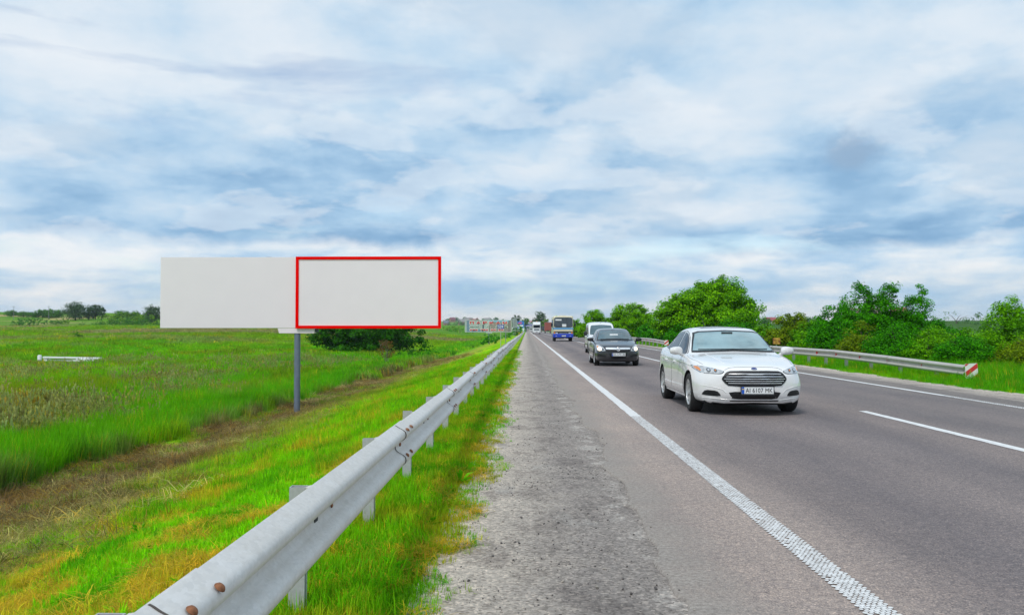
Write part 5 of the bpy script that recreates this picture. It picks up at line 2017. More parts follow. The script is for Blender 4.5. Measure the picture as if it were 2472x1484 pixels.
# ------------------------------------------------------------------ white van
def small_van():
    root = empty('panel_van', (4.43, 51.0, 0), 'white high roofed small van half hidden behind the dark hatchback', 'van')
    W = car_paint('van_white_paint', (0.80, 0.81, 0.82))
    T = {
        'zb': ([0, 0.05, 0.12, 0.5, 3.6, 3.95, 4.03], [0.32, 0.25, 0.22, 0.21, 0.21, 0.28, 0.34]),
        'ws': ([0, 0.05, 0.15, 0.6, 1.2, 3.4, 3.9, 4.03], [0.62, 0.70, 0.76, 0.82, 0.83, 0.83, 0.82, 0.78]),
        'wm': ([0, 0.05, 0.15, 0.6, 1.2, 3.4, 3.9, 4.03], [0.68, 0.75, 0.79, 0.832, 0.836, 0.836, 0.825, 0.80]),
        'zm': ([0, 0.2, 1.2, 4.03], [0.50, 0.54, 0.62, 0.65]),
        'wb': ([0, 0.05, 0.15, 0.6, 1.2, 3.4, 4.03], [0.64, 0.70, 0.74, 0.80, 0.822, 0.825, 0.80]),
        'zs': ([0, 0.05, 0.15, 0.45, 0.9, 1.4, 2.5, 4.03], [0.68, 0.74, 0.79, 0.88, 0.97, 1.02, 1.04, 1.05]),
        'wg': ([0, 0.1, 0.6, 0.95, 1.2, 1.6, 2.0, 3.4, 4.03], [0.54, 0.62, 0.68, 0.71, 0.72, 0.72, 0.705, 0.70, 0.70]),
        'zg': ([0, 0.06, 0.15, 0.45, 0.85, 1.0, 1.2, 1.5, 1.75, 2.1, 2.8, 3.8, 4.03], [0.72, 0.78, 0.83, 0.93, 1.02, 1.08, 1.26, 1.55, 1.70, 1.755, 1.77, 1.76, 1.70]),
        'wr': ([0, 0.2, 0.9, 1.2, 1.7, 2.1, 4.03], [0.40, 0.44, 0.50, 0.54, 0.58, 0.58, 0.58]),
        'zt': ([0, 0.05, 0.12, 0.3, 0.6, 0.9, 1.0, 1.2, 1.5, 1.75, 2.1, 2.8, 3.8, 4.03], [0.74, 0.80, 0.85, 0.92, 1.0, 1.07, 1.12, 1.31, 1.61, 1.79, 1.86, 1.88, 1.86, 1.80]),
    }
    st = [0, 0.02, 0.05, 0.085, 0.12, 0.17, 0.24, 0.32] + list(np.arange(0.42, 3.9, 0.12)) + [3.92, 3.97, 4.0, 4.03]
    AR = [(0.80, 0.30), (3.40, 0.30)]
    me, bv = loft_body(T, st, 0.22, AR, 0.35, 0.55, [W, M_WELL], wide=0.83, rear_bend=0.05)
    link('body', me, root)
    patch(bv, 'windscreen', round_poly([(-0.70, 1.10), (0, 1.13), (0.70, 1.10), (0.66, 1.45), (0.60, 1.66), (0, 1.70), (-0.60, 1.66), (-0.66, 1.45)], 1, 0.1), 'y', 0.006, M_SCREEN_DK, root, 0.08)
    patch(bv, 'grille', round_poly([(-0.38, 0.70), (0.38, 0.70), (0.34, 0.60), (-0.34, 0.60)], 1, 0.1), 'y', 0.006, M_GRILLE, root, 0.06)
    patch(bv, 'bumper', round_poly([(-0.70, 0.52), (0.70, 0.52), (0.66, 0.30), (-0.66, 0.30)], 1, 0.1), 'y', 0.02, M_BLACK, root, 0.07)
    bead(bv, 'wiper', [(-0.55, 1.14), (0.5, 1.16)], 'y', 0.009, M_BLACK, root, lift=0.02)
    for s in (-1, 1):
        patch(bv, 'headlight', round_poly([(s * 0.43, 0.62), (s * 0.70, 0.62), (s * 0.74, 0.84), (s * 0.58, 0.80)], 1, 0.15), 'y', 0.008, M_LENS, root, 0.05)
        patch(bv, 'side_window', round_poly([(1.30, 1.09), (2.20, 1.11), (2.18, 1.66), (1.72, 1.63)], 1, 0.08), 'x', 0.004, M_SIDEGLASS, root, 0.1, s)
        patch(bv, 'side_window', round_poly([(2.30, 1.12), (3.2, 1.13), (3.2, 1.65), (2.30, 1.67)], 1, 0.08), 'x', 0.004, M_SIDEGLASS, root, 0.1, s)
        patch(bv, 'side_window', round_poly([(3.3, 1.13), (3.9, 1.13), (3.88, 1.62), (3.3, 1.65)], 1, 0.08), 'x', 0.004, M_SIDEGLASS, root, 0.1, s)
        bead(bv, 'side_moulding', [(1.20, 0.55), (2.98, 0.55)], 'x', 0.03, M_BLACK, root, s)
        for yy in ([(1.18, 0.28), (1.14, 0.6), (1.24, 1.06)], [(2.25, 0.28), (2.25, 1.70)], [(3.25, 0.70), (3.25, 1.68)]):
            bead(bv, 'door_line', yy, 'x', 0.005, M_SEAM, root, s)
        mirror(root, s * 0.95, 1.22, 1.19, s, M_BLACK, 0.20, 0.27, 0.14)
        for (yy, zz) in AR:
            wheel_parts(root, s * 0.73, yy, 0.30, 0.18, s, 6, M_TYRE, M_STEEL, M_WELL)
    MB().tube([(0.28, 1.85, 1.84), (0.28, 2.0, 2.12)], [0.014, 0.006], 6).build('aerial', M_BLACK, root)
    MB().box(-0.03, 0.03, 1.84, 1.87, 1.80, 1.84).build('aerial_foot', M_BLACK, root)
    number_plate(root, 0, -0.06, 0.42, '')
    MB().box(-0.5, 0.5, 0.4, 3.7, 0.17, 0.23).build('underbody', M_WELL, root)
    return root


small_van()


# ------------------------------------------------------------------ bus
def rbox(name, x0, x1, y0, y1, z0, z1, mat, parent, r=0.08, seg=4):
    return bevel(MB().box(x0, x1, y0, y1, z0, z1).build(name, mat, parent), r, seg)


def bus():
    d = 104.0
    root = empty('bus', (X(1359.5, d), d, 0), 'cream and blue striped small bus coming along the road', 'bus')
    CR = pmat('bus_cream', (0.72, 0.66, 0.47), 0.4, 0, 0.06, 2, coat=0.4, dirt=((0.35, 0.31, 0.25), 2.5, 0.66))
    BL = pmat('bus_blue', (0.008, 0.050, 0.48), 0.35, 0, 0.08, 2, coat=0.4)
    SK = pmat('bus_sky_blue', (0.02, 0.33, 0.72), 0.4, 0, 0.06, 2, coat=0.4)
    GL = pmat('bus_glass', (0.045, 0.062, 0.078), 0.08, 0, 0.5, 1.6, coat=0.4)
    w = 1.18
    rbox('body', -w, w, 0.03, 7.0, 0.50, 3.02, CR, root, 0.16, 5)
    # leaning front pane, stripe, bumper
    wsf = [(-1.12, 1.64), (1.12, 1.64), (1.07, 2.86), (-1.07, 2.86)]
    MB().prism(round_poly(wsf, 2, 0.1), 'y', 0.008, 0.05).build('windscreen', GL, root)
    MB().box(-0.012, 0.012, 0.0, 0.007, 1.70, 2.78).build('windscreen_divider', M_BLACK, root)
    MB().box(-w - 0.004, w + 0.004, 0.0, 6.9, 1.46, 1.60).build('stripe', SK, root)
    bl = rbox('bumper', -w - 0.02, w + 0.02, -0.12, 0.35, 0.46, 0.92, BL, root, 0.07)
    MB().box(-w - 0.006, w + 0.006, 0.36, 6.95, 0.48, 0.90).build('skirt', BL, root)
    MB().box(-1.14, 1.14, -0.005, 0.028, 0.90, 1.20).build('grille_panel', M_GRILLE, root)
    for z in (0.94, 1.0, 1.06):
        MB().box(-0.50, 0.50, -0.018, -0.006, z - 0.012, z + 0.012).build('grille_bar', M_STEEL, root)
    for s in (-1, 1):
        rbox('headlight', min(s * 0.62, s * 0.92), max(s * 0.62, s * 0.92), -0.03, -0.006, 0.90, 1.08, M_LENS, root, 0.02)
        rbox('turn_signal', min(s * 0.95, s * 1.10), max(s * 0.95, s * 1.10), -0.03, -0.006, 0.90, 1.12, M_AMBER, root, 0.02)
        rbox('fog_lamp', min(s * 0.76, s * 0.90), max(s * 0.76, s * 0.90), -0.135, -0.122, 0.60, 0.68, M_LENS, root, 0.01)
        mo = rbox('mirror', min(s * 1.26, s * 1.46), max(s * 1.26, s * 1.46), -0.28, -0.16, 1.75, 2.18, M_BLACK, root, 0.04)
        MB().tube([(s * 1.36, -0.22, 2.18), (s * 1.34, -0.20, 2.5), (s * 1.15, 0.05, 2.6)], 0.02, 6).build('mirror_arm', M_BLACK, mo)
        y = 0.25
        for k in range(6):
            x0, x1 = sorted((s * (w - 0.02), s * (w + 0.006)))
            rbox('side_window', x0, x1, y, y + 0.95, 1.66, 2.62, GL, root, 0.008, 1)
            y += 1.08
        for yy in (1.0, 5.0):
            wheel_parts(root, s * 0.98, yy, 0.43, 0.26, s, 8, M_TYRE, M_STEEL, M_WELL)
            a, b = sorted((s * 0.8, s * (w + 0.008)))
            MB().prism([(yy + 0.52 * math.cos(t), 0.46 + 0.52 * math.sin(t)) for t in np.linspace(0, math.pi, 14)], 'x', a, b).build('wheel_arch', M_WELL, root)
    # roof dome, hatch, destination sheet and route card
    rbox('roof_hatch', -0.45, 0.45, 1.4, 2.3, 3.0, 3.09, pmat('hatch', (0.6, 0.56, 0.42), 0.5), root, 0.03)
    rbox('roof_lamp', -0.86, -0.70, 0.2, 0.35, 3.0, 3.08, pmat('green_lamp', (0.10, 0.55, 0.05), 0.4), root, 0.02)
    MB().box(-0.92, -0.20, -0.004, 0.0075, 2.46, 2.64).build('destination_sheet', M_PLATE, root)
    MB().box(-0.12, 0.36, -0.004, 0.0075, 1.74, 2.06).build('route_card', M_PLATE, root)
    for k, x in enumerate((-0.55, 0.50)):
        MB().tube([(x - 0.35, -0.01, 1.72), (x + 0.30, -0.01, 1.78)], 0.014, 5).build('wiper', M_BLACK, root)
    number_plate(root, 0.05, -0.135, 0.665, '')
    MB().box(-0.8, 0.8, 0.5, 6.6, 0.38, 0.49).build('chassis', M_WELL, root)
    MB().tube([(-0.95, 1.0, 0.43), (0.95, 1.0, 0.43)], 0.07, 8).build('axle', M_WELL, root)
    return root


bus()


# ------------------------------------------------------------------ lorries and far traffic
def truck(d, x, label, cab, boxc, top=3.8, beacon=True, L=12.0, name='lorry', away=False, boxtop=None):
    root = empty(name, (x, d, 0), label, 'lorry')
    w = 1.24
    boxtop = boxtop or top
    y0 = 0.0
    sgn = 1
    if not away:
        c = rbox('cab', -w + 0.03, w - 0.03, 0, 2.0, 0.55, 3.05, cab, root, 0.14, 4)
        fa = MB()
        fa.prism([(0.25, 3.0), (2.0, 3.0), (2.0, top), (1.0, top - 0.08)], 'x', -w + 0.15, w - 0.15)
        fa.build('roof_fairing', cab, root)
        rbox('windscreen', -1.05, 1.05, -0.02, 0.06, 1.90, 2.72, M_SIDEGLASS, root, 0.03)
        rbox('sun_visor', -1.08, 1.08, -0.12, -0.03, 2.72, 2.86, pmat('visor', (0.10, 0.11, 0.12), 0.4), root, 0.02)
        MB().box(-0.85, 0.85, -0.02, 0.03, 1.05, 1.62).build('grille', pmat('truck_grille', (0.38, 0.42, 0.45), 0.5), root)
        for z in (1.12, 1.26, 1.40, 1.54):
            MB().box(-0.8, 0.8, -0.03, -0.021, z - 0.03, z + 0.03).build('grille_slot', M_GRILLE, root)
        rbox('bumper', -w, w, -0.10, 0.3, 0.38, 0.98, cab, root, 0.06)
        MB().box(-0.34, 0.34, -0.112, -0.101, 0.52, 0.64).build('number_plate', M_INK, root)
        for s in (-1, 1):
            rbox('headlight', min(s * 0.78, s * 1.12), max(s * 0.78, s * 1.12), -0.125, -0.101, 0.68, 0.88, M_LENS, root, 0.01)
            rbox('mirror', min(s * 1.30, s * 1.48), max(s * 1.30, s * 1.48), -0.05, 0.12, 1.95, 2.65, M_BLACK, root, 0.03)
        if beacon:
            MB().lathe([(0.17, 0), (0.17, 0.12), (0.12, 0.2), (0.001, 0.22)], 10, 'z', (0.05, 1.2, top)).build('beacon', M_AMBER, root)
        y0 = 2.25
    b = rbox('cargo_box', -w, w, y0, y0 + L, 1.05, boxtop, boxc, root, 0.03, 2)
    if away:
        for s in (-1, 1):
            MB().box(min(s * 0.02, s * 1.2), max(s * 0.02, s * 1.2), y0 - 0.02, y0 - 0.002, 1.15, boxtop - 0.08).build('rear_door', boxc, root)
            rbox('tail_lamp', min(s * 0.80, s * 1.15), max(s * 0.80, s * 1.15), y0 - 0.05, y0 - 0.005, 0.85, 1.0, M_REDREF, root, 0.01)
        MB().box(-1.2, 1.2, y0, y0 + 0.1, 0.50, 0.72).build('bumper', M_STEEL, root)
    MB().box(-0.45, 0.45, y0 - 1.0 if not away else y0 + 0.2, y0 + L - 0.2, 0.75, 1.04).build('chassis', M_WELL, root)
    for yy in ((1.0, y0 + 1.0, y0 + L - 2.6, y0 + L - 1.3) if not away else (y0 + 0.9, y0 + 2.2, y0 + L - 1.5)):
        for s in (-1, 1):
            wheel_parts(root, s * 1.02, yy, 0.50, 0.32, s, 8, M_TYRE, M_STEEL, M_WELL)
    return root


TW = pmat('lorry_white', (0.74, 0.76, 0.77), 0.4, 0, 0.06, 1.5, coat=0.3)
truck(275.0, X(1295.5, 275), 'white cab over lorry with amber roof beacon behind the bus', TW, pmat('lorry_box_white', (0.70, 0.73, 0.74), 0.5, 0, 0.08, 1))
RD = pmat('lorry_red_brown', (0.30, 0.075, 0.06), 0.6, 0, 0.2, 1.2)
truck(333.0, 8.05, 'tall red brown lorry driving away beside the bus', RD, RD, top=4.1, away=True)
GY = pmat('lorry_dark_grey', (0.055, 0.062, 0.07), 0.6, 0, 0.2, 1.2)
truck(415.0, 7.8, 'dark grey lorry driving away ahead of the white lorry', GY, GY, top=3.0, away=True)


def far_van():
    d = 540.0
    root = empty('minibus', (X(1282.5, d), d, 0), 'tiny white minibus far down the road left of the white lorry', 'van')
    rbox('body', -1.0, 1.0, 0, 5.2, 0.35, 2.75, TW, root, 0.18, 3)
    rbox('windscreen', -0.9, 0.9, -0.03, 0.05, 1.45, 2.25, M_SIDEGLASS, root, 0.03)
    MB().box(-0.7, 0.7, -0.025, 0.03, 0.85, 1.1).build('grille', M_GRILLE, root)
    for s in (-1, 1):
        rbox('headlight', min(s * 0.62, s * 0.93), max(s * 0.62, s * 0.93), -0.03, 0.02, 0.85, 1.1, M_LENS, root, 0.02)
        for yy in (0.9, 4.2):
            wheel_parts(root, s * 0.88, yy, 0.35, 0.22, s, 6, M_TYRE, M_STEEL, M_WELL)


far_van()


# ================================================================== FAR BUILDINGS
def gz(x, y):
    return float(height(np.array([float(x)]), np.array([float(y)]))[0])


def house(px, py, d, w, h, roof_h, label, wallc, roofc, rz=0.0, gable=False, dep=9.0):
    """px,py: where its foot shows; w,h in metres"""
    x = X(px, d)
    z = gz(x, d)
    root = empty('house', (x, d, z), label, 'house', 'houses on the far slope', rz)
    MW = pmat('wall_' + wallc, {'brick': (0.36, 0.17, 0.11), 'white': (0.68, 0.66, 0.62), 'grey': (0.38, 0.38, 0.37), 'orange': (0.50, 0.20, 0.09)}[wallc], 0.85, 0, 0.15, 1.5)
    MR = pmat('roof_' + roofc, {'grey': (0.27, 0.26, 0.25), 'red': (0.34, 0.075, 0.075), 'maroon': (0.22, 0.06, 0.08), 'slate': (0.17, 0.19, 0.22)}[roofc], 0.7, 0, 0.15, 1.5)
    MG = pmat('house_glass', (0.03, 0.04, 0.05), 0.15)
    z += 0
    a = w / 2
    wl = MB()
    if gable:
        wl.prism([(-a, -3), (a, -3), (a, h), (0, h + roof_h), (-a, h)], 'y', 0, dep)
    else:
        wl.box(-a, a, 0, dep, -3, h)
        wl.prism([(0, h), (dep, h), (dep / 2, h + roof_h)], 'x', -a, a)
    wl.build('wall', MW, root)
    rf = MB()
    o = 0.5
    if gable:
        for s in (-1, 1):
            sl = roof_h / a
            p = [(s * (a + o), h - o * sl), (0, h + roof_h), (0, h + roof_h + 0.25), (s * (a + o), h - o * sl + 0.25)]
            rf.prism(p, 'y', -o, dep + o)
    else:
        sl = roof_h / (dep / 2)
        for q in (0, 1):
            e = -o if q == 0 else dep + o
            p = [(e, h - o * sl), (dep / 2, h + roof_h), (dep / 2, h + roof_h + 0.25), (e, h - o * sl + 0.25)]
            rf.prism(p, 'x', -a - o, a + o)
    r = rf.build('roof', MR, root)
    MB().box(a * 0.35, a * 0.35 + 0.7, dep * 0.55, dep * 0.55 + 0.7, h + roof_h * 0.4, h + roof_h + 0.8).build('chimney', MW, r)
    n = max(2, int(w / 3.2))
    for k in range(n):
        xx = -a + (k + 0.5) * w / n
        for zz in ((1.0,) if h < 4.5 else (1.0, 3.8)):
            MB().box(xx - 0.6, xx + 0.6, -0.06, -0.003, zz, zz + 1.4).build('window', MG, root)
    if gable:
        MB().box(-0.5, 0.5, -0.06, -0.003, h + 0.3, h + 1.5).build('window', MG, root)
    return root


# (zoomed neighbourhood on the slope, left to right)
house(1094, 772, 1850, 11, 5.2, 4.6, 'upper left house on the slope with maroon roof', 'brick', 'maroon', 0.5)
house(1131, 772, 1850, 17, 4.6, 5.0, 'upper brick house on the slope with pale grey roof', 'brick', 'grey', 0.1)
house(1152, 773, 1850, 9, 4.5, 4.0, 'small brick gabled house right of the upper pale roofed house', 'brick', 'maroon', 0.2, True)
house(1078, 788, 1500, 9, 5.0, 4.4, 'lower slate roofed house next to the big billboard edge', 'brick', 'slate', 0.3)
house(1117, 786, 1560, 16, 6.0, 4.8, 'widest brick house on the slope with grey roof and central gable', 'brick', 'grey', 0.05)
house(1141, 787, 1540, 10, 6.5, 4.6, 'red roofed orange walled house behind the lettered billboard', 'orange', 'red', 0.12)
house(1176, 772, 1850, 14, 5.2, 3.4, 'pale low house roof above the lettered billboard', 'white', 'grey', 0.0)
house(1862, 772, 700, 8.5, 2.6, 2.4, 'red roofed house between the maple and the shrubs across the road', 'white', 'red', 0.2)
house(2180, 778, 620, 11, 5.2, 4.2, 'lone pink house with dark red roof above the right hand shrubs', 'orange', 'red', 0.9, True)


def block(px, d, w, h, label, name='apartment_block'):
    x = X(px, d)
    root = empty(name, (x, d, gz(x, d)), label, 'building')
    MW = pmat('block_wall', (0.36, 0.22, 0.19), 0.85, 0, 0.15, 0.5)
    MB().box(-w / 2, w / 2, 0, 12, -4, h).build('wall', MW, root)
    MB().box(-w / 2 - 0.6, w / 2 + 0.6, -0.6, 12.6, h, h + 0.8).build('roof', pmat('block_roof', (0.40, 0.16, 0.13), 0.8), root)
    mg = pmat('house_glass', (0.03, 0.04, 0.05), 0.15)
    n = int(w / 3.6)
    for k in range(n):
        for z in (h - 2.6, h - 5.6):
            xx = -w / 2 + (k + 0.5) * w / n
            MB().box(xx - 0.8, xx + 0.8, -0.08, -0.004, z, z + 1.6).build('window', mg, root)
            MB().box(xx - 0.95, xx + 0.95, -0.12, -0.004, z - 0.2, z - 0.02).build('sill', M_WHITE, root)
    return root


block(2088, 760, 24, 10.5, 'long low brick building on the right horizon above the shrubs')


def depot():
    d = 820.0
    x = X(1293, d)
    zw = Z(777, d) - 8.8
    root = empty('warehouse', (x, d, zw), 'long grey metal warehouse closing the end of the road', 'building')
    M = pmat('grey_cladding', (0.36, 0.40, 0.43), 0.6, 0.1, 0.12, 0.6)
    MB().box(-12, 14, 0, 30, -4, 6.2).build('wall', M, root)
    rf = MB()
    rf.prism([(-0.8, 6.1), (15, 8.4), (30.8, 6.1), (30.8, 6.5), (15, 8.8), (-0.8, 6.5)], 'x', -12.6, 14.6)
    rf.build('roof', pmat('grey_roof', (0.42, 0.45, 0.47), 0.5, 0.2, 0.1, 0.5), root)
    for k in range(9):
        xx = -11 + k * 2.9
        MB().box(xx, xx + 0.15, -0.12, -0.004, -2, 6.0).build('rib', M_STEEL, root)
    MB().box(-6, -2, -0.1, -0.005, -1, 3.6).build('gate', pmat('depot_gate', (0.16, 0.20, 0.26), 0.6), root)
    rr = empty('house', (X(1281, 860), 860, Z(774.5, 860) - 10.0), 'red roof peeping over the grey warehouse', 'house')
    MB().box(-3.2, 3.2, 0, 8, -3, 7.4).build('wall', pmat('wall_white', (0.6, 0.6, 0.6)), rr)
    MB().prism([(-0.6, 7.2), (4, 10.0), (8.6, 7.2)], 'x', -3.6, 3.6).build('roof', pmat('roof_red', (0.34, 0.075, 0.075)), rr)
    for s in (-2, 0, 2):
        MB().box(s - 0.6, s + 0.6, -0.06, -0.003, 4.6, 6.0).build('window', pmat('house_glass', (0.03, 0.04, 0.05), 0.15), rr)


depot()


def ad_board(px, py, d, w, h, label, col, accent, posts=1, lean=0):
    x = X(px, d)
    zg = gz(x, d)
    root = empty('billboard', (x, d, zg), label, 'billboard', 'far roadside billboards')
    zc = Z(py, d) - zg
    rbox('panel', -w / 2, w / 2, 0, 0.2, zc - h / 2, zc + h / 2, col, root, 0.04, 1)
    MB().prism(round_poly([(-w * 0.30, zc + h * 0.02), (w * 0.28, zc + h * 0.08), (w * 0.24, zc + h * 0.34), (-w * 0.26, zc + h * 0.28)], 2), 'y', -0.03, -0.003).build('print', accent, root)
    MB().box(-w * 0.42, w * 0.40, -0.03, -0.003, zc - h * 0.34, zc - h * 0.12).build('print', M_LETTER_W, root)
    for k in range(posts):
        xx = 0 if posts == 1 else (-w * 0.35 + k * w * 0.7)
        MB().tube([(xx, 0.1, -1.0), (xx, 0.1, zc - h / 2)], 0.16, 10).build('post', M_POLE, root, smooth=True)


AB = pmat('ad_blue', (0.02, 0.16, 0.55), 0.5, 0, 0.25, 0.6)
AD = pmat('ad_dark_blue', (0.015, 0.03, 0.22), 0.5, 0, 0.3, 0.7)
AP = pmat('ad_pink', (0.70, 0.12, 0.30), 0.5)
ad_board(1255.5, 782.5, 330, 2.9, 2.4, 'small bright blue billboard with pink logo left of the road end', AB, AP)
ad_board(1279, 786, 420, 4.6, 1.15, 'low dark blue banner board over the road end beside the white lorry', AD, pmat('ad_lilac', (0.35, 0.35, 0.6), 0.5), 2)
ad_board(1247, 794, 480, 5.0, 2.0, 'white roadside hoarding under the bright blue billboard', M_WHITE, AB, 2)
ad_board(1263, 790, 380, 0.9, 4.2, 'tall narrow pale blue price pylon at the road end', pmat('ad_pale', (0.30, 0.50, 0.66), 0.5), M_LETTER_W)


def pylon(px, py_top, d, label):
    x = X(px, d)
    zg = gz(x, d)
    root = empty('power_pole', (x, d, zg), label, 'pole', 'power poles along the ridge')
    h = Z(py_top, d) - zg
    M = pmat('pole_grey', (0.24, 0.25, 0.26), 0.8)
    MB().tube([(0, 0, -1), (0, 0, h)], [0.15, 0.09], 7).build('shaft', M, root, smooth=True)
    MB().box(-0.8, 0.8, -0.05, 0.05, h - 0.9, h - 0.8).build('crossarm', M, root)
    for s in (-0.7, 0.7):
        MB().tube([(s, 0, h - 0.8), (s, 0, h - 0.6)], 0.05, 6).build('insulator', M, root)


pylon(21, 737, 480, 'leftmost thin power pole on the ridge')
pylon(107, 737, 500, 'second thin power pole on the ridge, left of the tall tree')
pylon(194, 744, 520, 'short power pole in front of the flat topped trees')

# ================================================================== TREES
def leaf_cloud(name, c, nrm, size, mat, aspect=0.62):
    n = len(c)
    t = rng.normal(size=(n, 3))
    t -= (t * nrm).sum(1, keepdims=True) * nrm
    t /= np.linalg.norm(t, axis=1, keepdims=True) + 1e-9
    b = np.cross(nrm, t)
    s = size[:, None]
    v = np.empty((n, 4, 3))
    v[:, 0] = c - t * s
    v[:, 1] = c + b * s * aspect - nrm * s * 0.18
    v[:, 2] = c + t * s
    v[:, 3] = c - b * s * aspect - nrm * s * 0.18
    return np_mesh(name, v.reshape(-1, 3), np.arange(n * 4).reshape(n, 4), mat)


def crown_points(lobes, n, clump_r, clumps, seed, shell=0.55, flat=0.7, spike=0.0):
    r = np.random.default_rng(seed)
    vol = np.array([l[3] * l[4] * l[5] for l in lobes]) ** 0.67
    pick = r.choice(len(lobes), clumps, p=vol / vol.sum())
    L = np.array(lobes)[pick]
    d = r.normal(size=(clumps, 3))
    d /= np.linalg.norm(d, axis=1, keepdims=True)
    rad = shell + (1 - shell) * r.random((clumps, 1)) ** 0.6
    cc = L[:, :3] + d * rad * L[:, 3:6]
    cr = clump_r * r.uniform(0.6, 1.35, clumps)
    k = r.integers(0, clumps, n)
    off = r.normal(size=(n, 3)) * 0.5
    ln = np.linalg.norm(off, axis=1, keepdims=True)
    off *= np.minimum(1.0, 0.95 / ln)
    off[:, 2] *= flat
    p = cc[k] + off * cr[k][:, None]
    out = d[k] * 0.6 + off * 0.6 + np.array((0, 0, 0.75)) + r.normal(size=(n, 3)) * 0.55
    out /= np.linalg.norm(out, axis=1, keepdims=True)
    return p, out, cc


def trunk_mesh(mb, h, r0, limbs, spread, seed, lean=(0, 0), start=0.3):
    r = random.Random(seed)
    top = Vector((lean[0], lean[1], h))
    path = [Vector((0, 0, -0.4)), Vector((lean[0] * 0.1, 0, h * 0.15)), Vector((lean[0] * 0.4 + r.uniform(-.1, .1), lean[1] * 0.4, h * 0.5)), top]
    mb.tube(path, [r0 * 1.35, r0, r0 * 0.75, r0 * 0.2], 8)
    for k in range(limbs):
        f = start + (0.95 - start) * k / max(1, limbs - 1)
        a = k * 2.4 + r.uniform(-.5, .5)
        p0 = Vector((lean[0] * f * 0.8, lean[1] * f * 0.8, h * f))
        ln = spread * (1.1 - 0.55 * f) * r.uniform(0.7, 1.1)
        p2 = p0 + Vector((math.cos(a) * ln, math.sin(a) * ln, ln * r.uniform(0.45, 0.9)))
        p1 = (p0 + p2) / 2 + Vector((0, 0, ln * 0.12))
        mb.tube([p0, p1, p2], [r0 * 0.45, r0 * 0.28, r0 * 0.08], 6)
    return mb


BARK = pmat('bark', (0.075, 0.058, 0.045), 0.95, 0, 0.35, 8, bump=0.7, bscale=14)
LF_MAPLE = leaf_mat('maple_leaves', (0.055, 0.230, 0.001), (0.225, 0.560, 0.002), 0.35)
LF_SHRUB = leaf_mat('shrub_leaves', (0.014, 0.145, 0.001), (0.070, 0.380, 0.002), 0.28)
LF_YEL = leaf_mat('yellow_green_leaves', (0.060, 0.240, 0.002), (0.200, 0.540, 0.004), 0.35)
LF_OLIVE = leaf_mat('olive_leaves', (0.085, 0.160, 0.003), (0.220, 0.340, 0.006), 0.3)
LF_FAR = leaf_mat('far_leaves', (0.032, 0.135, 0.012), (0.090, 0.285, 0.022), 0.25)
LF_FARY = leaf_mat('far_yellow_leaves', (0.070, 0.190, 0.006), (0.170, 0.350, 0.010), 0.2)
LF_FARB = leaf_mat('far_poplar_leaves', (0.030, 0.085, 0.030), (0.080, 0.165, 0.055), 0.18)
LF_DARK = leaf_mat('dark_maple_leaves', (0.010, 0.085, 0.001), (0.042, 0.205, 0.002), 0.2)


def tree(name, x, y, lobes, nleaf, leaf, clump_r, clumps, mat, label, cat, seed, h, r0, limbs=6, spread=2.0, group=None, lean=(0, 0), shell=0.55, flat=0.7, start=0.3, z=None):
    zg = gz(x, y) if z is None else z
    root = empty(name, (x, y, zg), label, cat, group)
    trunk_mesh(MB(), h, r0, limbs, spread, seed, lean, start).build('trunk', BARK, root, smooth=True)
    p, nr, cc = crown_points(lobes, nleaf, clump_r, clumps, seed, shell, flat)
    keep = p[:, 2] > 0.05
    p, nr = p[keep], nr[keep]
    r = np.random.default_rng(seed + 1)
    s = leaf * r.uniform(0.6, 1.35, len(p))
    link('crown', leaf_cloud('crown', p, nr, s, mat), root)
    return root


# the big round maples along the far side of the road
def dome(w, h, low=0.25, k=7, seed=1, d=None):
    """lobes that fill a broad dome of width w and height h"""
    r = random.Random(seed)
    d = d or w
    L = [(0, 0, h * 0.52, w * 0.36, d * 0.36, h * 0.44)]
    for i in range(k):
        a = 2 * math.pi * i / k + r.uniform(-.3, .3)
        rr = w * r.uniform(0.20, 0.30)
        zz = h * r.uniform(low + 0.12, 0.62)
        s = w * r.uniform(0.17, 0.24)
        L.append((math.cos(a) * rr, math.sin(a) * rr * d / w, zz, s, s * d / w, s * 0.95))
    for i in range(k):
        a = 2 * math.pi * i / k + r.uniform(-.4, .4)
        rr = w * r.uniform(0.30, 0.40)
        s = w * r.uniform(0.11, 0.17)
        L.append((math.cos(a) * rr, math.sin(a) * rr * d / w, h * r.uniform(low, 0.5), s, s, s * 0.9))
    return L


dA = 80.0
tA = dome(9.0, 6.0, 0.20, 8, 3)
tA += [(0, 0, 3.0, 4.2, 3.6, 2.6), (-3.1, 0, 3.5, 1.5, 1.5, 1.25), (3.3, 0, 3.1, 1.45, 1.5, 1.3), (-1.3, -0.6, 4.5, 1.5, 1.4, 1.1), (2.3, -0.4, 4.4, 1.3, 1.3, 1.0), (-4.0, 0, 2.4, 0.9, 1.0, 1.0), (0.9, 0, 5.5, 0.9, 0.9, 0.75), (-2.2, -1, 3.6, 1.6, 1.4, 1.2), (1.3, -0.5, 5.35, 1.5, 1.5, 1.0), (3.6, 0, 3.0, 1.3, 1.3, 1.1), (-3.4, 0, 2.0, 1.5, 1.5, 1.3), (0.2, -1.0, 5.0, 1.6, 1.5, 1.1)]
tree('maple_tree', X(1706, dA), dA, tA, 76000, 0.098, 0.62, 520, LF_MAPLE, 'largest broad green maple behind the white sedan', 'tree', 31, 5.4, 0.22, 9, 2.6, 'round trees across the road')
dB = 108.0
tree('maple_tree', X(1520, dB), dB, dome(6.3, 5.0, 0.12, 7, 5), 38000, 0.100, 0.58, 280, LF_MAPLE, 'round green maple directly behind the dark hatchback', 'tree', 32, 4.2, 0.18, 7, 1.8, 'round trees across the road')
dC = 138.0
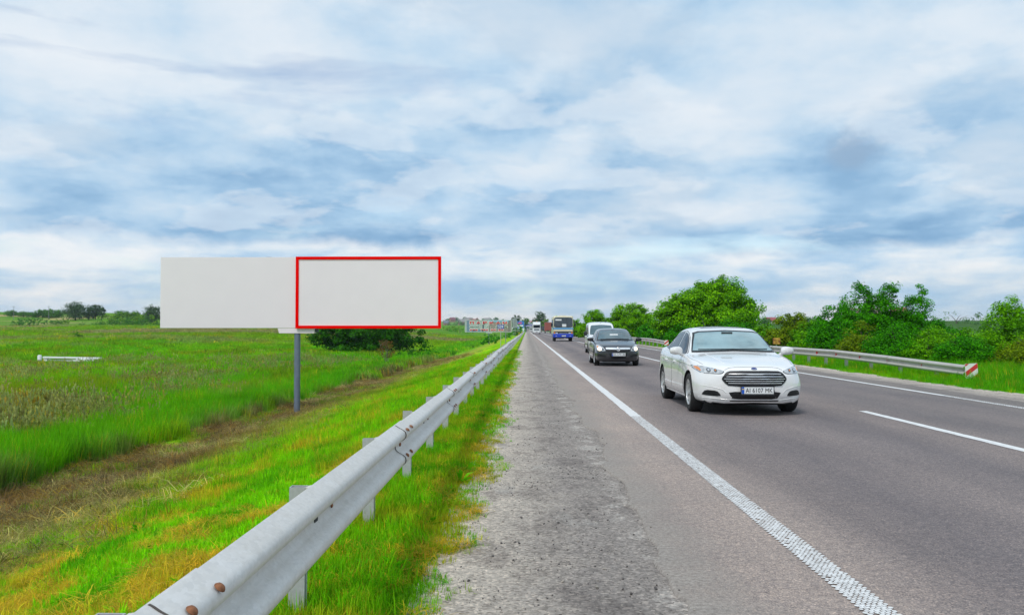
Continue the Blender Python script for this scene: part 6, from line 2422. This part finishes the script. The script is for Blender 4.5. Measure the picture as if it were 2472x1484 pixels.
tree('maple_tree', X(1434, dC), dC, dome(5.0, 4.9, 0.10, 6, 7), 24000, 0.105, 0.58, 200, LF_MAPLE, 'smaller round maple between the bus and the white van', 'tree', 33, 4.0, 0.17, 6, 1.5, 'round trees across the road')
dD = 175.0
tree('maple_tree', X(1386, dD), dD, dome(4.6, 3.9, 0.08, 6, 9), 14000, 0.115, 0.55, 140, LF_YEL, 'lowest yellow green tree just right of the bus', 'tree', 34, 3.0, 0.15, 5, 1.3, 'round trees across the road')
# undergrowth between them
for i, (px, d, w, h, m, lb) in enumerate(((1590, 92, 4.2, 2.7, LF_SHRUB, 'leafy bush filling the gap left of the largest maple'), (1640, 76, 3.0, 2.0, LF_SHRUB, 'low bush at the foot of the largest maple'),
                                          (1476, 118, 3.4, 2.6, LF_SHRUB, 'bush at the foot of the round maple'), (1410, 150, 3.6, 2.5, LF_YEL, 'yellow green bush right of the bus'),
                                          (1775, 70, 3.6, 2.3, LF_SHRUB, 'bush under the right side of the largest maple'), (1560, 98, 2.8, 2.2, LF_SHRUB, 'bush behind the far striped end board'))):
    tree('roadside_bush', X(px, d), d, dome(w, h, 0.1, 5, 40 + i), 6000, 0.085, 0.42, 80, m, lb, 'bush', 50 + i, h * 0.7, 0.06, 4, w * 0.25, 'bushes under the maples')

# thicket on the right: young trees and shrubs
def sapling(w, h, seed, tops):
    r = random.Random(seed)
    L = [(0, 0, h * 0.42, w * 0.47, w * 0.47, h * 0.40), (0, 0, h * 0.30, w * 0.52, w * 0.5, h * 0.28)]
    for i in range(5):
        a = i * 1.3
        L.append((math.cos(a) * w * 0.28, math.sin(a) * w * 0.28, h * r.uniform(0.15, 0.45), w * 0.22, w * 0.22, h * 0.15))
    for (dx, hh) in tops:
        L.append((dx, 0, hh * 0.70, w * 0.20, w * 0.20, hh * 0.22))
        L.append((dx * 1.05, 0, hh * 0.90, w * 0.075, w * 0.075, hh * 0.10))
    return L


thicket = [
    # px, distance, width, height, tops, material, leaf count, label
    (1905, 60, 3.6, 2.9, [(-0.4, 2.9), (0.5, 2.7)], LF_OLIVE, 6500, 'thin olive leaved young tree right of the rusty notice board'),
    (1960, 57, 3.0, 2.5, [(0.2, 2.5)], LF_YEL, 5000, 'yellow green shrub beside the olive young tree'),
    (2020, 50, 3.4, 3.3, [(-0.5, 3.2), (0.4, 3.5)], LF_SHRUB, 8500, 'dense green young tree left of the tallest saplings'),
    (2090, 46, 3.3, 4.0, [(-0.35, 4.15), (0.55, 3.5)], LF_SHRUB, 10500, 'tall dark green sapling clump with twin tops'),
    (2142, 45, 2.0, 4.0, [(0.0, 4.35)], LF_SHRUB, 6500, 'tallest pointed sapling in the right hand thicket'),
    (2192, 45, 2.5, 3.3, [(-0.1, 3.3), (0.45, 3.95)], LF_SHRUB, 7500, 'forked sapling right of the tallest pointed one'),
    (2075, 42, 2.4, 1.9, [(0.0, 1.9)], LF_OLIVE, 4200, 'brownish bush in front of the twin topped sapling'),
    (2150, 40, 2.6, 1.9, [(0.2, 1.8)], LF_SHRUB, 4800, 'low bright green bush below the tallest sapling'),
    (2262, 46, 3.0, 2.1, [(0.0, 2.1)], LF_SHRUB, 7000, 'bushy shrub right of the forked sapling'),
    (2235, 39, 2.6, 1.8, [(0.1, 1.7)], LF_YEL, 4500, 'yellowish bush at the grass edge below the shrubs'),
    (2325, 44, 3.0, 1.75, [(0.0, 1.7)], LF_YEL, 6000, 'pale green shrub under the horizon building'),
    (2310, 37, 2.4, 1.6, [(0.0, 1.5)], LF_SHRUB, 4200, 'low shrub just behind the striped end board'),
    (2420, 40, 2.5, 3.0, [(-0.25, 2.9), (0.15, 3.2), (0.5, 2.7)], LF_YEL, 8200, 'bright shrub with upright shoots at the right edge'),
    (2462, 36, 2.4, 1.5, [(0.2, 1.4)], LF_OLIVE, 4500, 'brown green bush in the right corner of the thicket'),
    (2382, 46, 2.6, 1.6, [(0.0, 1.5)], LF_SHRUB, 5200, 'dark shrub left of the bright shooting shrub'),
    (2500, 42, 3.2, 2.6, [(0.0, 2.6)], LF_YEL, 5500, 'yellow green shrub cut by the right edge of view'),
    (2060, 55, 4.2, 3.1, [(-0.6, 3.1), (0.7, 2.9)], LF_SHRUB, 8000, 'dense dark shrub filling the gap behind the twin topped sapling'),
    (2150, 54, 4.0, 3.2, [(0.0, 3.1)], LF_SHRUB, 8000, 'dense dark shrub directly behind the tallest sapling'),
    (2235, 53, 3.8, 2.3, [(0.3, 2.3)], LF_SHRUB, 7000, 'solid dark shrub behind the forked sapling'),
    (1850, 72, 3.6, 2.2, [(0.0, 2.1)], LF_YEL, 4500, 'low yellow green shrub behind the sedan mirror'),
    (1985, 64, 4.5, 2.3, [(0.4, 2.3)], LF_SHRUB, 5500, 'dark shrub row behind the olive young tree'),
]
for i, (px, d, w, h, tops, m, n, lb) in enumerate(thicket):
    tree('shrub_tree', X(px, d), d, sapling(w, h, 60 + i, tops), int(n * 2.9), 0.049 * d / 45, 0.34, int(n / 36), m, lb, 'shrub', 70 + i, h * 0.85, 0.045, 8, w * 0.35, 'thicket across the road', start=0.15)


# tree behind the billboard with its dry sapling
dT = 122.0
tT = dome(15.5, 9.0, 0.14, 9, 15)
tT += [(-5.5, -1, 2.2, 2.6, 2.4, 1.5), (5.6, -1, 2.4, 2.6, 2.4, 1.6), (2.5, -3, 1.9, 2.8, 2.4, 1.3), (-2.5, -3, 2.2, 2.8, 2.4, 1.3), (7.2, -1, 1.7, 1.6, 1.6, 1.2), (0, -3.5, 2.6, 3, 2, 1.4), (-4, -2, 1.5, 3.2, 2, 0.9), (3.5, -2.5, 1.4, 3.4, 2, 0.9), (0, -2.5, 1.7, 3.5, 2, 1.0), (-6.6, -1, 1.8, 1.6, 1.6, 1.0)]
tree('maple_tree', X(888, dT), dT, tT, 34000, 0.165, 0.95, 330, LF_DARK, 'dark spreading tree showing under the red framed panel', 'tree', 91, 6.5, 0.34, 8, 4.2, None, start=0.22)
xs, ds = X(934, 82), 82.0
root = empty('dry_sapling', (xs, ds, gz(xs, ds)), 'thin sapling with sparse rusty leaves in front of the dark tree', 'sapling')
sb = MB()
r_ = random.Random(4)
for k in range(7):
    a = k * 0.9
    sp = r_.uniform(0.15, 0.85)
    hh = r_.uniform(1.4, 2.5)
    sb.tube([(0, 0, -0.2), (math.cos(a) * sp * 0.3, math.sin(a) * sp * 0.3, hh * 0.45), (math.cos(a) * sp, math.sin(a) * sp, hh)], [0.035, 0.025, 0.008], 5)
    for q in range(3):
        f = r_.uniform(0.5, 0.9)
        sb.tube([(math.cos(a) * sp * f, math.sin(a) * sp * f, hh * f), (math.cos(a + 1) * sp * f + r_.uniform(-.3, .3), math.sin(a) * sp * f, hh * f + 0.4)], [0.014, 0.005], 4)
sb.build('trunk', pmat('pale_bark', (0.24, 0.20, 0.15), 0.9), root)
p, nr, cc = crown_points([(0, 0, 1.6, 0.95, 0.95, 0.8), (0, 0, 2.1, 0.6, 0.6, 0.5)], 900, 0.3, 50, 5)
link('crown', leaf_cloud('crown', p, nr, 0.06 * rng.uniform(0.6, 1.3, len(p)), leaf_mat('rusty_leaves', (0.12, 0.075, 0.02), (0.26, 0.15, 0.03), 0.2)), root)

# far single trees
far_trees = [
    # px centre, top py, distance, width m, material, label, n
    (173, 726, 470, 13.5, LF_FARB, 'tall round topped tree standing alone on the left ridge', 2600),
    (206, 734, 475, 6.5, LF_FARB, 'first slim tree right of the lone ridge tree', 1100),
    (222, 731, 480, 7.0, LF_FARB, 'second slim tree in the row on the left ridge', 1200),
    (237, 735, 478, 5.5, LF_FARB, 'last slim tree of the row on the left ridge', 900),
    (362, 733, 440, 10.5, LF_FARB, 'bushy ridge tree touching the left edge of the billboard', 2200),
    (92, 745, 520, 9, LF_FAR, 'rounded tree left of the lone ridge tree', 900),
    (112, 744, 520, 9.5, LF_FAR, 'flat topped tree left of the lone ridge tree', 900),
    (131, 746, 520, 8, LF_FAR, 'lower tree nearest the lone ridge tree on its left', 800),
    (15, 748, 520, 9, LF_FAR, 'leftmost ridge tree at the picture edge', 800),
    (45, 752, 520, 9, LF_FAR, 'low ridge tree near the left picture edge', 700),
    (70, 751, 520, 8, LF_FAR, 'low ridge tree beside the second power pole', 700),
    (288, 748, 500, 10, LF_FAR, 'flat ridge tree above the yellow green slope', 800),
    (318, 748, 500, 6, LF_FAR, 'small round ridge tree left of the bushy one', 600),
    (1102, 765, 1900, 13, LF_FAR, 'round tree between the two upper houses on the slope', 700),
    (1122, 764, 1900, 12, LF_FAR, 'round tree above the upper pale roofed house', 600),
    (1140, 768, 1900, 8, LF_FAR, 'narrow tree right of the upper pale roofed house', 500),
    (1083, 767, 1900, 13, LF_FAR, 'tree at the billboard edge above the houses', 600),
    (1168, 767, 1900, 12, LF_FAR, 'low tree left above the lettered billboard', 600),
    (1181, 766, 1900, 14, LF_FAR, 'broad tree above the lettered billboard', 700),
    (1197, 765, 1900, 13, LF_FAR, 'pointed tree above the lettered billboard', 600),
    (1214, 770, 1900, 10, LF_FARY, 'small thin tree above the right end of the lettered billboard', 300),
    (1232, 772, 1900, 10, LF_FAR, 'low tree behind the end of the lettered billboard', 500),
    (1246, 757, 720, 9.5, LF_FARB, 'ragged tall tree behind the triangular sign', 1300),
    (1269, 765, 700, 7.5, LF_FAR, 'round tree left of the white lorry top', 900),
    (1302, 748, 620, 9.5, LF_FARB, 'tall domed tree above the white lorry', 1900),
    (1318, 768, 600, 7.0, LF_FARY, 'low pale tree between white lorry and bus', 700),
    (1285, 770, 640, 5.0, LF_FAR, 'small tree at the left foot of the tall domed tree', 500),
    (1842, 766, 560, 9.5, LF_FAR, 'hazy tree right of the largest maple', 900),
    (1940, 762, 480, 9, LF_FAR, 'hazy tree behind the olive young tree', 900),
    (1966, 764, 500, 9, LF_FAR, 'second hazy tree behind the thicket', 800),
]
for i, (px, pt, d, w, m, lb, n) in enumerate(far_trees):
    x = X(px, d)
    zg = gz(x, d)
    h = max(3.0, Z(pt, d) - zg)
    n = int(n * 2.0)
    w *= 1.1
    kd = math.sqrt(w * h / n) * 1.75
    tree('distant_tree', x, d, [(0, 0, h * 0.56, w * 0.44, w * 0.40, h * 0.40), (-w * 0.20, 0, h * 0.50, w * 0.28, w * 0.28, h * 0.34), (w * 0.20, 0, h * 0.54, w * 0.28, w * 0.28, h * 0.34), (w * 0.06, -w * .1, h * 0.74, w * 0.28, w * 0.24, h * 0.24), (0, 0, h * 0.26, w * 0.38, w * 0.34, h * 0.24), (0, 0, h * 0.5, w * 0.25, w * 0.25, h * 0.4)],
         n, kd, w * 0.11, max(18, n // 18), m, lb, 'tree', 200 + i, h * 0.75, w * 0.03, 4, w * 0.22, 'distant trees', shell=0.3)

# bushes dotted over the slope and the meadow
mead = [
    (181, 802, 172, 2.0, 1.7, LF_DARK, 'dark bush alone in the left meadow'), (176, 798, 190, 1.5, 1.2, LF_SHRUB, 'small bush behind the lone dark meadow bush'),
    (1181, 810, 190, 5.5, 2.6, LF_SHRUB, 'big green bush below the lettered billboard'),
    (300, 768, 440, 20, 6.0, LF_FARY, 'yellow green thicket on the left slope'), (262, 770, 415, 17, 5.0, LF_FARY, 'left end of the yellow green slope thicket'), (338, 772, 410, 15, 5.5, LF_FARY, 'right end of the yellow green slope thicket'),
    (243, 776, 400, 7, 2.6, LF_FAR, 'dark bush under the yellow green thicket'), (285, 779, 390, 11, 3.6, LF_FAR, 'dark round bush at the foot of the slope thicket'), (314, 781, 385, 10, 3.8, LF_FAR, 'dark bush right at the foot of the slope thicket'),
    (335, 777, 395, 9, 4.2, LF_FAR, 'dark bush beside the billboard on the slope'), (62, 780, 395, 13, 3.8, LF_FAR, 'broad dark bush on the slope below the sandy bank'), (36, 782, 388, 9, 2.2, LF_FAR, 'low dark bush at the left foot of the slope'),
    (103, 774, 420, 8, 2.6, LF_FAR, 'mid slope bush right of the broad dark one'), (125, 774, 420, 7, 2.4, LF_FAR, 'rounded bush below the lone ridge tree'), (140, 772, 420, 9, 3.0, LF_FARY, 'pale bush below the lone ridge tree'),
    (191, 785, 370, 3.5, 2.2, LF_FAR, 'single small dark bush at the slope foot'), (377, 784, 372, 3.2, 3.0, LF_FAR, 'dark bush cut by the billboard left edge'), (223, 785, 372, 6, 1.8, LF_FAR, 'low bush line at the slope foot'),
    (1100, 793, 1400, 30, 9.5, LF_FAR, 'trees below the houses beside the big billboard'), (1128, 794, 1400, 34, 9.0, LF_FAR, 'dark trees below the widest house'), (1150, 795, 1380, 28, 8.5, LF_FAR, 'dark trees at the left end of the lettered billboard'),
    (1085, 797, 480, 13, 2.6, LF_FARY, 'yellow green scrub at the foot of the house slope'), (1110, 799, 460, 14, 2.4, LF_SHRUB, 'green scrub left of the lettered billboard'), (1225, 806, 240, 3.2, 2.4, LF_SHRUB, 'bush behind the 529 sign'),
    (1243, 803, 262, 5.0, 5.2, LF_SHRUB, 'green bush beside the triangular sign'), (1258, 800, 300, 2.6, 1.3, leaf_mat('yellow_flowers', (0.28, 0.26, 0.02), (0.62, 0.50, 0.03), 0.2), 'yellow flowering bush by the guardrail end'),
    (1250, 802, 270, 2.6, 1.2, leaf_mat('yellow_flowers', (0.28, 0.26, 0.02), (0.62, 0.50, 0.03), 0.2), 'second yellow flowering clump nearer the triangular sign'),
    (20, 826, 120, 3.4, 1.1, LF_YEL, 'flowering pale weeds at the left picture edge'), (45, 823, 126, 2.6, 0.9, LF_YEL, 'pale flowering weed clump right of the edge weeds'),
    (985, 838, 100, 4.0, 1.5, LF_DARK, 'dark low bush right of the dry sapling'), (1045, 835, 105, 3.0, 1.2, LF_SHRUB, 'green bush right of the dark spreading tree'),
    (2200, 790, 520, 34, 8.0, LF_FAR, 'wooded ridge patch behind the right thicket'), (2300, 786, 560, 40, 10.0, LF_FAR, 'wooded ridge behind the horizon building'), (2420, 788, 540, 40, 9.5, LF_FAR, 'wooded ridge at the right edge of view'),
    (2080, 788, 560, 40, 7.0, LF_FAR, 'wooded ridge behind the saplings'), (2480, 792, 420, 22, 6.5, LF_FAR, 'dark wood in the right corner of the horizon'),
]
for i, (px, pb, d, w, h, m, lb) in enumerate(mead):
    x = X(px, d)
    if 'wooded ridge' in lb or 'dark wood' in lb:
        h = max(2.5, Z(769, d) - gz(x, d))
    n = int(np.clip(900 + 300000 * (w * h) / d ** 2, 900, 4200))
    lf = max(0.07, math.sqrt(w * h / n) * 1.25)
    tree('bush', x, d, dome(w, h, 0.1, 6, 300 + i, d=min(w, 14)), n, lf, max(0.22, w * 0.07), max(24, n // 26), m, lb, 'bush', 330 + i, h * 0.6, max(0.04, w * 0.012), 3, w * 0.2, 'bushes on meadow and slopes')


# ================================================================== GRASS
def blades(n, h0, h1, w, spread, seed, lean=0.45, flat=False, head=0, curl=0.5):
    """one tuft: tapered bent blades, three rows of vertices each"""
    r = random.Random(seed)
    vs, fs = [], []
    for i in range(n):
        a = r.uniform(0, 2 * math.pi)
        rad = spread * math.sqrt(r.random())
        bx, by = math.cos(a) * rad, math.sin(a) * rad
        h = r.uniform(h0, h1)
        d = r.uniform(0, 2 * math.pi)
        ln = r.uniform(0.1, lean) if not flat else r.uniform(0.8, 1.4)
        ww = w * r.uniform(0.6, 1.3)
        ux, uy = math.cos(d), math.sin(d)
        px_, py_ = -uy, ux
        if flat:
            hgt = [0.02 * r.random(), r.uniform(0.02, 0.09), r.uniform(0.0, 0.05)]
            out = [0, h * 0.5, h]
        else:
            hgt = [-0.02, h * 0.58, h * (1 - curl * ln * 0.5)]
            out = [0, h * ln * 0.35, h * ln * 1.0]
        b = len(vs)
        for k, q in ((0, 1.0), (1, 0.75)):
            for s in (-1, 1):
                vs.append((bx + ux * out[k] + px_ * ww * q * s / 2, by + uy * out[k] + py_ * ww * q * s / 2, hgt[k]))
        vs.append((bx + ux * out[2], by + uy * out[2], hgt[2]))
        fs.append((b, b + 1, b + 3, b + 2))
        fs.append((b + 2, b + 3, b + 4))
        if head and r.random() < head:
            # feathery seed head
            tx, ty, tz = bx + ux * out[2], by + uy * out[2], hgt[2]
            for q in range(3):
                b = len(vs)
                e = r.uniform(0, 6.28)
                ex, ey = math.cos(e) * 0.028, math.sin(e) * 0.028
                z0 = tz - 0.05 + q * 0.04
                vs += [(tx, ty, z0 - 0.05), (tx + ex, ty + ey, z0), (tx, ty, z0 + 0.06), (tx - ex, ty - ey, z0)]
                fs.append((b, b + 1, b + 2, b + 3))
    return vs, fs


LF_GRASS = leaf_mat('grass_blades', None, None, 0.38, instancer=True, rough=0.5)


def variant(name, vs, fs):
    me = bpy.data.meshes.new(name)
    me.from_pydata(vs, [], fs)
    me.materials.append(LF_GRASS)
    return bpy.data.objects.new(name, me)


def broadleaf(seed, n=9, ln=0.22, w=0.07):
    r = random.Random(seed)
    vs, fs = [], []
    for i in range(n):
        a = r.uniform(0, 6.28)
        l = ln * r.uniform(0.6, 1.2)
        up = r.uniform(0.3, 1.1)
        c, s = math.cos(a), math.sin(a)
        b = len(vs)
        z1, z2 = l * up * 0.6, l * up * 0.75
        vs += [(0, 0, 0), (c * l * 0.5 - s * w / 2, s * l * 0.5 + c * w / 2, z1), (c * l, s * l, z2), (c * l * 0.5 + s * w / 2, s * l * 0.5 - c * w / 2, z1)]
        fs.append((b, b + 1, b + 2, b + 3))
    return vs, fs


V_SHORT = [variant('grass_tuft', *blades(18, 0.035, 0.11, 0.0075, 0.08, 10 + k, 1.1)) for k in range(4)]
V_MID = [variant('grass_tuft', *blades(22, 0.10, 0.27, 0.010, 0.15, 20 + k, 0.6)) for k in range(3)]
V_TALL = [variant('tall_grass', *blades(24, 0.35, 0.85, 0.014, 0.22, 30 + k, 0.35)) for k in range(3)]
V_SEED = [variant('seeding_grass', *blades(18, 0.55, 1.0, 0.009, 0.25, 40 + k, 0.35, head=0.7)) for k in range(2)]
V_HAY = [variant('hay_wisp', *blades(26, 0.15, 0.42, 0.007, 0.16, 50 + k, flat=True)) for k in range(3)]
V_FAR = [variant('far_grass', *blades(42, 0.35, 0.85, 0.05, 0.8, 60 + k, 0.35)) for k in range(3)]
V_WEED = [variant('weed', *broadleaf(70 + k)) for k in range(2)]


def place(n, x, y, sc0, sc1, tilt=0.12, zoff=0.0):
    z = height(x, y) + zoff
    rot = np.stack([rng.normal(0, tilt, n), rng.normal(0, tilt, n), rng.uniform(0, 6.283, n)], -1)
    s = rng.uniform(sc0, sc1, n)
    return np.stack([x, y, z], -1), rot, np.stack([s, s, s * rng.uniform(0.75, 1.3, n)], -1)


def low_by_culvert(x, y, s):
    k = (np.abs(x + 46.5) < 6) & (y > 62) & (y < 92)
    s[k, 2] *= 0.35
    return s


def jitter_tint(c, n, amt=0.18):
    dry = rng.random(n) < 0.07
    c = lerp(c, np.tile(C_STRAW, (n, 1)), np.where(dry, 0.6, 0.0))
    return np.clip(c * (1 + rng.normal(0, amt, (n, 1))) * (1 + rng.normal(0, 0.06, (n, 3))), 0.004, 0.9)


def wedge(n, y0, y1, xl, xr, margin=1.5):
    """random places in view between two distances, thinning with distance; xl/xr functions of y"""
    u = rng.random(n)
    y = y0 * (y1 / y0) ** u
    a, b = xl(y), xr(y)
    x = a + (b - a) * rng.random(n)
    return x, y


view_l = lambda y: -0.605 * y - 0.6
view_r = lambda y: 0.572 * y + 0.6


# strip of grass on both sides of the near guardrail
def verge():
    P, Rr, S, T_, V = [], [], [], [], []

    def put(p, r, s, t, v):
        P.append(p); Rr.append(r); S.append(s); T_.append(t); V.append(v)
    edge = lambda y: -0.36 + (fbm(y * 1.3, y * 0, 500, 4, 0.6) - 0.5) * 0.42 + (fbm(y * 0.2, y * 0, 505, 2) - 0.5) * 0.3
    # near strip
    n = 15000
    y = 2.6 * (60 / 2.6) ** (rng.random(n) ** 1.1)
    x = -1.75 + 1.75 * rng.random(n)
    lim = edge(y)
    k = (x < lim + rng.normal(0, 0.045, n)) & (x > view_l(y))
    x, y = x[k], y[k]; n = len(x)
    fr = np.clip((lim[k] - x) / 0.45, 0.25, 1)
    p, r, s = place(n, x, y, 0.75, 1.25)
    s = s * (0.42 + 0.50 * fr)[:, None] * np.where(y > 14, 1.2, 1.0)[:, None]
    t = jitter_tint(grass_tint(x, y), n)
    put(p, r, s, t, rng.integers(0, 4, n))
    # longer grass round the posts and under the beam
    n = 3200
    y = 2.6 * (40 / 2.6) ** rng.random(n)
    x = rng.normal(-1.12, 0.22, n)
    k = (x < edge(y) - 0.12) & (x > view_l(y)); x, y = x[k], y[k]; n = len(x)
    p, r, s = place(n, x, y, 0.35, 0.68)
    put(p, r, s, jitter_tint(lerp(grass_tint(x, y), G_LUSH * 1.1, 0.4 * np.ones(n)), n), 4 + rng.integers(0, 3, n))
    # embankment
    n = 34000
    y = 3.2 * (70 / 3.2) ** (rng.random(n) ** 0.9)
    x = -1.3 - 7.8 * rng.random(n) ** 1.1
    k = (x > view_l(y)); x, y = x[k], y[k]; n = len(x)
    p, r, s = place(n, x, y, 0.8, 1.35)
    s = s * np.where(y > 16, 1.35, 1.0)[:, None]
    near = y < 11
    v = np.where(near, rng.integers(0, 4, n), 4 + rng.integers(0, 3, n))
    s = np.where(near[:, None], s * 0.95, s * 0.62)
    put(p, r, s, jitter_tint(grass_tint(x, y), n), v)
    # straw wisps where the tint is dry
    n = 16000
    y = 3.2 * (60 / 3.2) ** (rng.random(n) ** 0.9)
    x = -1.2 - 7.4 * rng.random(n)
    sx = fbm(x * 2.1 + 4, y * 1.8, 93, 4, 0.6)
    k = (x > view_l(y)) & ((sx > 0.55) | ((x < -4.8) & (rng.random(n) < 0.55))); x, y = x[k], y[k]; n = len(x)
    p, r, s = place(n, x, y, 0.35, 0.8, 0.1, 0.03)
    t = lerp(np.tile(C_STRAW, (n, 1)), np.tile(np.array((0.46, 0.42, 0.13)), (n, 1)), np.clip(sstep(4.5, 7.5, -x), 0, 1))
    put(p, r, s, jitter_tint(t, n, 0.22), 7 + rng.integers(0, 3, n))
    # dry stems and clippings scattered along the strip by the shoulder
    n = 2600
    y = 2.8 * (30 / 2.8) ** rng.random(n)
    x = -0.35 - 0.9 * rng.random(n)
    k = (x < edge(y)) & (x > view_l(y)) & (fbm(x * 2.5, y * 1.6, 820, 3) > 0.46); x, y = x[k], y[k]; n = len(x)
    p, r, s = place(n, x, y, 0.2, 0.5, 0.15, 0.03)
    put(p, r, s, jitter_tint(np.tile(C_STRAW * 0.9, (n, 1)), n, 0.25), 7 + rng.integers(0, 3, n))
    # hay, dead thatch and green regrowth in the ditch
    n = 26000
    y = 9 * (110 / 9) ** (rng.random(n) ** 0.9)
    x = ditch_x(y) + 0.5 + rng.normal(0, 1.5, n)
    k = (x > view_l(y)) & (fbm(x * 0.8, y * 0.6, 700, 3) > 0.30) & (fbm(x * 0.45, y * 0.22, 905, 3) > 0.31 + rng.normal(0, 0.04, n)); x, y = x[k], y[k]; n = len(x)
    p, r, s = place(n, x, y, 0.6, 1.5, 0.28, 0.03)
    pick = rng.random(n) + (fbm(x * 0.7, y * 0.5, 710, 3) - 0.5) * 1.4
    pal = np.array(((0.52, 0.44, 0.17), (0.36, 0.33, 0.12), (0.24, 0.165, 0.08), (0.11, 0.070, 0.042), (0.32, 0.19, 0.04)))
    idx = np.clip((pick * 5).astype(int), 0, 4)
    t = lerp(pal[idx], grass_tint(x, y), 0.15 * np.ones(n))
    put(p, r, s, jitter_tint(t, n, 0.25), 7 + rng.integers(0, 3, n))
    n = 6000
    y = 10 * (90 / 10) ** rng.random(n)
    x = ditch_x(y) + rng.normal(0.2, 1.3, n)
    k = (x > view_l(y)) & ((fbm(x * 0.8, y * 0.6, 720, 3) > 0.58) | (fbm(x * 0.45, y * 0.22, 905, 3) < 0.34)); x, y = x[k], y[k]; n = len(x)
    p, r, s = place(n, x, y, 0.6, 1.2)
    put(p, r, s, jitter_tint(np.tile((0.20, 0.42, 0.004), (n, 1)), n, 0.25), 4 + rng.integers(0, 3, n))
    # a few broad weeds
    n = 260
    y = 4.5 * (50 / 3.2) ** rng.random(n)
    x = -0.6 - 8 * rng.random(n) ** 1.4
    k = (x > view_l(y)); x, y = x[k], y[k]; n = len(x)
    p, r, s = place(n, x, y, 0.25, 0.6, 0.2)
    put(p, r, s, jitter_tint(np.tile(G_LUSH * 0.9, (n, 1)), n), 10 + rng.integers(0, 2, n))
    # right verge
    n = 15000
    y = 20 * (110 / 20) ** (rng.random(n) ** 0.9)
    x = 10.75 + 14 * rng.random(n) ** 1.5
    k = (x < view_r(y)) & (x > 11.0 + (fbm(y * 0.6, y * 0, 230, 3) - 0.5) * 0.5 - 0.15); x, y = x[k], y[k]; n = len(x)
    p, r, s = place(n, x, y, 0.8, 1.4)
    s = s * (0.55 + 0.6 * sstep(10.9, 13, x))[:, None]
    put(p, r, s, jitter_tint(grass_tint(x, y), n), 4 + rng.integers(0, 3, n))
    scatter('verge_grass', V_SHORT + V_MID + V_HAY + V_WEED, np.concatenate(P), np.concatenate(Rr), np.concatenate(S), np.concatenate(T_), np.concatenate(V),
            'short mown grass, straw and hay on the verges and embankment')


verge()


def meadow():
    P, Rr, S, T_, V = [], [], [], [], []

    def put(p, r, s, t, v):
        P.append(p); Rr.append(r); S.append(s); T_.append(t); V.append(v)
    # tall grass near
    n = 30000
    x, y = wedge(n, 17, 95, view_l, lambda y: -11.3 + 0 * y)
    k = x < -11.3 + (fbm(y * 0.4, y * 0, 520, 3) - 0.5) * 1.8; x, y = x[k], y[k]; n = len(x)
    k = x > -60; x, y = x[k], y[k]; n = len(x)
    p, r, s = place(n, x, y, 0.65, 1.15)
    hn = fbm(x * 0.25, y * 0.18, 530, 3)
    s[:, 2] *= 0.50 + 0.62 * hn
    s = low_by_culvert(x, y, s)
    se = (rng.random(n) < np.clip((fbm(x * 0.14, y * 0.10, 540, 4) - 0.44) * 2.6, 0.02, 0.42)) & (x < -14.0 - 2 * rng.random(n))
    t = grass_tint(x, y)
    t = lerp(t, lerp(np.tile((0.52, 0.40, 0.24), (n, 1)), np.tile((0.40, 0.20, 0.06), (n, 1)), rng.random(n) ** 2), np.where(se, 0.62, 0.0))
    put(p, r, s, jitter_tint(t, n), np.where(se, 3 + rng.integers(0, 2, n), rng.integers(0, 3, n)))
    # farther clumps
    n = 30000
    x, y = wedge(n, 60, 360, lambda y: np.maximum(view_l(y), -260), lambda y: -11.0 + 0 * y)
    p, r, s = place(n, x, y, 0.75, 1.3)
    s = s * (0.7 + y / 300.0)[:, None]
    s[:, 2] *= (0.45 + 0.5 * fbm(x * 0.08, y * 0.06, 550, 3)) / (0.7 + y / 300.0)
    s = low_by_culvert(x, y, s)
    put(p, r, s, jitter_tint(grass_tint(x, y), n, 0.22), 5 + rng.integers(0, 3, n))
    # rough ground under the right thicket
    n = 6000
    y = 26 * (120 / 26) ** rng.random(n)
    x = 13.5 + 32 * rng.random(n)
    k = x < view_r(y); x, y = x[k], y[k]; n = len(x)
    p, r, s = place(n, x, y, 0.35, 0.75)
    put(p, r, s, jitter_tint(grass_tint(x, y) * 0.9, n), rng.integers(0, 3, n))
    scatter('meadow_grass', V_TALL + V_SEED + V_FAR, np.concatenate(P), np.concatenate(Rr), np.concatenate(S), np.concatenate(T_), np.concatenate(V),
            'tall green meadow grass with sorrel and seed heads')


meadow()


# ================================================================== HAZE
def haze():
    m = bpy.data.materials.new('haze')
    m.use_nodes = True
    m.node_tree.nodes.clear()
    out = N(m.node_tree, 'ShaderNodeOutputMaterial')
    v = N(m.node_tree, 'ShaderNodeVolumePrincipled')
    v.inputs['Color'].default_value = (0.80, 0.88, 0.97, 1)
    v.inputs['Density'].default_value = HAZE
    v.inputs['Anisotropy'].default_value = 0.2
    m.node_tree.links.new(v.outputs[0], out.inputs['Volume'])
    b = MB().box(-4300, 4300, -60, 4950, -5, 46).build('haze', m)
    tag(b, 'thin pale blue haze over the whole countryside', None, None, 'stuff')


HAZE = 0.00013
haze()
